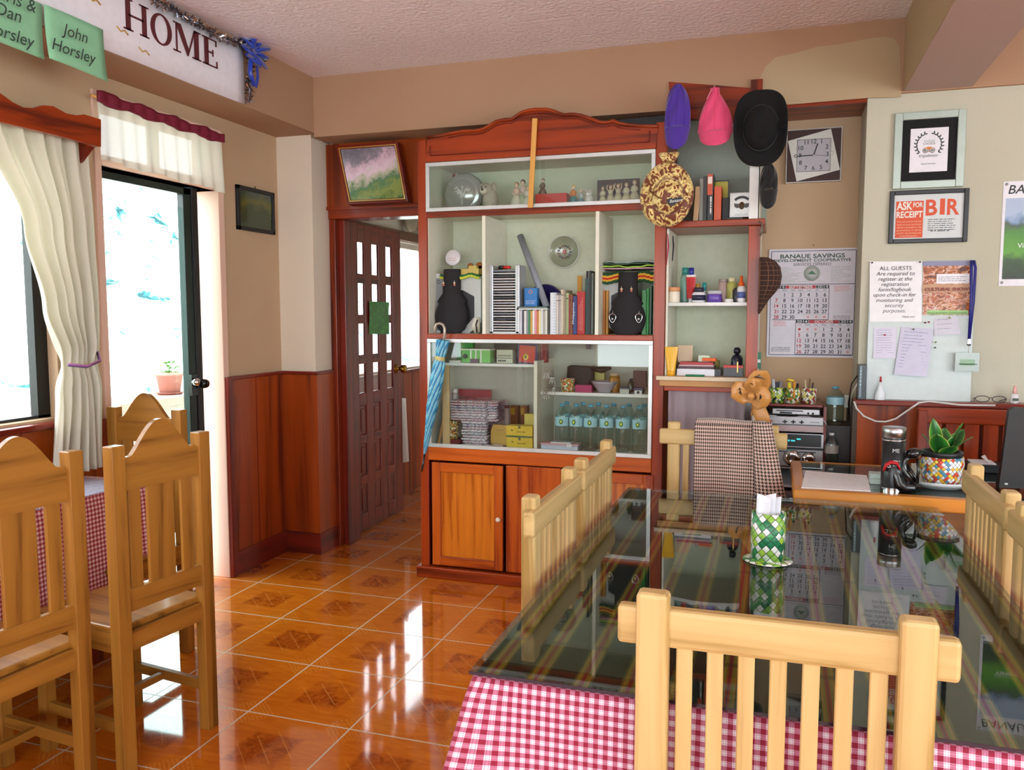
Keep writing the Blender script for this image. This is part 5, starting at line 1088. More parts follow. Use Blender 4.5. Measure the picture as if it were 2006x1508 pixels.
def tin(m, x0, x1, z0, z1, y):
    xc, zc = (x0+x1)/2, (z0+z1)/2
    m.tube([(x0+.004, y-.001, z0+.004), (x1-.004, y-.001, z0+.004), (x1-.004, y-.001, z1-.004), (x0+.004, y-.001, z1-.004)], .001, P('#8A8A88', .3), 4, closed=True)
    pts = [(xc+.04*math.sin(q), y-.003, zc+.0+.036*math.cos(q)) for q in [(-1+i/5)*.9 for i in range(11)]]
    for p_, q_ in zip(pts, pts[1:]): m.bar(p_, q_, .003, .012, BLACK, up=(p_[0]-xc, 0, p_[2]-zc)); m.ell((xc, y, zc-.004), (.014, .003, .018), P('#6A4A20', .4))
    for s_ in (-1, 1): m.prism([Vector((xc+s_*.01, y-.003, zc+.004)), Vector((xc+s_*.036, y-.003, zc+.008)), Vector((xc+s_*.034, y-.003, zc-.008)), Vector((xc+s_*.022, y-.003, zc-.016)), Vector((xc+s_*.01, y-.003, zc-.012))], (0, .003, 0), P('#3A2A1C', .4))
    scribble(m, (xc-.03, y-.0015, z0+.014), (1, 0, 0), (0, 0, 1), .06, 2, .006, P('#3A3A3A', .5), seed=6, ragged=0)
x0_, x1_ = wx(1430, 4.12, 400), wx(1477, 4.12, 400)
boxi('silver_tin', 'square silver tin with a black eagle style emblem on the top shelf', 'tin', 1430, 1477, 377, zz0+.014, 4.12, .06, P('#B8B8B4', .25, .5), deco=tin)
boxi('black_stand', 'low black block under the square silver tin', 'block', 1433, 1466, 0, zz0, 4.125, .05, BLACK, z1=zz0+.0135)
# hat board and hats
hb = [W(1310, 160, 1, 4.225), W(1470, 172, 1, 4.225), W(1470, 245, 1, 4.225), W(1316, 228, 1, 4.225)]
m = MB(); m.prism(hb, (0, .012, 0), W_RED[0]); a0, a1, b0_, b1_ = front(1471, 155, 1494, 186, 4.21); m.box(a0, a1, 4.21, 4.235, b0_-.03, b1_, W_RED[2]); m.build('hat_board', label='tilted brown board nailed up behind the hanging caps', cat='board')
m = MB(); q = [W(1178, 238, 1, 4.3), W(1302, 226, 1, 4.3), W(1302, 262, 1, 4.3), W(1210, 262, 1, 4.3)]; m.prism([Vector((p.x, 4.3, p.z)) for p in q], (0, .1, 0), BLACK); m.build('gap_shade_panel', label='black panel standing for the shade in the gap above the cabinet crest', cat='box')  # black sheet added for the shade between cabinet top and beam
def pegs(p): 
    m = MB(); m.tube([p+Vector((0, .06, .004)), p], .004, P('#6A4A30', .5), 6); return m
def cap(label, px0, px1, py0, py1, pybrim, col, y=4.06, lean=0, strap=False, logo=False):
    """a baseball cap hung by its back, crown above, peak below"""
    x0, x1 = wx(px0, y, 230), wx(px1, y, 230); zt_, zb_, zk = wz((px0+px1)/2, py0, y), wz((px0+px1)/2, py1, y), wz((px0+px1)/2, pybrim, y)
    xc, hw_ = (x0+x1)/2, (x1-x0)/2; mat = P(col, .85, sheen=.3); t = thing('cap', label, 'cap', (xc, y, zb_)); m = MB()
    def fn(u, v):
        a = 2*PI*u; prof = max(.22, math.sin(PI*min(1, .03+v*.97)*.5))**.95 if lean else math.sqrt(max(.04, 1-(1-v*.97)**2.4))
        w_ = hw_*prof*(1+.04*math.sin(a*6+v*5)); d = .05*prof
        return (xc+lean*(1-v)*hw_*.6+w_*math.cos(a), y+.02+d*math.sin(a)+.006*math.sin(a*5+v*9), zt_-(zt_-zk)*v)
    m.grid(fn, 36, 16, mat); m.build('crown', t)
    m = MB(); nn_ = 20
    def bf(u, v):
        a = PI*u; w_ = hw_*(.97-.13*v)*math.cos(a)
        return (xc+w_, y+.02-.051*math.sin(a)-.035*v*math.sin(a), zk+.004-(zk+.004-zb_)*v*(math.sin(a)**.6))
    m.grid(bf, nn_, 8, mat); m.build('peak', t, solid=.004)
    m = MB()
    for k in (-1, 0, 1): m.tube([Vector(fn(.75+k*.1, v/10))+Vector((0, -.001, 0)) for v in range(11)], .0012, P(col, .9), 5)
    m.build('seam', t)
    if strap: m = MB(); p = Vector((xc+lean*hw_*.6, y+.02, zt_)); m.tube([p+Vector((.0, 0, .012)), p+Vector((-.02, -.01, -.02)), p+Vector((-.035, -.01, -.05))], .004, P('#F0B8C8', .6), 6, flat=.4); m.build('strap', t)
    if logo: m = MB(); m.tube([(xc-.02, y-.032, zk+.0), (xc-.01, y-.034, zk-.008), (xc+.02, y-.032, zk+.008)], .0025, P('#4A4020', .6), 6); m.build('emblem', t)
    return t
cap('purple cap hanging on the board left of the pink cap', 1300, 1353, 163, 297, 250, '#4A2A9A')
cap('bright pink cap hanging between the purple cap and the black hat', 1366, 1438, 170, 290, 258, '#E84A78', lean=-.15, strap=True)
cap('black cap hanging below the wide black hat, beside the clock', 1490, 1528, 318, 412, 372, '#0A090C', y=4.04, logo=True)
c = W(1490, 251, 1, 4.04); t = thing('brimmed_hat', 'wide black brimmed hat hanging right of the pink cap', 'hat', (c.x, c.y, c.z-.19)); BH = P('#070608', .95)
hw_ = (wx(1542, 4.04, 250)-wx(1438, 4.04, 250))/2; hh_ = (wz(1490, 176, 4.04)-wz(1490, 326, 4.04))/2
m = MB(); m.grid(lambda u, v: (c.x+hw_*v**.9*math.copysign(abs(math.cos(2*PI*u))**.75, math.cos(2*PI*u)), c.y-.045*(v**3)*abs(math.cos(2*PI*u))**1.5, c.z+hh_*v**.9*math.copysign(abs(math.sin(2*PI*u))**.75, math.sin(2*PI*u))), 48, 10, BH); m.build('brim', t, solid=.004)
m = MB(); m.grid(lambda u, v: (c.x+.075*math.cos(2*PI*u)*math.sqrt(1-v*v*.85), c.y-.10*v+.02*v*v*math.exp(-(math.cos(2*PI*u)*2)**2), c.z+.0+.10*math.sin(2*PI*u)*math.sqrt(1-v*v*.75)), 40, 10, BH); m.add([(c.x+.075*math.cos(2*PI*i/40)*.387, c.y-.1+.02*math.exp(-(math.cos(2*PI*i/40)*2)**2), c.z+.10*math.sin(2*PI*i/40)*.5) for i in range(40)], [tuple(range(40))], BH, True); m.build('crown', t)
m = MB(); m.tube([(c.x+.078*math.cos(2*PI*i/40), c.y-.008, c.z+.104*math.sin(2*PI*i/40)) for i in range(40)], .006, P('#0E0D10', .7), 6, closed=True); m.build('hat_band', t)
# gold brocade hat with gathered knot
c = W(1306, 382, 1, 3.98); rx = (wx(1358, 3.98, 382)-wx(1255, 3.98, 382))/2; rz = (wz(1306, 322, 3.98)-wz(1306, 446, 3.98))/2
t = thing('brocade_hat', 'gold and brown brocade hat with gathered knot hanging over the shelf edge', 'hat', (c.x, c.y, c.z-rz)); m = MB()
m.grid(lambda u, v: (c.x+rx*math.cos(2*PI*u)*math.sin(PI/2*v)**.8, c.y-.035*math.cos(PI/2*v)-.008*math.sin(u*2*PI*9)*v*(1-v)+.01*math.sin(2*PI*u*3)*v, c.z+rz*math.sin(2*PI*u)*math.sin(PI/2*v)**.8), 60, 16, BROC); m.build('brim', t, solid=.006)
m = MB(); m.ell((c.x+.01, c.y-.03, c.z-.01), (rx*.62, .05, rz*.6), BROC, 30, 16); m.build('crown', t)
m = MB(); m.tube([(c.x-rx*.62, c.y-.035, c.z+.02), (c.x-.03, c.y-.082, c.z+.01-.03), (c.x+rx*.6, c.y-.035, c.z-.05)], .004, P('#7A4A1E', .6), 8); m.build('hat_band', t)
m = MB()
for k in range(7): a = (k-3)*.32; m.tube([(c.x+.01, c.y-.01, c.z+rz-.01), (c.x+.01+.03*math.sin(a), c.y-.015, c.z+rz+.018), (c.x+.01+.05*math.sin(a), c.y-.012-.01*(k % 2), c.z+rz+.045)], [.006, .012, .009], BROC, 8)
m.ell((c.x+.01, c.y-.012, c.z+rz+.002), (.018, .014, .01), P('#8A6A28', .6)); m.build('gathered_knot', t)
p = W(1324, 393, 1, 3.895); m = MB(); T_ = Matrix.Translation(p) @ Matrix.Rotation(-.12, 4, 'Y')
m.T = T_; m.prism([Vector((-.04, 0, .012)), Vector((-.022, 0, .017)), Vector((-.008, 0, .010)), Vector((.02, 0, .015)), Vector((.036, 0, .006)), Vector((.012, 0, -.006)), Vector((-.02, 0, -.022)), Vector((-.038, 0, -.01))], (0, .004, 0), BLACK); m.text('Banaue', (0, -.001, -.006), (1, 0, 0), (0, 0, 1), .02, WHITE, width=.058, shear=.3); m.T = None; m.build('cloth_badge', t)
# plaid cap hung sideways on the shelf side
x = wx(1487, 4.05, 560); zt_, zb_ = wz(1500, 505, 4.05), wz(1490, 615, 4.05); wd = wx(1531, 4.05, 540)-x; hh = zt_-zb_
m = MB(); pr = [(0, 0), (.35, .0), (.7, .06), (.92, .17), (1, .32), (.95, .48), (.72, .62), (.45, .74), (.2, .9), (.02, 1)]
poly = [Vector((x+a*wd, 4.05, zt_-b*hh)) for a, b in pr]
def pf(u, v):
    i = v*9; k = min(int(i), 8); f = i-k; a = pr[k][0]*(1-f)+pr[k+1][0]*f; b = pr[k][1]*(1-f)+pr[k+1][1]*f
    return (x+a*wd*math.sin(PI*u)**.7, 4.05-.07*math.cos(PI*u)*(.3+a*.7), zt_-b*hh)
m.grid(pf, 16, 36, PLAID, us=.2, vsc=hh*1.1); m.build('plaid_cap', label='brown plaid flat cap hung sideways beside the calendar', cat='cap', solid=.004)
# ribbons by the stile
p = W(1308, 458, 1, 4.06); m = MB(); m.tube([p, p+Vector((.004, 0, -.06)), p+Vector((-.004, 0, -.15))], [.006, .011, .006], P('#C82A5A', .6), 8, flat=.3); m.build('pink_ribbon', label='pink ribbon hanging inside the narrow shelf by the stile', cat='ribbon')
p = W(1318, 462, 1, 4.07); m = MB(); m.tube([p, p+Vector((.004, 0, -.05)), p+Vector((0, 0, -.12))], [.005, .010, .006], BLACK, 8, flat=.4); m.build('black_comb', label='black comb hanging beside the pink ribbon', cat='comb')
# middle shelf: toiletries
zs = zmid+.0045
LID = lambda r, a, b, col: ('lid', [(r, a), (r, b), (0, b)], P(col, .35))
turn('cosmetic_jar', 'white jar with pale orange lid at the left of the toiletries', 'jar', 1321, 4.12, zs, [(.026, 0), (.028, .003), (.028, .052), (.026, .055)], P('#E8E0CC', .35), [LID(.029, .055, .075, '#E0A070')], py=570)
turn('shampoo_bottle', 'tall pale teal bottle behind the red tube', 'bottle', 1342, 4.2, zs, [(.022, 0), (.024, .01), (.024, .12), (.018, .14)], P('#8AB8A8', .3), [LID(.016, .14, .175, '#3A9A90')], py=560)
x = wx(1353, 4.12, 560); t = thing('red_tube', 'red squeeze tube with blue cap standing among the toiletries', 'tube', (x, 4.12, zs)); m = MB(); m.grid(lambda u, v: (x+(.018+.006*v)*math.cos(2*PI*u), 4.13+(.014*(1-v)+.002)*math.sin(2*PI*u), zs+.02+.105*v), 20, 6, P('#B8141C', .25)); m.build('tube_body', t); m = MB(); m.lathe((x, 4.13, zs), [(.010, 0), (.010, .02)], P('#E8E8E8', .3), 14); m.lathe((x, 4.13, zs+.125), [(.024, 0), (.024, .01), (0, .012)], P('#E8E8E8', .3), 14, scale=(1, .15)); m.build('nozzle', t)
m = MB(); m.lathe((x+.0, 4.14, zs+.13), [(.013, 0), (.013, .04), (0, .041)], P('#1E2E90', .35), 14); m.build('cap', t)
turn('cream_jar', 'white cream jar with navy label and dark lid', 'jar', 1369, 4.10, zs, [(.028, 0), (.032, .004), (.032, .04), (.027, .05)], P('#E4E4E8', .3), [('label_band', [(.0325, .01), (.0325, .036)], P('#1E2240', .4)), LID(.024, .05, .072, '#2A2438')], py=570)
turn('nail_bottle', 'tiny yellow capped bottle behind the cream jar', 'bottle', 1367, 4.22, zs, [(.012, 0), (.012, .06)], P('#D8C8A8', .3), [LID(.010, .06, .095, '#E0A840')], py=550)
turn('teal_bottle', 'tiny teal capped bottle behind the purple jar', 'bottle', 1380, 4.2, zs, [(.012, 0), (.012, .06)], P('#C8D8D0', .3), [LID(.010, .06, .10, '#2A9A98')], py=550)
turn('cosmetic_jar', 'wide purple jar with clear lid in the middle of the toiletries', 'jar', 1400, 4.10, zs, [(.032, 0), (.036, .003), (.036, .036), (.032, .04)], P('#6A4AA8', .3), [LID(.034, .04, .056, '#C8C8CC')], py=570)
turn('lotion_bottle', 'pinkish tan bottle behind the purple jar', 'bottle', 1417, 4.2, zs, [(.022, 0), (.024, .008), (.024, .10)], P('#C8B0A8', .35), [LID(.022, .10, .115, '#A89A94')], py=550)
turn('low_jar', 'low white jar lying in front of the yellow labelled bottle', 'jar', 1428, 4.08, zs, [(.02, 0), (.021, .012), (.016, .017), (0, .017)], P('#E8E8E4', .3), py=580)
turn('yellow_bottle', 'bottle with yellow green label between pink and orange topped ones', 'bottle', 1434, 4.18, zs, [(.024, 0), (.025, .01), (.025, .09), (.02, .1)], P('#B8B860', .35), [LID(.016, .1, .12, '#E8E0B0')], py=560)
turn('dark_jar', 'dark grey round jar behind the white spray bottle', 'jar', 1443, 4.15, zs, [(.018, 0), (.019, .004), (.019, .06), (.012, .07)], P('#3A3A42', .3), py=570)
turn('spray_bottle', 'white spray bottle with orange nozzle at the right of the toiletries', 'bottle', 1452, 4.11, zs, [(.019, 0), (.02, .006), (.02, .065), (.012, .08)], P('#E8E8EC', .3), [('nozzle', [(.014, .078), (.014, .092), (.008, .098), (.007, .125), (0, .127)], P('#E8641E', .35)), ('label_band', [(.0203, .02), (.0203, .05)], P('#5A6AA8', .4))], py=570)
# bottom shelf
zs = zb3+.0005
x = wx(1315, 4.08, 700); t = thing('yellow_tube', 'yellow lotion tube standing on its cap at the left of the lowest shelf', 'tube', (x, 4.08, zs)); m = MB(); m.grid(lambda u, v: (x+(.021+.012*v)*math.cos(2*PI*u), 4.08+(.018*(1-v)+.002)*math.sin(2*PI*u), zs+.024+.118*v), 24, 6, P('#E8B01E', .3)); m.text('vaseline' if 0 else 'SUN', (x, 4.06, zs+.08), (0, 0, 1), (-1, 0, 0), .02, P('#E8DCA0', .4)) if 0 else None; m.build('tube_body', t); m = MB(); m.lathe((x, 4.08, zs), [(.019, 0), (.021, .024), (0, .024)], P('#E8A81A', .3), 18); m.build('cap', t)
boxi('paper_box', 'open beige card box behind the yellow tube', 'box', 1328, 1357, 676, zs+.06, 4.2, .04, P('#D0B898', .6), rot=.2)
x0, x1 = wx(1326, 4.1, 720), wx(1400, 4.1, 720)
stack = [('white_book', 'thick white paged black book at the bottom of the pile', 'book', .034, '#DCDCE4'), ('book', 'dark maroon book in the middle of the pile on the lowest shelf', 'book', .010, '#3A1018'), ('book', 'pink edged book second from the top of the pile', 'book', .008, '#C8A0A8'), ('book', 'red covered book on top of the pile on the lowest shelf', 'book', .012, '#A81A1E')]
z = zs
for i, (nm, lb, ct, h, cc) in enumerate(stack):
    m = MB(); m.box(x0+.004*i, x1-.003*i, 4.1+.003*i, 4.24, z, z+h, P(cc, .4))
    if i == 0: m.box(x1-.001, x1+.03, 4.1, 4.24, z, z+h+.001, P('#14141C', .4)); m.box(x0, x1+.03, 4.1, 4.24, z+h, z+h+.0015, P('#14141C', .4))
    m.build(nm, label=lb, cat=ct, bevel=.001); z += h+(.0017 if i == 0 else .0003)
turn('grey_bowl', 'grey rounded dish at the back of the lowest shelf', 'bowl', 1336, 4.34, zs+.0, [(.05, 0), (.055, .06), (.04, .085), (0, .095)], P('#8A8C84', .4), py=670)
boxi('glass_cube', 'small clear glass box with a pale green lid on the book pile', 'box', 1368, 1390, 681, z, 4.16, .04, P('#B8C4A8', .2), z1=z+.032)
boxi('orange_box', 'orange packet lying tilted right of the glass cube', 'box', 1389, 1417, 0, z+.004, 4.14, .03, P('#E0641E', .4), z1=z+.02, rot=-.15)
boxi('yellow_case', 'olive yellow pouch under the orange packet', 'pouch', 1384, 1424, 0, zs, 4.24, .05, P('#8A8230', .6), z1=z+.003)
turn('perfume_bottle', 'navy blue bottle with round stopper at the right of the lowest shelf', 'bottle', 1444, 4.17, zs, [(.026, 0), (.028, .006), (.028, .085), (.02, .1), (.01, .105)], P('#141830', .25), [('stopper', [(.006, .104), (.016, .112), (.018, .125), (.012, .138), (0, .14)], P('#101428', .3))], py=690)
def rb(m, x0, x1, z0, z1, y): m.box(x0, x1, y-.001, y+.04, z1-.012, z1+.001, P('#B82A1E', .4)); m.box(x1-.03, x1-.024, y-.003, y, z0+.02, z1+.02, P('#D8B060', .3, .6))
boxi('red_lidded_box', 'black box with red top in the right corner of the lowest shelf', 'box', 1417, 1456, 716, zs, 4.1, .04, P('#2A2428', .35), deco=rb)
m = MB(); a = W(1343, 733, 1, 4.05); m.tube([(a.x, 4.05, zs+.005), (a.x+.09, 4.052, zs+.005)], .005, P('#1E7A50', .3), 8); m.build('green_pen', label='green pen lying at the front edge of the lowest shelf', cat='pen')

# ---------------------------------------------------------------- on the walls
def plate(y, px0, py0, px1, py1): 
    return front(px0, py0, px1, py1, y)
def onwall(pts, y): return [W(a, b, 1, y) for a, b in pts]
YW = YB-.002
# clock
q = onwall([(1543, 258), (1648, 253), (1648, 353), (1543, 360)], YW)
x0, x1 = q[0].x, q[1].x; z0, z1 = (q[2].z+q[3].z)/2, (q[0].z+q[1].z)/2; xc, zc = (x0+x1)/2, (z0+z1)/2; S = (x1-x0)
t = thing('wall_clock', 'square wall clock with a tilted white square face on brown', 'clock', (xc, YB, z0)); yy1 = YB-.03
m = MB(); m.box(x0, x1, yy1, YB, z0, z1, P('#3A1C14', .6)); m.build('backplate', t)
m = MB()
for a, b, c_, d in ((x0-.004, x0, z0-.004, z1+.004), (x1, x1+.004, z0-.004, z1+.004), (x0, x1, z0-.004, z0), (x0, x1, z1, z1+.004)): m.box(a, b, yy1-.004, YB, c_, d, P('#C8C4C0', .3))
m.build('frame', t); m = MB(); h = S*.41; ang = .23; cs = [Vector((xc+h*1.414*math.cos(ang+PI/4+k*PI/2), yy1-.003, zc+h*1.414*math.sin(ang+PI/4+k*PI/2))) for k in range(4)]
m.prism(cs[::-1], (0, .003, 0), P('#DCDCD4', .4)); m.build('tilted_square', t)
m = MB(); h = S*.31; m.box(xc-h, xc+h, yy1-.006, yy1-.003, zc-h, zc+h, P('#B8B4BC', .45))
for k in range(12):
    a = PI/2-(k+1)*PI/6; rr_ = h*.83/max(abs(math.cos(a)), abs(math.sin(a)), .9); m.text(str(k+1), (xc+rr_*math.cos(a)*.98, yy1-.0065, zc+rr_*math.sin(a)-.008), (1, 0, 0), (0, 0, 1), .03, BLACK, bold=.01)
m.tube([(xc-h, yy1-.006, zc-h), (xc+h, yy1-.006, zc-h), (xc+h, yy1-.006, zc+h), (xc-h, yy1-.006, zc+h)], .0015, P('#6A6870', .4), 4, closed=True); m.build('dial', t)
m = MB(); m.bar((xc, yy1-.009, zc), (xc+.018, yy1-.009, zc+.056), .006, .002, BLACK, up=(0, 1, 0)); m.bar((xc, yy1-.010, zc), (xc-.085, yy1-.010, zc-.003), .005, .002, BLACK, up=(0, 1, 0)); m.bar((xc, yy1-.011, zc), (xc+.07, yy1-.011, zc-.008), .0012, .001, P('#4A4A4A', .4), up=(0, 1, 0)); m.ell((xc, yy1-.01, zc), .006, CHROME, 10, 6); m.build('hands', t)
m = MB(); m.ell((x0+.042, yy1-.006, zc), .008, CHROME, 12, 8); m.ell((x1-.042, yy1-.006, zc+.006), .009, P('#E8E4E0', .2), 12, 8); m.build('stud', t)
# calendar
q = onwall([(1507, 487), (1683, 487), (1675, 702), (1501, 697)], YW); cyv = YW
x0, x1 = (q[0].x+q[3].x)/2, (q[1].x+q[2].x)/2; z0, z1 = (q[2].z+q[3].z)/2, (q[0].z+q[1].z)/2; Wd_, Hd_ = x1-x0, z1-z0
t = thing('wall_calendar', 'two month wall calendar for September and October 2014', 'calendar', ((x0+x1)/2, YB, z0))
m = MB(); m.box(x0, x1, YB-.008, YB, z0, z1, P('#DAD4DE', .5)); m.build('sheets', t)
NAVY = P('#16142E', .5); RED = P('#B01E28', .5); DGR = P('#12402A', .5); GRY = P('#9AA49C', .6); LRED = P('#D89A9E', .6)
y = YB-.0085; m = MB()
def U(u, v): return Vector((x0+u*Wd_, y, z1-v*Hd_))
def rect(m, u0, v0, u1, v1, mat): a, b, c, d = U(u0, v0), U(u1, v0), U(u1, v1), U(u0, v1); m.add([d, c, b, a], [(0, 1, 2, 3)], mat)
def ln(m, u0, v0, u1, v1, mat, w_=.004):
    if abs(u1-u0) > abs(v1-v0): rect(m, u0, v0-w_/2*Wd_/Hd_, u1, v0+w_/2*Wd_/Hd_, mat)
    else: rect(m, u0-w_/2, v0, u0+w_/2, v1, mat)
RX, UZ = (1, 0, 0), (0, 0, 1)
for a in ((.03, .02, .97, .02), (.03, .98, .97, .98), (.03, .02, .03, .98), (.97, .02, .97, .98), (.03, .325, .97, .325)): ln(m, *a, NAVY, .007)
m.text('BANAUE SAVINGS', U(.49, .085), RX, UZ, .03, DGR, width=Wd_*.72, bold=.02, ext=.0006); m.text('DEVELOPMENT COOPERATIVE', U(.49, .118), RX, UZ, .02, DGR, width=Wd_*.86, bold=.02, ext=.0006); m.text('SERVICES OFFERED', U(.49, .155), RX, UZ, .02, NAVY, width=Wd_*.42, ext=.0006)
scribble(m, U(.36, .128), RX, UZ, .1, 1, .006, GRY, seed=1); m.lathe(U(.49, .225)+Vector((0, .0, 0)), [(.0, 0), (.04, 0), (.04, .0006), (0, .0006)], P('#B4BCB8', .6), 28, ax=(0, -1, 0)); m.lathe(U(.49, .225), [(.0, .0008), (.026, .0008), (.026, .0012), (0, .0012)], P('#D0D4D0', .6), 24, ax=(0, -1, 0)); m.prism([U(.44, .235), U(.54, .235), U(.49, .20)], (0, -.0016, 0), P('#4A7A5A', .6))
scribble(m, U(.14, .17), RX, UZ, .10, 11, .0075, GRY, seed=2, ragged=.6); scribble(m, U(.70, .17), RX, UZ, .11, 11, .0075, GRY, seed=3, ragged=.6); scribble(m, U(.33, .30), RX, UZ, .16, 1, .006, GRY, seed=5)
def month(u0, v0, name, start, days, suns, hdr, phase):
    cw, ch, uL = .0905, .0515, u0
    rect(m, u0, v0, u0+cw*1.6, v0+.03, NAVY); rect(m, u0+cw*1.65, v0, u0+cw*5.35, v0+.03, RED); rect(m, u0+cw*5.4, v0, u0+cw*7, v0+.03, NAVY)
    e = .0009
    m.text('2014', U(u0+cw*.8, v0+.026), RX, UZ, .02, WHITE, width=cw*1.3*Wd_, ext=e); m.text(name, U(u0+cw*3.5, v0+.026), RX, UZ, .02, WHITE, width=cw*(3.0 if len(name) > 8 else 2.3)*Wd_, bold=.01, ext=e); m.text('2014', U(u0+cw*6.2, v0+.026), RX, UZ, .02, WHITE, width=cw*1.3*Wd_, ext=e)
    for k, d in enumerate(('SUN', 'MON', 'TUE', 'WED', 'THU', 'FRI', 'SAT')): m.text(d, U(u0+cw*(k+.5), v0+.052), RX, UZ, .011, RED if k == 0 else NAVY, ext=e)
    for r in range(6): ln(m, u0, v0+.06+ch*r, u0+cw*7, v0+.06+ch*r, P('#A8A4A8', .6) if r < 5 else NAVY, .003 if r < 5 else .007)
    for k in range(1, 7): ln(m, u0+cw*k, v0+.06, u0+cw*k, v0+.06+ch*5, P('#B8B4B8', .6), .002)
    ln(m, u0 if hdr else u0+cw*7, v0+.03, u0 if hdr else u0+cw*7, v0+.06+ch*5, NAVY, .006)
    for d in range(1, days+1):
        i = start+d-1; r, k = divmod(i, 7)
        m.text(str(d), U(u0+cw*(k+.5), v0+.06+ch*(r+.83)), RX, UZ, .026, RED if k == 0 else NAVY, bold=.02, ext=e)
    for k, r in phase: m.ell(U(u0+cw*(k+.5), v0+.06+ch*(r+.5)), (.007, .0008, .007), LRED if k else RED, 10, 4)
month(.055, .335, 'SEPTEMBER', 1, 30, 0, False, [(4, 4), (5, 4), (6, 4)]); month(.325, .655, 'OCTOBER', 3, 31, 0, True, [(0, 0), (1, 0), (2, 0), (6, 4)])
for k in range(12): ln(m, .735, .39+.018*k, .955, .39+.018*k, P('#A8A8B0', .6), .002)
for k in range(12): ln(m, .045, .73+.018*k, .305, .73+.018*k, P('#A8A8B0', .6), .002)
scribble(m, U(.74, .35), RX, UZ, .085, 4, .008, LRED, seed=11, th=.5); scribble(m, U(.07, .67), RX, UZ, .07, 4, .008, LRED, seed=12, th=.5)
scribble(m, U(.74, .62), RX, UZ, .085, 6, .0075, NAVY, seed=13, th=.3, ragged=.05); scribble(m, U(.05, .95), RX, UZ, .1, 1, .007, NAVY, seed=14, ragged=.05); scribble(m, U(.05, .915), RX, UZ, .1, 3, .007, NAVY, seed=15, th=.3, ragged=.05)
m.build('printed_text', t); m = MB(); m.lathe(U(.5, -.03), [(.003, 0), (.003, .01)], P('#5A3020', .4), 8, ax=(0, -1, 0)); m.build('nail', t)
# certificate in a silver frame
YP = 4.26
def framed(name, label, px, py, wide, deep, fcol, y=YP, mat=None):
    q = onwall(px, y); x0, x1 = (q[0].x+q[3].x)/2, (q[1].x+q[2].x)/2; z1 = (q[0].z+q[1].z)/2; z0 = (q[2].z+q[3].z)/2
    t = thing(name, label, 'picture frame', ((x0+x1)/2, y, z0)); m = MB(); m.box(x0, x0+wide, y-deep, y, z0, z1, fcol); m.box(x1-wide, x1, y-deep, y, z0, z1, fcol); m.box(x0+wide, x1-wide, y-deep, y, z0, z0+wide, fcol); m.box(x0+wide, x1-wide, y-deep, y, z1-wide, z1, fcol)
    m.build('frame', t, bevel=.003); return t, x0+wide, x1-wide, z0+wide, z1-wide
t, x0, x1, z0, z1 = framed('framed_certificate', 'square silver framed award with black mount and laurel emblem', [(1752, 222), (1892, 216), (1887, 366), (1748, 372)], None, .034, .02, P('#B4C2B8', .35, .3))
m = MB(); m.box(x0, x1, YP-.008, YP, z0, z1, P('#08080A', .85)); m.build('mount', t)
px_, pz_ = (x1-x0)*.155, (z1-z0)*.145; a0, a1, c0_, c1_ = x0+px_, x1-px_, z0+pz_, z1-pz_; m = MB(); m.box(a0, a1, YP-.0095, YP-.008, c0_, c1_, PAPER); xc = (a0+a1)/2; yy2 = YP-.0098; H_ = c1_-c0_; W_ = a1-a0; INK = P('#3A4440', .5)
m.text('TRAVELERS\'', (xc, yy2, c0_+H_*.68), RX, UZ, .012, P('#6A9A7A', .5), width=W_*.3); m.text('CHOICE', (xc, yy2, c0_+H_*.62), RX, UZ, .014, INK, width=W_*.32)
for s in (-1, 1):
    e = (xc+s*W_*.09, c0_+H_*.49); rr_ = W_*.075
    for r_, cc in ((rr_, BLACK), (rr_*.82, WHITE), (rr_*.5, P('#5A6A62', .5)), (rr_*.28, WHITE), (rr_*.15, BLACK)): m.lathe((e[0], yy2-.0002*(5-r_/rr_*5), e[1]), [(0, 0), (r_, 0), (r_, .0003), (0, .0003)], cc, 20, ax=(0, -1, 0))
    for k in range(8):
        a = -.72+k*.27; cx_, cz_ = xc+s*W_*.33*math.cos(a), c0_+H_*.62+W_*.33*math.sin(a)
        for sg in (-.5, .9): d = Vector((s*math.cos(a+sg+.9), 0, math.sin(a+sg+.9))); m.ell((cx_+d.x*.006, yy2, cz_+d.z*.006), (.0032, .0006, .0075), INK, 8, 4, R=Matrix.Rotation(math.atan2(d.x, d.z), 3, 'Y'))
m.prism([Vector((xc-W_*.15, yy2, c0_+H_*.54)), Vector((xc, yy2, c0_+H_*.575)), Vector((xc+W_*.15, yy2, c0_+H_*.54)), Vector((xc, yy2, c0_+H_*.50))], (0, -.0004, 0), P('#D8802A', .5)); m.prism([Vector((xc-.003, yy2-.0015, c0_+H_*.47)), Vector((xc+.003, yy2-.0015, c0_+H_*.47)), Vector((xc, yy2-.0015, c0_+H_*.45))], (0, -.0004, 0), BLACK)
m.text('tripadvisor', (xc, yy2, c0_+H_*.34), RX, UZ, .02, INK, width=W_*.52); m.text('Banaue Homestay', (xc, yy2, c0_+H_*.17), RX, UZ, .01, INK, width=W_*.38); m.build('award_print', t)
t, x0, x1, z0, z1 = framed('framed_notice', 'black framed orange and white notice reading ASK FOR RECEIPT BIR', [(1743, 376), (1899, 368), (1893, 473), (1739, 479)], None, .020, .018, P('#0E0E14', .35))
m = MB(); m.box(x0, x1, YP-.007, YP, z0, z1, P('#D4D8D8', .5)); ORG = P('#D84A14', .5); W_, H_ = x1-x0, z1-z0; yy2 = YP-.0073
def V(u, v): return Vector((x0+u*W_, yy2, z0+v*H_))
m.add([V(.03, .03), V(.43, .03), V(.43, .86), V(.03, .86)], [(0, 1, 2, 3)], ORG); WT = P('#EAE4D8', .5)
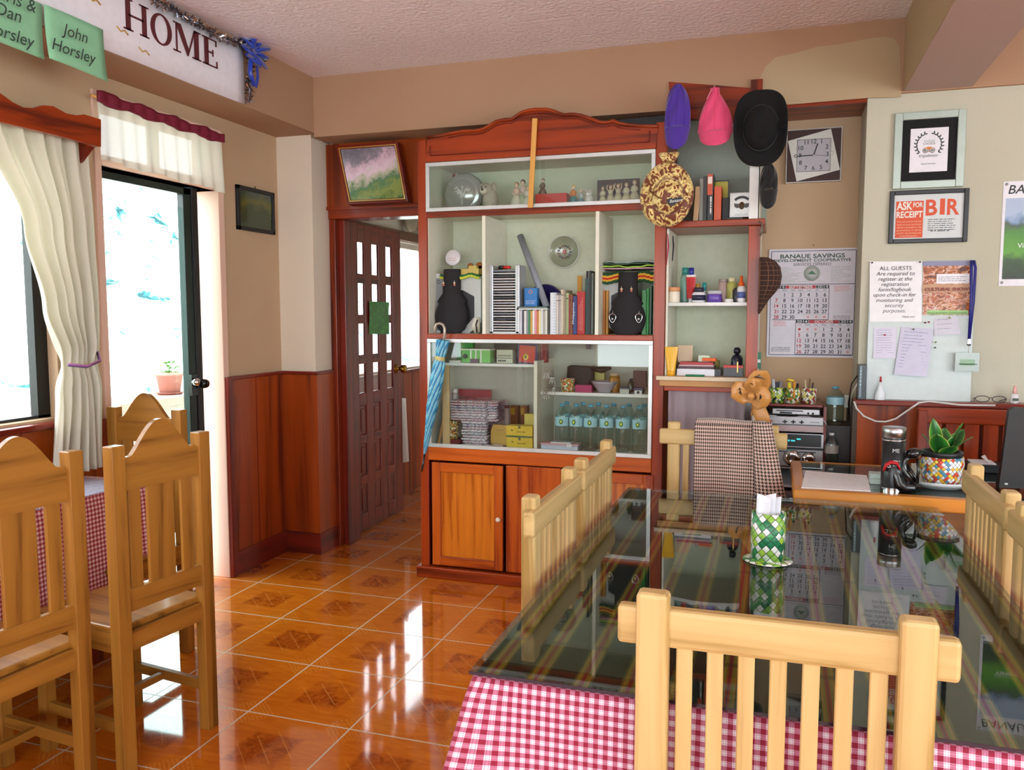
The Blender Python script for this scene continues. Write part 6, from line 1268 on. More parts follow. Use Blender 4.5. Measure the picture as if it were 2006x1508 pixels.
m.text('ASK', V(.155, .67), RX, UZ, .05, WT, width=W_*.23, bold=.03, ext=.0008); m.text('FOR', V(.35, .72), RX, UZ, .03, WT, width=W_*.14, bold=.03, ext=.0008); m.text('RECEIPT', V(.23, .49), RX, UZ, .04, WT, width=W_*.38, bold=.03, ext=.0008)
for k, s in enumerate(('This will ensure that the', 'taxes on your purchases', 'will be remitted to the', 'government. It will be', 'used for the development', 'of the Philippines.')): m.text(s, V(.23, .38-.065*k), RX, UZ, .01, P('#F0C8A0', .5), width=W_*(.36 if k < 5 else .26), ext=.0008)
m.text('B', V(.545, .53), RX, UZ, .1, ORG, width=W_*.165, bold=.025, ext=.0008); m.text('R', V(.855, .53), RX, UZ, .1, ORG, width=W_*.175, bold=.025, ext=.0008); m.prism([V(.665, .53), V(.735, .53), V(.735, .89), V(.665, .89)], (0, -.0008, 0), ORG); scribble(m, V(.5, .42), RX, UZ, W_*.4, 6, .0095, BLACK, th=.3, seed=21, ragged=.3); scribble(m, V(.54, .16), RX, UZ, W_*.3, 1, .012, BLACK, th=.3, seed=22, ragged=.1); m.build('notice_print', t)
# poster at the right edge
q = onwall([(1966, 356), (2006, 352), (2006, 556), (1964, 560)], YP); x0 = q[0].x; x1 = x0+.36; z0, z1 = q[3].z, q[0].z
t = thing('poster', 'white edged poster with green rice terraces cut off by the right picture edge', 'poster', ((x0+x1)/2, YP, z0)); m = MB(); m.box(x0, x1, YP-.003, YP, z0, z1, PAPER); m.build('sheet', t)
m = MB(); n = NT('terrace_photo'); sp = n.node('ShaderNodeSeparateXYZ'); n.t.links.new(n.coord('UV'), sp.inputs[0]); vz = n.math('ADD', sp.outputs[1], n.math('MULTIPLY', n.noise(n.coord('UV'), 22, 5), .09))
n.set(color=n.ramp(n.math('MULTIPLY', vz, 3), [(.15, '#1A2A14'), (.38, '#2A4A1A'), (.5, '#5A9A2A'), (.75, '#4A8A2A'), (.86, '#4A5A4A'), (.93, '#7A96B8'), (1, '#A8B8D0')]), rough=.4)
m.quad((x0+.012, YP-.0035, z0+.03), (x1-.012, YP-.0035, z0+.03), (x1-.012, YP-.0035, z1-.075), (x0+.012, YP-.0035, z1-.075), n.m); m.build('terrace_photo', t)
m = MB(); m.text('BANAUE', (x0+.02, YP-.0035, z1-.055), RX, UZ, .055, BLACK, align='LEFT', shear=.2, bold=.01); m.text('Viewpoint', (wx(1996, YP, 420), YP-.0038, z0+.17), RX, UZ, .03, WHITE, align='LEFT', bold=.01); m.build('printed_text', t)
m = MB()
for zz_ in (z0+.015, z1-.012): m.lathe((x0+.012, YP-.003, zz_), [(.0, 0), (.006, 0), (.006, .003), (0, .003)], STEEL, 12, ax=(0, -1, 0))
m.build('eyelet', t)
# whiteboard with papers
lean = .02; bx0, bx1 = W(1701, 640, 1, 4.22).x, W(1908, 640, 1, 4.22).x; bz1 = wz(1800, 510, 4.24)
Tb = Matrix.Translation((bx0, 4.215, LZ)) @ Matrix.Rotation(-.055, 4, 'X'); BW, BHt = bx1-bx0, bz1-LZ
t = thing('whiteboard', 'large white board leaning on the wall ledge, pinned with papers', 'board', (bx0+BW/2, 4.22, LZ)); m = MB(T=Tb); m.box(0, BW, 0, .012, 0, BHt, P('#C8D2D0', .35)); m.build('board', t, bevel=.002)
def B(px, py):   # board coordinates of an image position
    p = W(px, py, 1, 4.225); return p.x-bx0, p.z-LZ
def paper(name, label, cat, pts, mat, rows=0, ink='#5A5478', curl=.006, y=-.002, seed=1, lh=.012, extra=None):
    pp_ = [B(*q_) for q_ in pts]; m = MB(T=Tb)
    def fn(u, v):
        a = Vector(pp_[0])*(1-u)+Vector(pp_[1])*u; b = Vector(pp_[3])*(1-u)+Vector(pp_[2])*u; c_ = a*(1-v)+b*v
        return (c_.x, y-curl*v*v-curl*.5*math.sin(u*3)*v, c_.y)
    m.grid(fn, 8, 10, mat); W_ = pp_[1][0]-pp_[0][0]
    if rows: 
        for k in range(rows):
            v = .1+.8*k/rows; p = Vector(fn(.12, v)); rr_ = random.Random(seed*31+k); r_ = Vector(fn(.9, v))-p; scribble(m, p+Vector((0, -.0012, 0)), r_, (0, 0, 1), W_*.76, 1, .006, P(ink, .6), th=.3, seed=seed*17+k)
    if extra: extra(m, pp_, y)
    return m.build(name, label=label, cat=cat)
def guests(m, pp_, y):
    x0, x1 = pp_[0][0], pp_[1][0]; zt_ = pp_[0][1]; L_ = ['ALL GUESTS', 'Are required to', 'register at the', 'registration', 'form/logbook', 'upon check-in for', 'monitoring and', 'security', 'purposes.']; I2 = P('#26222E', .6)
    k_ = (zt_-pp_[3][1])
    for k, s in enumerate(L_): m.text(s, ((x0+x1)/2, y-.001, zt_-k_*(.15+.087*k)), RX, UZ, .0255, I2, shear=0 if k == 0 else .25, ext=.001)
    m.text('Thank you!', (x1-.05, y-.003, zt_-k_*.93), RX, UZ, .012, I2, shear=.25, ext=.001)
paper('notice_sheet', 'white notice beginning ALL GUESTS pinned at the board top left', 'notice', [(1705, 511), (1808, 511), (1806, 630), (1704, 630)], PAPERW, y=-.002, curl=.0015, extra=guests)
CM = painting('cultural_poster_photo', [(.3, '#2A1A14'), (.42, '#8A4018'), (.49, '#C8742A'), (.53, '#E8D8C8'), (.56, '#9A2818'), (.62, '#B8641E'), (.7, '#5A2A14')], 30, (1, 1, 1.5), 1)
def cult(m, pp_, y):
    x0, x1 = pp_[0][0], pp_[1][0]; z1_, z0_ = pp_[0][1], pp_[3][1]; h = z1_-z0_; w_ = x1-x0
    def rc(a, b, c_, d, mat, e): m.add([(x0+a*w_, y-e, z1_-d*h), (x0+b*w_, y-e, z1_-d*h), (x0+b*w_, y-e, z1_-c_*h), (x0+a*w_, y-e, z1_-c_*h)], [(0, 1, 2, 3)], mat)
    rc(0, 1, 0, .09, P('#8A8AA8', .5), .0042); rc(.3, 1, .24, .42, PAPERW, .0042); rc(.12, 1, .91, .99, P('#A8D088', .5), .0042)
    rc(0, 1, .43, .58, P('#C89A78', .5), .0042); m.text('CULTURAL SHOW', ((x0+x1)/2+.005, y-.004, z1_-h*.55), RX, UZ, .02, P('#7A1018', .5), width=w_*.95, bold=.03, shear=.2, ext=.004); m.text('VOLUNTARY DONATION', ((x0+x1)/2+.01, y-.004, z1_-h*.98), RX, UZ, .012, P('#3A6A2A', .5), width=w_*.84, ext=.004)
    scribble(m, (x0+.34*w_, y-.005, z1_-h*.30), RX, UZ, w_*.6, 3, .009, P('#5A5A8A', .5), seed=31)
paper('show_poster', 'orange and brown CULTURAL SHOW poster at the board top right', 'poster', [(1810, 511), (1902, 511), (1900, 617), (1808, 617)], CM, y=-.002, curl=.001, extra=cult)
paper('handwritten_sheet', 'faded handwritten sheet at the left of the board', 'paper', [(1712, 641), (1757, 641), (1754, 702), (1710, 702)], P('#DCD6E8', .7), 10, '#9A90A8', seed=2)
paper('handwritten_sheet', 'large handwritten sheet hanging slanted in the middle of the board', 'paper', [(1766, 640), (1829, 644), (1814, 738), (1750, 733)], P('#D0CCE0', .7), 12, '#6A6890', seed=3, y=-.006, curl=.012)
paper('handwritten_sheet', 'small handwritten note pinned below the orange poster', 'paper', [(1830, 624), (1878, 620), (1882, 655), (1830, 657)], P('#D4D0DC', .7), 3, '#7A7490', seed=4, y=-.002)
def pin(px, py, col, lb): 
    x_, z_ = B(px, py); m = MB(T=Tb); m.lathe((x_, -.007, z_), [(.003, 0), (.004, .006), (.0025, .009), (.004, .012), (0, .013)], P(col, .3), 10, ax=(0, -1, 0)); m.build('push_pin', label=lb, cat='pin', group='pins on the whiteboard')
for a in ((1733, 656, '#A82020', 'red pin in the faded handwritten sheet'), (1789, 645, '#5A5A2A', 'olive pin in the slanted sheet'), (1860, 622, '#B8B83A', 'yellow pin in the small note'), (1812, 632, '#8A2A24', 'dark red pin left of the close pair near the board centre'), (1819, 631, '#8A2A24', 'dark red pin right of the close pair near the board centre'), (1832, 670, '#8A8A4A', 'dull yellow pin alone under the small note'), (1831, 681, '#2A5A3A', 'green pin just below the dull yellow one'), (1709, 514, '#3A3A3A', 'grey pin at the top left corner of the guest notice'), (1803, 513, '#3A3A3A', 'grey pin at the top right corner of the guest notice')): pin(*a)
# lanyard with badge
x_, zt_ = B(1906, 512); x_ = bx0+x_; zt_ += LZ; BL = P('#1E1E78', .5); zb_ = wz(1903, 665, 4.2)
t = thing('lanyard', 'dark blue lanyard with clear badge hanging over the board corner', 'lanyard', (x_, 4.2, zb_-.12)); m = MB()
for dx, s in ((-.008, .003), (.008, -.003)): m.tube([(x_+dx*.6, 4.225+.005, zt_+.005), (x_+dx, 4.21, zt_-.03), (x_+dx+s, 4.2, (zt_+zb_)/2), (x_-.006, 4.198, zb_)], .007, BL, 6, flat=.35)
m.build('strap', t); m = MB(); m.box(x_-.011, x_-.001, 4.193, 4.2, zb_-.022, zb_+.002, CHROME); m.box(x_-.013, x_+.001, 4.193, 4.2, zb_-.028, zb_-.020, BLACK); m.tube([(x_-.006, 4.196, zb_-.028), (x_-.007, 4.196, zb_-.06)], .001, STEEL, 5); m.build('clip', t)
m = MB(); zc_ = zb_-.06; m.box(x_-.06, x_+.038, 4.190, 4.193, zc_-.085, zc_, P('#A8B4AE', .15)); m.box(x_-.04, x_+.02, 4.1885, 4.190, zc_-.06, zc_-.03, P('#8AB08A', .3)); m.box(x_-.045, x_+.03, 4.1885, 4.19, zc_-.054, zc_-.050, P('#4A6A5A', .3)); m.build('badge_holder', t)
# cracks and cable on the wall
# things on the ledge
def onl(px): return wx(px, 4.2, 765)
x_ = onl(1687); t = thing('router', 'slim upright grey router left of the white board', 'router', (x_, 4.21, LZ)); m = MB(); m.box(x_-.018, x_+.018, 4.175, 4.255, LZ, LZ+.165, P('#20282E', .3)); m.box(x_-.012, x_-.002, 4.172, 4.176, LZ+.01, LZ+.16, P('#7A8A90', .3)); m.build('housing', t, bevel=.005); m = MB()
for k in range(5): m.box(x_-.009, x_-.006, 4.1705, 4.172, LZ+.07+k*.016, LZ+.074+k*.016, P('#BFEFE8', .3, em='#9FE8E0', ems=.8 if k < 2 else .0))
m.build('indicator_lamp', t)
x_ = onl(1724); t = thing('glue_bottle', 'white cone shaped glue bottle with red tip before the board', 'bottle', (x_, 4.19, LZ)); m = MB(); m.lathe((x_, 4.19, LZ), [(.022, 0), (.024, .004), (.023, .03), (.012, .06), (.006, .085)], P('#E4E8EC', .35), 18); m.build('bottle_body', t); m = MB(); m.lathe((x_, 4.19, LZ), [(.005, .084), (.004, .11), (0, .111)], P('#B82030', .4), 10); m.build('nozzle', t)
x_ = onl(1988); t = thing('nasal_spray_bottle', 'small white dropper bottle with pink cap on the ledge at the far right', 'bottle', (x_, 4.2, LZ)); m = MB(); m.lathe((x_, 4.2, LZ), [(.014, 0), (.019, .006), (.02, .02), (.016, .04), (.009, .046)], P('#ECE8E8', .3), 18); m.build('bottle_body', t); m = MB(); m.lathe((x_, 4.2, LZ), [(.009, .045), (.008, .06), (.005, .08), (0, .082)], P('#E8B0A8', .35), 14); m.build('cap', t); m = MB(); m.box(x_-.012, x_+.012, 4.178, 4.181, LZ+.014, LZ+.026, P('#4A5A4A', .5)); m.build('bottle_label', t)
x_ = onl(1940); t = thing('spectacles', 'thin dark framed spectacles lying on the ledge right of the board', 'spectacles', (x_, 4.2, LZ)); m = MB()
for s in (-1, 1): m.tube([(x_+s*.034+.028*math.cos(q*PI/10), 4.185, LZ+.019+.014*math.sin(q*PI/10)) for q in range(20)], .0016, BLACK, 6, closed=True); m.tube([(x_+s*.063, 4.185, LZ+.022), (x_+s*.066, 4.2, LZ+.02), (x_+s*.05, 4.255, LZ+.004)], .0018, BLACK, 6)
m.tube([(x_-.008, 4.185, LZ+.022), (x_, 4.184, LZ+.026), (x_+.008, 4.185, LZ+.022)], .0015, BLACK, 6); m.build('frame', t)
# white cable along the wainscot
cb = [(1673, 786), (1678, 800), (1692, 815), (1715, 825), (1735, 826), (1755, 820), (1775, 806), (1800, 789), (1820, 786), (1845, 789), (1880, 793), (1950, 794)]
m = MB(); m.tube([W(a, b, 1, 4.16) for a, b in cb], .0045, P('#D8D4D0', .4), 8); m.build('white_cable', label='white cable looping across the brown wall panel below the ledge', cat='cable')
m = MB(); p = W(1655, 770, 1, 4.3); m.tube([W(1684, 745, 1, 4.2), W(1672, 765, 1, 4.2), W(1668, 775, 1, 4.3), W(1664, 860, 1, 4.4)], .004, P('#C8C4B8', .5), 6); m.tube([W(1680, 735, 1, 4.21), W(1668, 752, 1, 4.21), W(1662, 790, 1, 4.35), W(1668, 880, 1, 4.4)], .003, BLACK, 6); m.build('router_cables', label='pale and black cables hanging beside the router', cat='cable')
a0, a1, b0_, b1_ = front(1652, 772, 1663, 798, 4.4); m = MB(); m.box(a0, a1, 4.38, 4.41, b0_, b1_, P('#C8C8B8', .4)); m.build('power_adapter', label='pale power adapter hanging left of the brown wall panel', cat='adapter', bevel=.004)
a0, a1, b0_, b1_ = front(1483, 690, 1491, 722, 4.2); m = MB(); m.box(a0, a1, 4.2, 4.22, b0_, b1_, P('#1E6A4A', .4)); m.box(a0+.003, a1-.003, 4.198, 4.2, b0_+.03, b0_+.045, WHITE); m.build('green_box', label='small green and white box on the side of the narrow shelf', cat='box')

# framed landscape over the doorway (leaning forward, tilted)
q = [(667, 291), (780, 283), (795, 391), (684, 396)]
n = NT('hillside_flowers_picture'); sp = n.node('ShaderNodeSeparateXYZ'); n.t.links.new(n.coord(), sp.inputs[0])
v = n.math('ADD', n.math('ADD', n.math('MULTIPLY', sp.outputs[2], 2.0), n.math('MULTIPLY', sp.outputs[0], -.55)), n.math('MULTIPLY', n.math('SUBTRACT', n.noise(n.coord(), 14, 6, .7), .5), .55)); v = n.math('ADD', n.math('MULTIPLY', v, 1.0), .12)
n.set(color=n.ramp(v, [(.05, '#2A5A30'), (.2, '#8A9A50'), (.33, '#4A7A52'), (.42, '#B8B8A0'), (.5, '#E0C8D8'), (.58, '#D0B0C4'), (.66, '#8A8490'), (.8, '#6E6C78'), (.93, '#C8C4EC')]), rough=.12, coat=.5)
v4 = [W(a, b, 1, 4.37) for a, b in q]; t = thing('framed_picture', 'dark and gold framed flowery hillside picture tilted above the inner doorway', 'picture', (v4[3]+v4[2])/2)
r_ = (v4[1]-v4[0]).normalized(); d_ = (v4[3]-v4[0]).normalized(); W_, H_ = (v4[1]-v4[0]).length, (v4[3]-v4[0]).length
for v_ in v4[:2]: v_.y -= .03
nn = Vector((0, 1, -.1)).normalized()
def cor(k, ins):  # corner k moved inwards
    sx = (1, -1, -1, 1)[k]; sz = (1, 1, -1, -1)[k]; return v4[k]+r_*sx*ins+d_*sz*ins
m = MB()
for k in range(4):
    j = (k+1) % 4; m.prism([cor(k, -.012), cor(j, -.012), cor(j, .012), cor(k, .012)], nn*.05, W_DARK[0])
m.build('frame', t, bevel=.002); m = MB()
for k in range(4):
    j = (k+1) % 4; m.prism([cor(k, .003)-nn*.002, cor(j, .003)-nn*.002, cor(j, .008)-nn*.002, cor(k, .008)-nn*.002], nn*.004, P('#D8B860', .3, .6))
m.build('gold_slip', t); m = MB(); m.prism([cor(k, .010)+nn*.004 for k in range(4)], nn*.01, n.m); m.build('picture_print', t)
# small picture on the left wall
q = [(461, 362), (534, 377), (532, 461), (460, 447)]; v4 = [W(a, b, 0, XL+.004) for a, b in q]
y0_, y1_ = v4[0].y, v4[1].y; z1_ = (v4[0].z+v4[1].z)/2; z0_ = (v4[2].z+v4[3].z)/2
t = thing('framed_picture', 'small black framed green mountain picture on the left wall', 'picture', (XL, (y0_+y1_)/2, z0_)); m = MB(); w_ = .022
for a, b, c_, d in ((y0_, y0_+w_, z0_, z1_), (y1_-w_, y1_, z0_, z1_), (y0_, y1_, z0_, z0_+w_), (y0_, y1_, z1_-w_, z1_)): m.box(XL, XL+.018, a, b, c_, d, BLACK)
m.build('frame', t, bevel=.002); m = MB(); n = NT('mountain_picture'); sp = n.node('ShaderNodeSeparateXYZ'); n.t.links.new(n.coord(), sp.inputs[0]); v = n.math('ADD', n.math('MULTIPLY', sp.outputs[2], 3.2), n.math('MULTIPLY', n.noise(n.coord(), 9, 5), .5))
n.set(color=n.ramp(v, [(.3, '#22351E'), (.6, '#2A4020'), (.72, '#5A5A24'), (.88, '#3A4A34'), (.98, '#3E4650'), (1, '#A8A8B0')]), rough=.2, coat=.5); m.box(XL+.004, XL+.01, y0_+w_, y1_-w_, z0_+w_, z1_-w_, n.m); m.build('picture_print', t)
m = MB(); m.tube([(XL+.008, (y0_+y1_)/2, z1_), (XL+.008, (y0_+y1_)/2, z1_+.012)], .003, BLACK, 6); m.build('hook', t)
# green paper + towel on the open door
q = [W(a, b, 0, lx+.004) for a, b in ((722, 590), (762, 592), (761, 655), (723, 654))]
n = NT('green_wrapping_paper'); n.set(color=n.ramp(n.noise(n.coord(), 30, 3), [(.3, '#1E6A1E'), (.6, '#2E8A2A'), (.75, '#5AB04A')]), rough=.3); m = MB()
m.grid(lambda u, v: Vector(q[0]*(1-u)*(1-v)+q[1]*u*(1-v)+q[2]*u*v+q[3]*(1-u)*v)+Vector((.004*math.sin(v*5+u*3)+.003, 0, 0)), 8, 10, n.m); m.build('green_paper', label='green paper taped over the panes of the open inner door', cat='paper')
p = W(786, 780, 0, lx-.01); m = MB(); yA = y1+.012; m.grid(lambda u, v: (lx-.03+.05*u*(1+.4*v), yA+.012*math.sin(u*6)+.01, p.z-v*(p.z-W(792, 908, 0, lx).z)+.02*u*v), 8, 10, sheer('white_towel', '#E8E6DE', .02)); m.build('white_towel', label='narrow white cloth hanging on the far edge of the open inner door', cat='towel')
p = W(806, 493, 0, -2.78); t = thing('ring_ornament', 'pale carved ornament sitting on the inner room window ledge', 'ornament', (p.x, p.y, 2.10)); m = MB()
for k in range(5): m.lathe((-2.8, 6.0+k*.22, 2.19), [(.05, 0), (.09, .0), (.09, .04), (.05, .04)], P('#B8B4A0', .5), 16, ax=(1, 0, 0))
m.build('rings', t)
# ---------------------------------------------------------------- stereo corner
ys = 4.2
def fb(px0, py0, px1, py1, y=ys): return front(px0, py0, px1, py1, y)
ra0, ra1, rz0, rz1 = fb(1500, 791, 1612, 800)
RT = rz1
t = thing('stereo_stand', 'dark red wooden stand holding the stereo, topped with three woven cups', 'stand', ((ra0+ra1)/2, 4.35, 0)); m = MB(); m.box(ra0-.01, ra1+.0, ys-.01, 4.5, RT-.014, RT, W_DARK[0]); m.build('top_board', t, bevel=.003)
m = MB(); m.box(ra0-.025, ra0-.01, ys, 4.5, 0, RT-.014, W_DARK[2]); m.box(ra1+.006, ra1+.02, ys+.03, 4.5, 0, RT-.014, W_DARK[2]); zl = wz(1560, 962, ys); m.box(ra0-.01, ra1+.006, ys, 4.5, zl-.02, zl, W_DARK[0]); m.box(ra0-.01, ra1+.006, 4.49, 4.5, 0, RT-.014, W_DARK[2]); m.build('carcass', t)
SIL = P('#A4A0A2', .3, .5); SILP = P('#A88E8E', .35, .3)
def comp(label, py0, py1, px0, px1, kind, y=ys-.005):
    a0, a1, b0, b1 = fb(px0, py0, px1, py1, y); t = thing('audio_unit', label, 'audio unit', ((a0+a1)/2, y+.12, b0)); m = MB()
    m.box(a0, a1, y, y+.24, b0, b1, BLACK if kind == 'rec' else SIL); m.build('housing', t, bevel=.003); m = MB(); w_, h_ = a1-a0, b1-b0
    def r(u0, v0, u1, v1, mat, d=.002): m.box(a0+u0*w_, a0+u1*w_, y-d, y+.001, b0+v0*h_, b0+v1*h_, mat)
    if kind == 'dvd': r(.08, .55, .65, .75, BLACK); r(.16, .15, .42, .45, BLKGLOSS); m.lathe((a0+w_*.76, y, b0+h_*.3), [(.005, 0), (.005, .003)], BLACK, 10, ax=(0, -1, 0)); m.lathe((a0+w_*.86, y, b0+h_*.3), [(.005, 0), (.005, .003)], BLACK, 10, ax=(0, -1, 0))
    if kind == 'amp':
        r(.06, .62, .15, .72, P('#B84040', .4)); r(0, .04, 1, .42, SILP, .003); r(0, .44, 1, .5, BLACK)
        for u in (.36, .5, .64): r(u-.04, .62, u+.04, .70, BLACK); r(u-.012, .54, u+.012, .78, BLACK)
        r(.78, .66, .93, .70, P('#5A5658', .4))
    if kind == 'rec':
        r(.0, .0, 1, .06, SIL, .003); r(.96, 0, 1, 1, SIL, .004); r(.0, .94, 1, 1, SIL, .003); G = P('#3AC8C8', .4, em='#2AC0C8', ems=1.2)
        for u0, u1, v in ((.09, .15, .55), (.19, .22, .42), (.24, .30, .42), (.32, .36, .42), (.38, .46, .42), (.49, .57, .55)): r(u0, v, u1, v+.1, G, .0025)
    if kind == 'deck':
        r(.0, .93, 1, 1, BLACK, .002); r(.02, .78, .27, .84, BLACK); r(.54, .78, .86, .84, BLACK)
        for u, rr in ((.4, .034), (.73, .026)): m.lathe((a0+u*w_, y, b0+.5*h_), [(rr*1.2, 0), (rr*1.2, .006), (rr, .008), (rr*.92, .024), (rr*.6, .026), (0, .026)], CHROME, 28, ax=(0, -1, 0))
        for u in (.02, .1): 
            for v in (.2, .34, .48): r(u, v, u+.06, v+.05, P('#D8D8D8', .3), .003)
    if kind == 'slot': r(.0, .15, .72, .95, BLKGLOSS, .002); r(.06, .5, .24, .56, P('#3A3A3A', .4), .004)
    m.build('front_panel', t); return t
comp('slim silver disc player at the top of the stereo', 801, 812, 1513, 1606, 'dvd')
comp('silver and pink tape unit with three black crosses', 816, 846, 1496, 1613, 'amp')
comp('black receiver with blue glowing display', 849, 876, 1511, 1613, 'rec')
comp('silver deck with two round chrome knobs', 878, 914, 1511, 1612, 'deck')
comp('silver unit with black tape slot at the stereo bottom', 916, 956, 1512, 1612, 'slot')
a0, a1, b0, b1 = fb(1494, 813, 1620, 817); m = MB(); m.grid(lambda u, v: (a0+(a1-a0)*u, ys-.012+.2*min(1, v*1.0), b0+.001+.003*math.sin(u*12)-(.03*max(0, u-.93)/.07)), 40, 6, P('#D8D4DC', .5)); m.build('lace_cloth', label='white lace cloth draped over the pink and silver tape unit', cat='cloth', solid=.0015)
def cup(px, wv, label, items, r=.036):
    x = wx(px, 4.26, 770); h = .075; t = thing('woven_pen_cup', label, 'pen cup', (x, 4.26, RT), 'woven pen cups on the stereo stand'); m = MB(); m.lathe((x, 4.26, RT), [(r*.95, 0), (r, h*.5), (r*1.05, h), (r*.98, h), (r*.9, .004), (0, .003)], wv, 22); m.build('cup', t)
    for i, (dx, ht, col, w_) in enumerate(items):
        m = MB(); m.tube([(x+dx*.5, 4.262, RT+.01), (x+dx, 4.262+.006*(i % 3-1), RT+ht)], w_, P(col, .4), 8); m.build('pen', label='pen in the woven cup whose weave is ' + label.split('mostly ')[1] if 0 else 'pen or tool number standing in the cup' if 0 else ('%s pen standing in the %s' % ({'#3A4458': 'navy', '#C8CCD4': 'grey', '#8A8A90': 'dull grey', '#E8D83A': 'yellow', '#16161A': 'black', '#E0A050': 'tan', '#7A5A40': 'brown', '#C8B890': 'beige', '#4A4048': 'dark grey'}[col], label.split(' on ')[0])), cat='pen')
cup(1522, WV_CUPG, 'green woven cup on the left of the stereo top', [(-.02, .115, '#C8CCD4', .008), (-.002, .10, '#3A4458', .01), (.018, .105, '#8A8A90', .008)])
cup(1553, WV_CUPY, 'yellow red woven cup on the middle of the stereo top', [(-.018, .10, '#E8D83A', .009), (.006, .10, '#E0A050', .008), (.022, .095, '#16161A', .006)])
cup(1584, WV_CUPW, 'white woven cup on the right of the stereo top', [(-.018, .115, '#C8B890', .004), (.004, .12, '#7A5A40', .004), (.02, .10, '#4A4048', .004)])
m = MB(); p = W(1555, 745, 1, 4.215); m.tube([(p.x, 4.2, p.z), (p.x+.002, 4.198, p.z-.045), (p.x+.004, 4.2, p.z-.085)], [.009, .007, .011], P('#D89030', .45), 10, flat=.5); m.tube([(p.x, 4.2, p.z-.002), (p.x-.02, 4.205, p.z+.004), (p.x-.035, 4.215, p.z-.002)], .006, P('#E8C83A', .45), 8); m.build('yellow_brush', label='orange handled yellow brush hooked on the middle woven cup', cat='brush')
# bottles right of the stereo
zb_ = wz(1640, 830, 4.36); x0, x1 = wx(1618, 4.3, 860), wx(1664, 4.3, 860)
m = MB(); m.box(x0, x1, 4.28, 4.5, 0, zb_, P('#241814', .5)); m.build('dark_cupboard', label='dark narrow cupboard between the stereo and the brown panel', cat='cupboard')
bottle('big_water_bottle', 'large clear water bottle with blue label right of the woven cups', wx(1636, 4.36, 790), 4.36, zb_+.0003, wz(1636, 757, 4.36)-zb_, .042, None, mark=False)
zb2 = wz(1628, 930, 4.22); m = MB(); m.box(wx(1616, 4.2, 920), wx(1650, 4.2, 920), 4.17, 4.275, 0, zb2, P('#2A1A14', .5)); m.build('low_box', label='low dark box carrying the ribbed bottle beside the stereo', cat='box')
bottle('ribbed_bottle', 'clear ribbed bottle standing low beside the stereo', wx(1628, 4.22, 880), 4.22, zb2+.0003, wz(1628, 848, 4.22)-zb2, .034, None, lab='#8A8078', cap='#C8C8C8', mark=False)
# brown wooden chair behind the desk (only its back in view)
t = thing('slatted_back_chair', 'brown wooden chair with vertical slats behind the potted plant', 'chair', (wx(1890, 4.1), 4.08, 0)); zz1 = wz(1870, 800, 4.1); x0, x1 = wx(1797, 4.1, 830), wx(1797, 4.1, 830)+.52
m = MB(); m.box(x0, x1, 4.09, 4.115, zz1-.07, zz1, W_RED[0]); m.build('top_rail', t, bevel=.006)
for s in (x0+.02, x1-.02): m = MB(); m.box(s-.02, s+.02, 4.085, 4.12, 0, zz1-.01, W_RED[2]); m.build('rear_leg', t, bevel=.004); m = MB(); m.box(s-.02, s+.02, 3.94, 3.98, 0, .44, W_RED[2]); m.build('front_leg', t)
for k in range(6): xq = x0+.07+k*.076; m = MB(); m.box(xq-.03, xq+.03, 4.098, 4.108, .5, zz1-.065, W_RED[2]); m.build('slat', t, bevel=.002)
m = MB(); m.box(x0, x1, 3.93, 4.1, .44, .465, W_RED[0]); m.box(x0, x1, 4.09, 4.115, .48, .53, W_RED[0]); m.build('seat', t)

# ---------------------------------------------------------------- on the desk
ZD = DZT-.0008
def dp(px, py, z=ZD): return W(px, py, 2, z)
q = [dp(1578, 923), dp(1698, 932), dp(1706, 963), dp(1570, 956)]
m = MB(); m.prism([q[0], q[1], q[2], q[3]], (0, 0, .003), PAPERW)
for k in range(10):
    v = .12+.075*k; p = q[0].lerp(q[3], v).lerp(q[1].lerp(q[2], v), .07)+Vector((0, 0, .0035)); r = (q[1].lerp(q[2], v)-q[0].lerp(q[3], v)); scribble(m, p, r, (0, 1, 0), r.length*.85, 1, .008, P('#A8A4B8', .6), th=.25, seed=k+50)
m.build('printed_paper', label='printed white sheet lying on the left of the desk', cat='paper')
p = dp(1740, 962); TH = P('#1C2226', .3); zt_ = wz(1753, 838, p.y); H_ = zt_-ZD; x_ = p.x+.012; y_ = p.y; r_ = .043
p = dp(1753, 968); x_, y_ = p.x, p.y+.085
H_ = W(1753, 836, 1, y_).z-ZD
t = thing('thermos_flask', 'dark grey thermos flask with steel cap standing on the desk', 'flask', (x_, y_, ZD)); r_ = .041
m = MB(); m.lathe((x_, y_, ZD), [(r_*.96, 0), (r_, .006), (r_, H_*.78)], TH, 28); m.lathe((x_, y_, ZD), [(r_*1.005, 0), (r_*1.005, H_*.05)], CHROME, 28, caps=False); m.text('S', (x_-.018, y_-r_-.002, ZD+H_*.38), RX, UZ, .03, P('#C8CCCC', .4)); m.text('ME', (x_+.004, y_-r_-.002, ZD+H_*.62), RX, UZ, .02, P('#C8CCCC', .4)); scribble(m, (x_-.005, y_-r_-.002, ZD+H_*.48), RX, UZ, .025, 3, .009, P('#A8ACAC', .4), seed=3, th=.4); m.build('flask_body', t)
m = MB(); m.lathe((x_, y_, ZD), [(r_*1.03, H_*.79), (r_*1.03, H_*.81)], CHROME, 28); m.lathe((x_, y_, ZD), [(r_*1.02, H_*.83), (r_*1.02, H_*.99), (r_*.95, H_), (0, H_)], P('#B8B8B8', .3, 1.0), 28); m.lathe((x_, y_, ZD), [(r_*.95, H_*.8), (r_*.95, H_*.84)], BLACK, 24); m.build('cap', t)
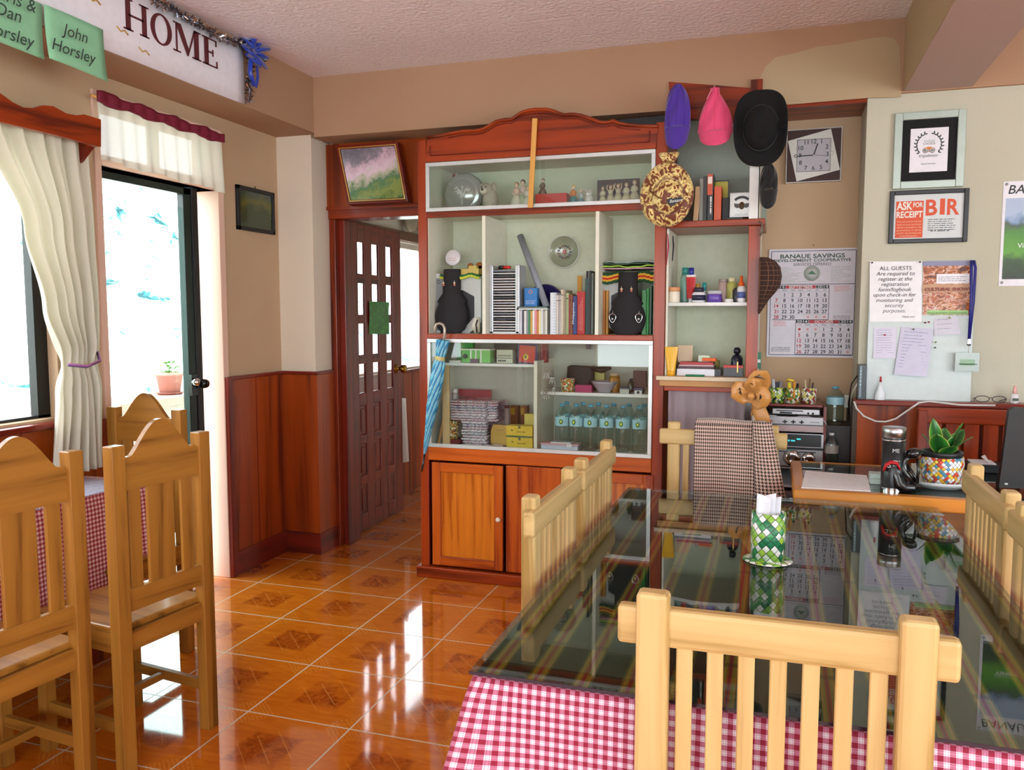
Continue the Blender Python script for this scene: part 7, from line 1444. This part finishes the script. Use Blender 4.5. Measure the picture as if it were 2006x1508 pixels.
# black seated sculpture
p = dp(1771, 962); bx, by = p.x, p.y+.0; EB = P('#0E0D0F', .25, coat=.4); t = thing('seated_figure_sculpture', 'black carved wooden sculpture of a seated figure with a red sash', 'sculpture', (bx, by, ZD)); m = MB()
def sp_(px, py, dy=0): q = W(px, py, 1, by+dy); return q
m.tube([sp_(1750, 905), sp_(1752, 925, -.005), sp_(1760, 948, -.01), sp_(1772, 956, -.01), sp_(1788, 955, -.01), sp_(1797, 950, 0)], [.012, .02, .024, .022, .017, .010], EB, 14)
m.tube([sp_(1745, 952), sp_(1755, 956), sp_(1775, 958), sp_(1792, 957)], [.006, .012, .012, .01], EB, 10)
m.tube([sp_(1750, 905), sp_(1757, 903), sp_(1765, 915), sp_(1775, 930), sp_(1790, 945)], [.006, .010, .012, .013, .012], EB, 10)
m.tube([sp_(1778, 950, .0), sp_(1772, 930, .01), sp_(1768, 912, .01), sp_(1773, 900, .01), sp_(1783, 892, .005)], [.016, .019, .019, .012, .008], EB, 14)
m.tube([sp_(1770, 903, .01), sp_(1760, 885, 0), sp_(1752, 866, 0), sp_(1746, 880, -.01), sp_(1744, 905, -.01)], [.007, .006, .005, .005, .004], EB, 8)
m.tube([sp_(1776, 908, .01), sp_(1790, 930, -.01), sp_(1797, 945, -.01)], [.006, .006, .006], EB, 8); m.tube([sp_(1797, 946, -.01), sp_(1799, 920, -.01), sp_(1797, 898, 0)], [.006, .005, .006], EB, 8)
m.ell(sp_(1789, 888), (.027, .022, .020), EB, 18, 12, R=Matrix.Rotation(-.3, 3, 'Y')); m.ell(sp_(1797, 885), (.014, .012, .012), EB, 12, 8); m.build('figure', t)
m = MB(); m.tube([sp_(1731, 922, -.02), sp_(1736, 910, -.025), sp_(1745, 905, -.028), sp_(1757, 907, -.028), sp_(1763, 920, -.02)], [.008, .010, .010, .010, .006], P('#C01A20', .6), 10, flat=.6); m.build('sash', t)
# woven pot with plant in a white dish
p = dp(1848, 962); px_, py_ = p.x, p.y+.06; t = thing('potted_plant', 'variegated leafy plant in a colourful woven pot on the desk', 'potted plant', (px_, py_, ZD)); rr = .075
m = MB(); h = W(1848, 900, 1, py_-.07).z-ZD; m.lathe((px_, py_, ZD+.02), [(rr*.82, 0), (rr*.98, h*.3), (rr*1.05, h*.65), (rr*1.0, h*.86), (rr*.94, h*.86), (rr*.8, .006)], WV_MULTI, 32); m.build('woven_cover', t)
m = MB(); m.lathe((px_, py_, ZD+.02), [(rr*.9, h*.8), (rr*.98, h*.95), (rr*.98, h*1.02), (rr*.88, h*1.02), (rr*.85, h*.85), (0, h*.85)], P('#1E2428', .4), 28); m.build('inner_pot', t)
n = NT('variegated_leaf'); s_ = n.node('ShaderNodeSeparateXYZ'); n.t.links.new(n.coord('UV'), s_.inputs[0]); e_ = n.math('ABSOLUTE', n.math('SUBTRACT', s_.outputs[0], .5)); nz = n.math('MULTIPLY', n.noise(n.coord('UV', scale=(3, 12, 1)), 3, 3), .15)
n.set(color=n.ramp(n.math('ADD', e_, nz), [(.2, '#1E5A24'), (.44, '#3A8A30'), (.5, '#4E9A38'), (.53, '#B8C060')]), rough=.35)
def leaf(a, ln_, wd, up, bend):
    ln_ *= 1.12; wd *= 1.3
    d = Vector((math.cos(a), math.sin(a), 0)); sd = Vector((-math.sin(a), math.cos(a), 0)); o = Vector((px_, py_, ZD+.02+h*.88)); m = MB()
    m.grid(lambda u, v: o+d*(.018+ln_*v*bend)+Vector((0, 0, 1))*(ln_*v*up-.25*ln_*bend*v*v)+sd*((u-.5)*2*wd*(math.sin(PI*min(1, v*.92+.08))**.8))+d*(-abs(u-.5)*.3*wd), 8, 14, n.m); m.build('leaf', t)
for a, l, w_, up, b in ((3.3, .14, .022, .25, .95), (2.9, .10, .024, .8, .5), (2.2, .13, .026, 1.0, .25), (4.3, .12, .028, .8, .5), (5.0, .10, .026, .6, .65), (1.3, .11, .024, .9, .35), (.6, .14, .030, .75, .55), (5.9, .13, .030, .7, .6), (.0, .13, .026, .95, .35), (3.8, .09, .026, .9, .3), (5.5, .08, .024, .95, .3)): leaf(a, l, w_, up, b)
m = MB(); m.lathe((px_, py_, ZD), [(.05, 0), (.06, .002), (.095, .018), (.118, .034), (.113, .034), (.07, .012), (0, .010)], P('#D8DCDC', .25), 36, scale=(1.1, .85)); m.build('white_dish', label='white oval dish under the colourful woven pot', cat='dish')
m = MB()
for k, (a, b) in enumerate(((1704, 1732),)): pass
q0, q1 = dp(1704, 948), dp(1733, 950)
for k in range(2): m = MB(); m.box(q0.x, q1.x, q0.y, q0.y+.06, ZD+k*.021, ZD+.0205+k*.021, P('#B8C8C0', .35)); m.build('pale_box', label=('lower' if k == 0 else 'upper')+' of two stacked pale green boxes between the paper and the flask', cat='box', group='stacked pale boxes on the desk', bevel=.002)
m = MB(); z = ZD
p = dp(1800, 938); m.box(p.x-.02, p.x+.0, p.y+.05, p.y+.08, ZD, ZD+.05, P('#D8D0C0', .4)); m.build('small_white_box', label='small cream box behind the black sculpture', cat='box')
# laptop and papers at the right edge
p = dp(1950, 958); lx0 = wx(1968, 3.42, 880); t = thing('monitor', 'black screen seen from behind at the right picture edge', 'monitor', (lx0+.2, 3.45, ZD)); m = MB(); zt_ = wz(1985, 798, 3.42); zlo = wz(1965, 955, 3.42); m.prism([Vector((lx0-.012, 3.42, zlo)), Vector((lx0+.42, 3.42, zlo)), Vector((lx0+.42, 3.42, zt_-.02)), Vector((lx0+.025, 3.42, zt_)), Vector((lx0+.008, 3.42, zt_-.012))], (0, .03, 0), P('#0C0C10', .5)); m.build('housing', t, bevel=.006); m = MB(); m.box(lx0+.15, lx0+.3, 3.42, 3.52, ZD, ZD+.012, BLACK); m.box(lx0+.2, lx0+.25, 3.44, 3.47, ZD, zlo+.03, BLACK); m.build('base', t); m = MB(); m.box(lx0+.006, lx0+.016, 3.418, 3.42, zlo+.012, zlo+.018, P('#D8D8D8', .3)); m.build('button', t)
m = MB(); p0, p1 = dp(1895, 925), dp(1965, 945); m.box(p0.x, p1.x+.05, p0.y, p0.y+.12, ZD, ZD+.035, P('#1A1A20', .4)); m.build('black_case', label='black case lying on the desk left of the screen', cat='case', bevel=.004)
m = MB(); m.box(p0.x+.02, p1.x+.02, p0.y+.01, p0.y+.11, ZD+.0352, ZD+.040, PAPER); m.quad((p0.x+.08, p0.y, ZD+.042), (p1.x, p0.y+.02, ZD+.041), (p1.x, p0.y+.12, ZD+.06), (p0.x+.07, p0.y+.1, ZD+.055), PAPER, t=.001); m.build('loose_papers', label='loose white papers lying on the black case', cat='papers')

# ---------------------------------------------------------------- on the long table
p = W(1503, 1108, 2, .76); x_, y_ = p.x, p.y+.05; t = thing('napkin_holder', 'green and white woven napkin holder in the middle of the long table', 'napkin holder', (x_, y_, .76)); r_ = .046; hh = W(1503, 1012, 1, y_-r_).z-.763
m = MB(); m.lathe((x_, y_, .7665), [(r_*.98, 0), (r_*1.02, hh*.5), (r_*1.0, hh), (r_*.93, hh), (r_*.9, .006), (0, .005)], WV_GREEN, 12, scale=(1, .9)); m.build('woven_body', t)
m = MB(); m.lathe((x_, y_, .7603), [(.0, 0), (.06, 0), (.068, .003), (.062, .006), (0, .006)], WV_GREEN, 36, ripple=lambda th, h: .05*math.sin(18*th)); m.build('woven_base', t)
for k in range(3):
    m = MB(); xo = x_+(-.018+.014*k); m.grid(lambda u, v: (xo+(u-.5)*.036+.004*v, y_+.006*math.sin(u*3)+(.008*k-.008), .80+v*(hh+.018-.01*k)+.012*u*(1 if k else -1)*v), 6, 8, P('#ECECF4', .8)); m.build('napkin', t, solid=.004)
# dark thing lying beyond
p = W(1492, 975, 2, .76)
m = MB(); m.ell((p.x+.0, p.y-.03, .768), (.028, .016, .008), P('#12122A', .4), 16, 8); m.build('coin_purse', label='tiny dark blue pouch on the far edge of the glass table', cat='pouch')

# ---------------------------------------------------------------- houndstooth jacket and ribbon on the far chair
xl, xr = W(1364, 835, 1, 3.64).x, W(1500, 835, 1, 3.64).x; xr2 = W(1518, 965, 1, 3.58).x; zT = .988
t = thing('houndstooth_jacket', 'houndstooth wool coat draped over the far slatted chair', 'coat', ((xl+xr)/2, 3.62, .62))
m = MB()
def hj(u, v):
    L_ = .50; s = v*(L_+.1)
    x = xl+(xr-xl)*u + (xr2-xr)*max(0, u-.78)/.22*v
    if s < .05: y = 3.70-s*1.3; z = zT-.0+.004*math.sin(u*6)
    else: y = 3.575-.012*math.sin(u*9+v*3)*v-.02*v-(.02 if u > .8 else 0)*v; z = zT-(s-.05)
    return (x, y, z)
m.grid(hj, 40, 36, HOUND, us=.5, vsc=.62); m.build('front_panel', t, solid=.006)
m = MB(); a = W(1478, 838, 1, 3.56)
m.grid(lambda u, v: (xr-.05+.07*u+(.06*v)*(.4+u), 3.55-.02*math.sin(PI*u)-.01*v, zT+.015-.40*v), 12, 24, HOUND, us=.12, vsc=.42); m.build('sleeve', t, solid=.012)
BOW = NT('amber_satin_ribbon'); BOW.set(color='#C88840', rough=.35, sheen=.3); BOWM = BOW.m
c = W(1473, 778, 1, 3.98); t = thing('ribbon_bow', 'large amber satin ribbon bow with trailing tails hung above the houndstooth coat', 'bow', (c.x, 3.98, c.z-.25))
def P2(px, py, y=3.98): return W(px, py, 1, y)
def ribbon(pts, wdt, name='loop', tw=0):
    m = MB(); P_ = [Vector(p) for p in pts]
    def fn(u, v):
        k = v*(len(P_)-1); i = min(int(k), len(P_)-2); f = k-i; f = f*f*(3-2*f) if 0 else f; p = P_[i].lerp(P_[i+1], f); d = (P_[min(i+1, len(P_)-1)]-P_[i]).normalized(); s = d.cross(Vector((0, 1, 0))).normalized()
        s = (s*math.cos(tw*v)+Vector((0, 1, 0))*math.sin(tw*v)); return p+s*wdt*(u-.5)+Vector((0, .004*math.sin(v*8), 0))
    m.grid(fn, 4, 24, BOWM); m.build(name, t, solid=.002)
ribbon([P2(1470, 770), P2(1478, 745, 3.95), P2(1490, 732, 3.95), P2(1497, 745, 3.97), P2(1488, 768)], .065)
ribbon([P2(1470, 770), P2(1452, 755, 3.96), P2(1441, 768, 3.96), P2(1455, 780, 3.97), P2(1470, 778)], .06)
ribbon([P2(1474, 770), P2(1490, 765, 3.94), P2(1500, 778, 3.94), P2(1490, 792, 3.95), P2(1476, 782)], .06)
ribbon([P2(1465, 768), P2(1468, 752, 3.94), P2(1480, 748, 3.94), P2(1484, 762, 3.95)], .05)
ribbon([P2(1472, 780), P2(1486, 800), P2(1496, 825), P2(1490, 850)], .065, 'tail'); ribbon([P2(1470, 780), P2(1464, 800), P2(1470, 815)], .03, 'tail')
m = MB(); m.ell(P2(1472, 776, 3.96), (.018, .016, .018), BOWM, 14, 8); m.build('knot', t)
m = MB(); m.tube([P2(1466, 790, 3.9), P2(1464, 815, 3.85), P2(1466, 838, 3.8)], .016, HOUND, 8, flat=.4); m.build('bag_strap', label='patterned strap hanging from the amber bow down to the coat', cat='strap')

# ---------------------------------------------------------------- window dressing on the left wall
def YZ(px, py, x): return W(px, py, 0, x)
cx_ = -2.74
yt0, yt1 = YZ(-60, 240, cx_).y, YZ(168, 260, cx_).y; zt_ = YZ(80, 262, cx_).z+.04
tie0, tie1 = YZ(118, 710, cx_).y, YZ(188, 705, cx_).y; ztie = YZ(150, 712, cx_).z
be0, be1 = YZ(103, 900, cx_).y, YZ(203, 900, cx_).y; zb_ = .80
mid = [(zt_, yt0, yt1), (YZ(0, 440, cx_).z, YZ(38, 440, cx_).y, YZ(178, 440, cx_).y), (YZ(0, 600, cx_).z, YZ(80, 600, cx_).y, YZ(187, 600, cx_).y), (ztie, tie0, tie1), (ztie-.12, YZ(112, 790, cx_).y, YZ(198, 790, cx_).y), (zb_, be0, be1)]
def curt(u, v):
    z = zt_+(zb_-zt_)*v; 
    for (za, a0, a1), (zb2_, b0, b1) in zip(mid, mid[1:]):
        if z >= zb2_-1e-6: f = (za-z)/(za-zb2_); f = f*f*(3-2*f); l, r = a0+(b0-a0)*f, a1+(b1-a1)*f; break
    w_ = r-l; amp = min(.035, .010+.012*.55/max(w_, .1)*.6); pinch = 1-.55*math.exp(-((z-ztie)/.05)**2)
    return (cx_+amp*pinch*(math.sin(u*38+.8*math.sin(v*4))+.45*math.sin(u*67+2)), l+w_*u, z)
t = thing('window_curtain', 'cream curtain tied back beside the left window', 'curtain', (cx_, (be0+be1)/2, zb_)); m = MB(); m.grid(curt, 150, 70, CURT); m.build('curtain_cloth', t, solid=.0015)
m = MB(); pts = [Vector((cx_+.045, tie0-.005, ztie)), Vector((cx_+.06, (tie0*.6+tie1*.4), ztie-.012)), Vector((cx_+.055, tie1*.8+tie0*.2, ztie+.008)), Vector((cx_+.0, tie1+.01, ztie+.045))]
m.tube(pts, .006, P('#6A4A78', .6), 8); m.tube([p+Vector((.004, 0, .004)) for p in pts], .004, P('#B06AA0', .6), 6); m.build('tieback', t)
# wooden pelmet with a waved top
pxs = [(-160, 150), (-60, 165), (0, 182), (25, 200), (45, 210), (65, 212), (85, 206), (105, 208), (130, 222), (150, 226), (165, 224), (198, 234)]
xp_ = XL+.19
tp = [YZ(a, b, xp_) for a, b in pxs]; bt = [YZ(198, 288, xp_), YZ(100, 262, xp_), YZ(-160, 200, xp_)]
m = MB(); m.prism([tp[-1]]+[p for p in reversed(tp[:-1])]+[bt[2], bt[1], bt[0]], (-.02, 0, 0), W_CAB[1]); t = thing('pelmet', 'wooden pelmet with a waved top edge above the left window', 'pelmet', (xp_, tp[-1].y, bt[0].z)); m.build('front_board', t, bevel=.004)
e = bt[0]; m = MB(); m.box(XL+.002, xp_-.02, e.y-.022, e.y-.002, e.z, tp[-1].z-.01, W_CAB[2]); m.build('end_board', t)
m = MB(); m.prism([Vector((XL, e.y-.02, e.z)), Vector((XL, e.y-.02, e.z-.2)), Vector((XL+.03, e.y-.02, e.z-.12)), Vector((xp_-.03, e.y-.02, e.z))], (0, .016, 0), W_DARK[2]); m.build('bracket', t)
m = MB(); m.tube([(cx_, -1.0, zt_+.0), (cx_, e.y-.03, zt_+.0)], .01, W_LATH, 8); m.build('rod', t)
# lace just above pelmet
m = MB(); lz = [p.z for p in tp]; m.grid(lambda u, v: (XL+.02, YZ(-60, 0, XL).y*0+1.6+1.05*u, tp[2].z+.18+.02*math.sin(u*30)*v-.25*v), 30, 4, SHEER); 
# sheer valance over the door
x_ = XL+.05; p0, p1 = YZ(190, 190, x_), YZ(433, 272, x_); q0, q1 = YZ(190, 312, x_), YZ(440, 378, x_)
t = thing('door_valance', 'short sheer white valance with maroon heading over the left door', 'valance', (x_, (p0.y+p1.y)/2, q0.z))
m = MB(); m.grid(lambda u, v: (x_+.006*math.sin(u*60)*(.4+v)+.012*v, p0.y+(p1.y-p0.y)*u+.012*v*(u-.3), p0.z+(p1.z-p0.z)*u+((q0.z+(q1.z-q0.z)*u)-(p0.z+(p1.z-p0.z)*u))*v+.006*math.sin(u*18)*v), 120, 10, SHEER); m.build('valance_cloth', t)
m = MB(); m.grid(lambda u, v: (x_+.012+.008*math.sin(u*70)*.5, p0.y-.01+(p1.y-p0.y+.015)*u, p0.z+.025+(p1.z-p0.z)*u-.05*v+.006*math.sin(u*25+v*2)), 100, 4, P('#7A1430', .7)); m.build('heading', t, solid=.012)
m = MB(); m.tube([(x_, p0.y-.03, p0.z+.0), (x_, p1.y+.02, p1.z+.0)], .006, W_LATH, 8); m.build('rod', t)
# banner along the beam
bxx = -2.566; q = [W(a, b, 0, bxx) for a, b in ((478, 205), (480, 95), (230, 90), (-60, -20))]
yb1 = q[0].y; zb0 = q[0].z; ztp = q[1].z; yb0 = 1.15
t = thing('banner', 'long white paper banner on the beam reading HOME in dark red', 'banner', (bxx, (yb0+yb1)/2, zb0)); m = MB(); m.grid(lambda u, v: (bxx+.003+.002*math.sin(u*20), yb0+(yb1-yb0)*u, zb0+(ztp-zb0)*v), 40, 3, PAPER); m.build('sheet', t, solid=.001)
MR = P('#5A1A22', .6); m = MB()
def gl(y0, w_, shapes):   # letters drawn in a unit box (0..w,0..1), serif style
    m = MB()
    for s in shapes: m.prism([Vector((bxx+.006, y0+a*w_, zl0+b*lh_)) for a, b in s], (.0015, 0, 0), MR)
    m.build('letter', t)
hp = [W(a, b, 0, bxx) for a, b in ((240, 55), (420, 130), (425, 95), (250, 8))]
zl0 = W(330, 94.5, 0, bxx).z; lh_ = W(330, 37, 0, bxx).z-zl0
def R4(a, b, c, d): return [(a, b), (c, b), (c, d), (a, d)]
Hs = [R4(.1, 0, .26, 1), R4(.64, 0, .80, 1), R4(.2, .46, .7, .53)]+[R4(a, b, a+.32, b+.05) for a in (.02, .56) for b in (0, .95)]
Es = [R4(.1, 0, .26, 1), R4(.02, 0, .62, .05), R4(.02, .95, .6, 1), R4(.2, .47, .46, .53), R4(.57, 0, .62, .25), R4(.55, .78, .6, 1), R4(.42, .38, .46, .62)]
Ms = [R4(.1, 0, .15, 1), R4(.74, 0, .9, 1), [(.1, 1), (.28, 1), (.56, .18), (.48, 0)], [(.48, 0), (.52, 0), (.80, 1), (.74, 1)], R4(.0, 0, .26, .05), R4(.66, 0, .98, .05), R4(.02, .95, .2, 1), R4(.8, .95, .98, 1)]
Os = []
for k in range(28):
    a, b = 2*PI*k/28, 2*PI*(k+1)/28; Os.append([(.45+.45*math.cos(a), .5+.52*math.sin(a)), (.45+.45*math.cos(b), .5+.52*math.sin(b)), (.45+.27*math.cos(b), .5+.46*math.sin(b)), (.45+.27*math.cos(a), .5+.46*math.sin(a))])
for ch, pa, pb, uw in ((Hs, 238, 290, .88), (Os, 293, 335, .9), (Ms, 337, 392, .98), (Es, 394, 424, .62)): ya, yb_ = W(pa, 60+(pa-270)*.45, 0, bxx).y, W(pb, 60+(pb-270)*.45, 0, bxx).y; gl(ya, (yb_-ya)/uw, ch)
m = MB(); GD = P('#C8A050', .5)
for px, py in ((240, 60), (282, 100), (185, 0)): p = W(px, py, 0, bxx+.006); m.tube([p+Vector((0, -.03, .008)), p+Vector((.001, -.01, -.006)), p+Vector((.001, .01, .004)), p+Vector((0, .03, -.008))], .003, GD, 6)
m.build('gold_squiggle', t)
# green name cards
def card(name, label, pts, lines, x=bxx+.03):
    v4 = [W(a, b, 0, x) for a, b in pts]; t = thing(name, label, 'paper card', (x, (v4[0].y+v4[1].y)/2, v4[3].z)); m = MB()
    m.grid(lambda u, v: Vector(v4[0].lerp(v4[1], u).lerp(v4[3].lerp(v4[2], u), v))+Vector((.02*v*v+.004*math.sin(u*4), 0, 0)), 8, 8, P('#8ECBA0', .75)); m.build('sheet', t, solid=.0008); r = (v4[1]-v4[0]); r.x = 0
    for s, px, py, wpx, sz in lines:
        o = W(px, py, 0, x+.026); m = MB(); m.text(s, o, (0, r.y, 0), (0, 0, 1), sz, P('#2E3E3A', .6), shear=.28, ext=.002); m.build('lettering', t)
card('name_card', 'green name card hanging right, over the banner above the door', [(86, 8), (203, 58), (205, 161), (88, 115)], [('John', 146, 76, 0, .062), ('Horsley', 146, 112, 0, .062)])
card('name_card', 'green name card cut off by the left picture edge', [(-70, -58), (84, 8), (80, 118), (-70, 62)], [('Chris &', 24, 8, 0, .062), ('Dan', 16, 36, 0, .062), ('Horsley', 18, 78, 0, .062)])
# tinsel along the top and the blue bow
n_t = 700; t = None; m = MB(); TI = [P('#C8CCD4', .15, 1.0), P('#8A90A0', .2, 1.0), P('#B8A090', .2, 1.0)]
path = [W(300, -35, 0, bxx+.02), W(370, 2, 0, bxx+.02), W(440, 55, 0, bxx+.02), W(490, 82, 0, bxx+.02), W(492, 110, 0, bxx+.02), W(488, 200, 0, bxx+.02)]
path[0].z = path[1].z = ZC-.03; path[2].z = ZC-.05
rt = random.Random(5); seg = [(path[i], path[i+1]) for i in range(5)]; lens = [(b-a).length for a, b in seg]; tot = sum(lens)
for k in range(n_t):
    s = rt.random()*tot
    for (a, b), l in zip(seg, lens):
        if s <= l: break
        s -= l
    p = a.lerp(b, s/l); d = Vector((rt.uniform(-.6, 1), rt.uniform(-1, 1), rt.uniform(-1, 1))).normalized()*rt.uniform(.015, .034); w_ = Vector((rt.uniform(-1, 1), rt.uniform(-1, 1), rt.uniform(-1, 1))).normalized()*.0035
    m.add([p-w_, p+w_, p+d+w_, p+d-w_], [(0, 1, 2, 3)], TI[k % 3])
for a, b in seg: m.tube([a, b], .004, TI[1], 6)
m.build('tinsel_garland', label='silver tinsel garland running along the top of the banner', cat='garland')
c = W(495, 100, 0, bxx+.03); BB = P('#1438B0', .3, sheen=.4); t = thing('blue_bow', 'royal blue ribbon bow at the right end of the banner', 'bow', c-Vector((0, 0, .18)))
m = MB()
for k in range(9):
    a = k*2*PI/9; r1 = .07; pts = [c, c+Vector((.02, r1*math.cos(a)-.01, r1*math.sin(a)*.8+.02)), c+Vector((.035, r1*1.1*math.cos(a+.35), r1*1.0*math.sin(a+.35))), c+Vector((.01, .4*r1*math.cos(a+.6), .4*r1*math.sin(a+.6)))]
    m.tube(pts, [.016, .032, .03, .016], BB, 8, flat=.35)
m.build('loop', t); m = MB()
for dy, dd in ((-.035, -.02), (.02, .015)): m.tube([c, c+Vector((.01, dy, -.06)), c+Vector((.01, dy+dd*.3, -.12)), c+Vector((.01, dy*.2, -.175))], .012, BB, 8, flat=.3)
m.build('tail', t)
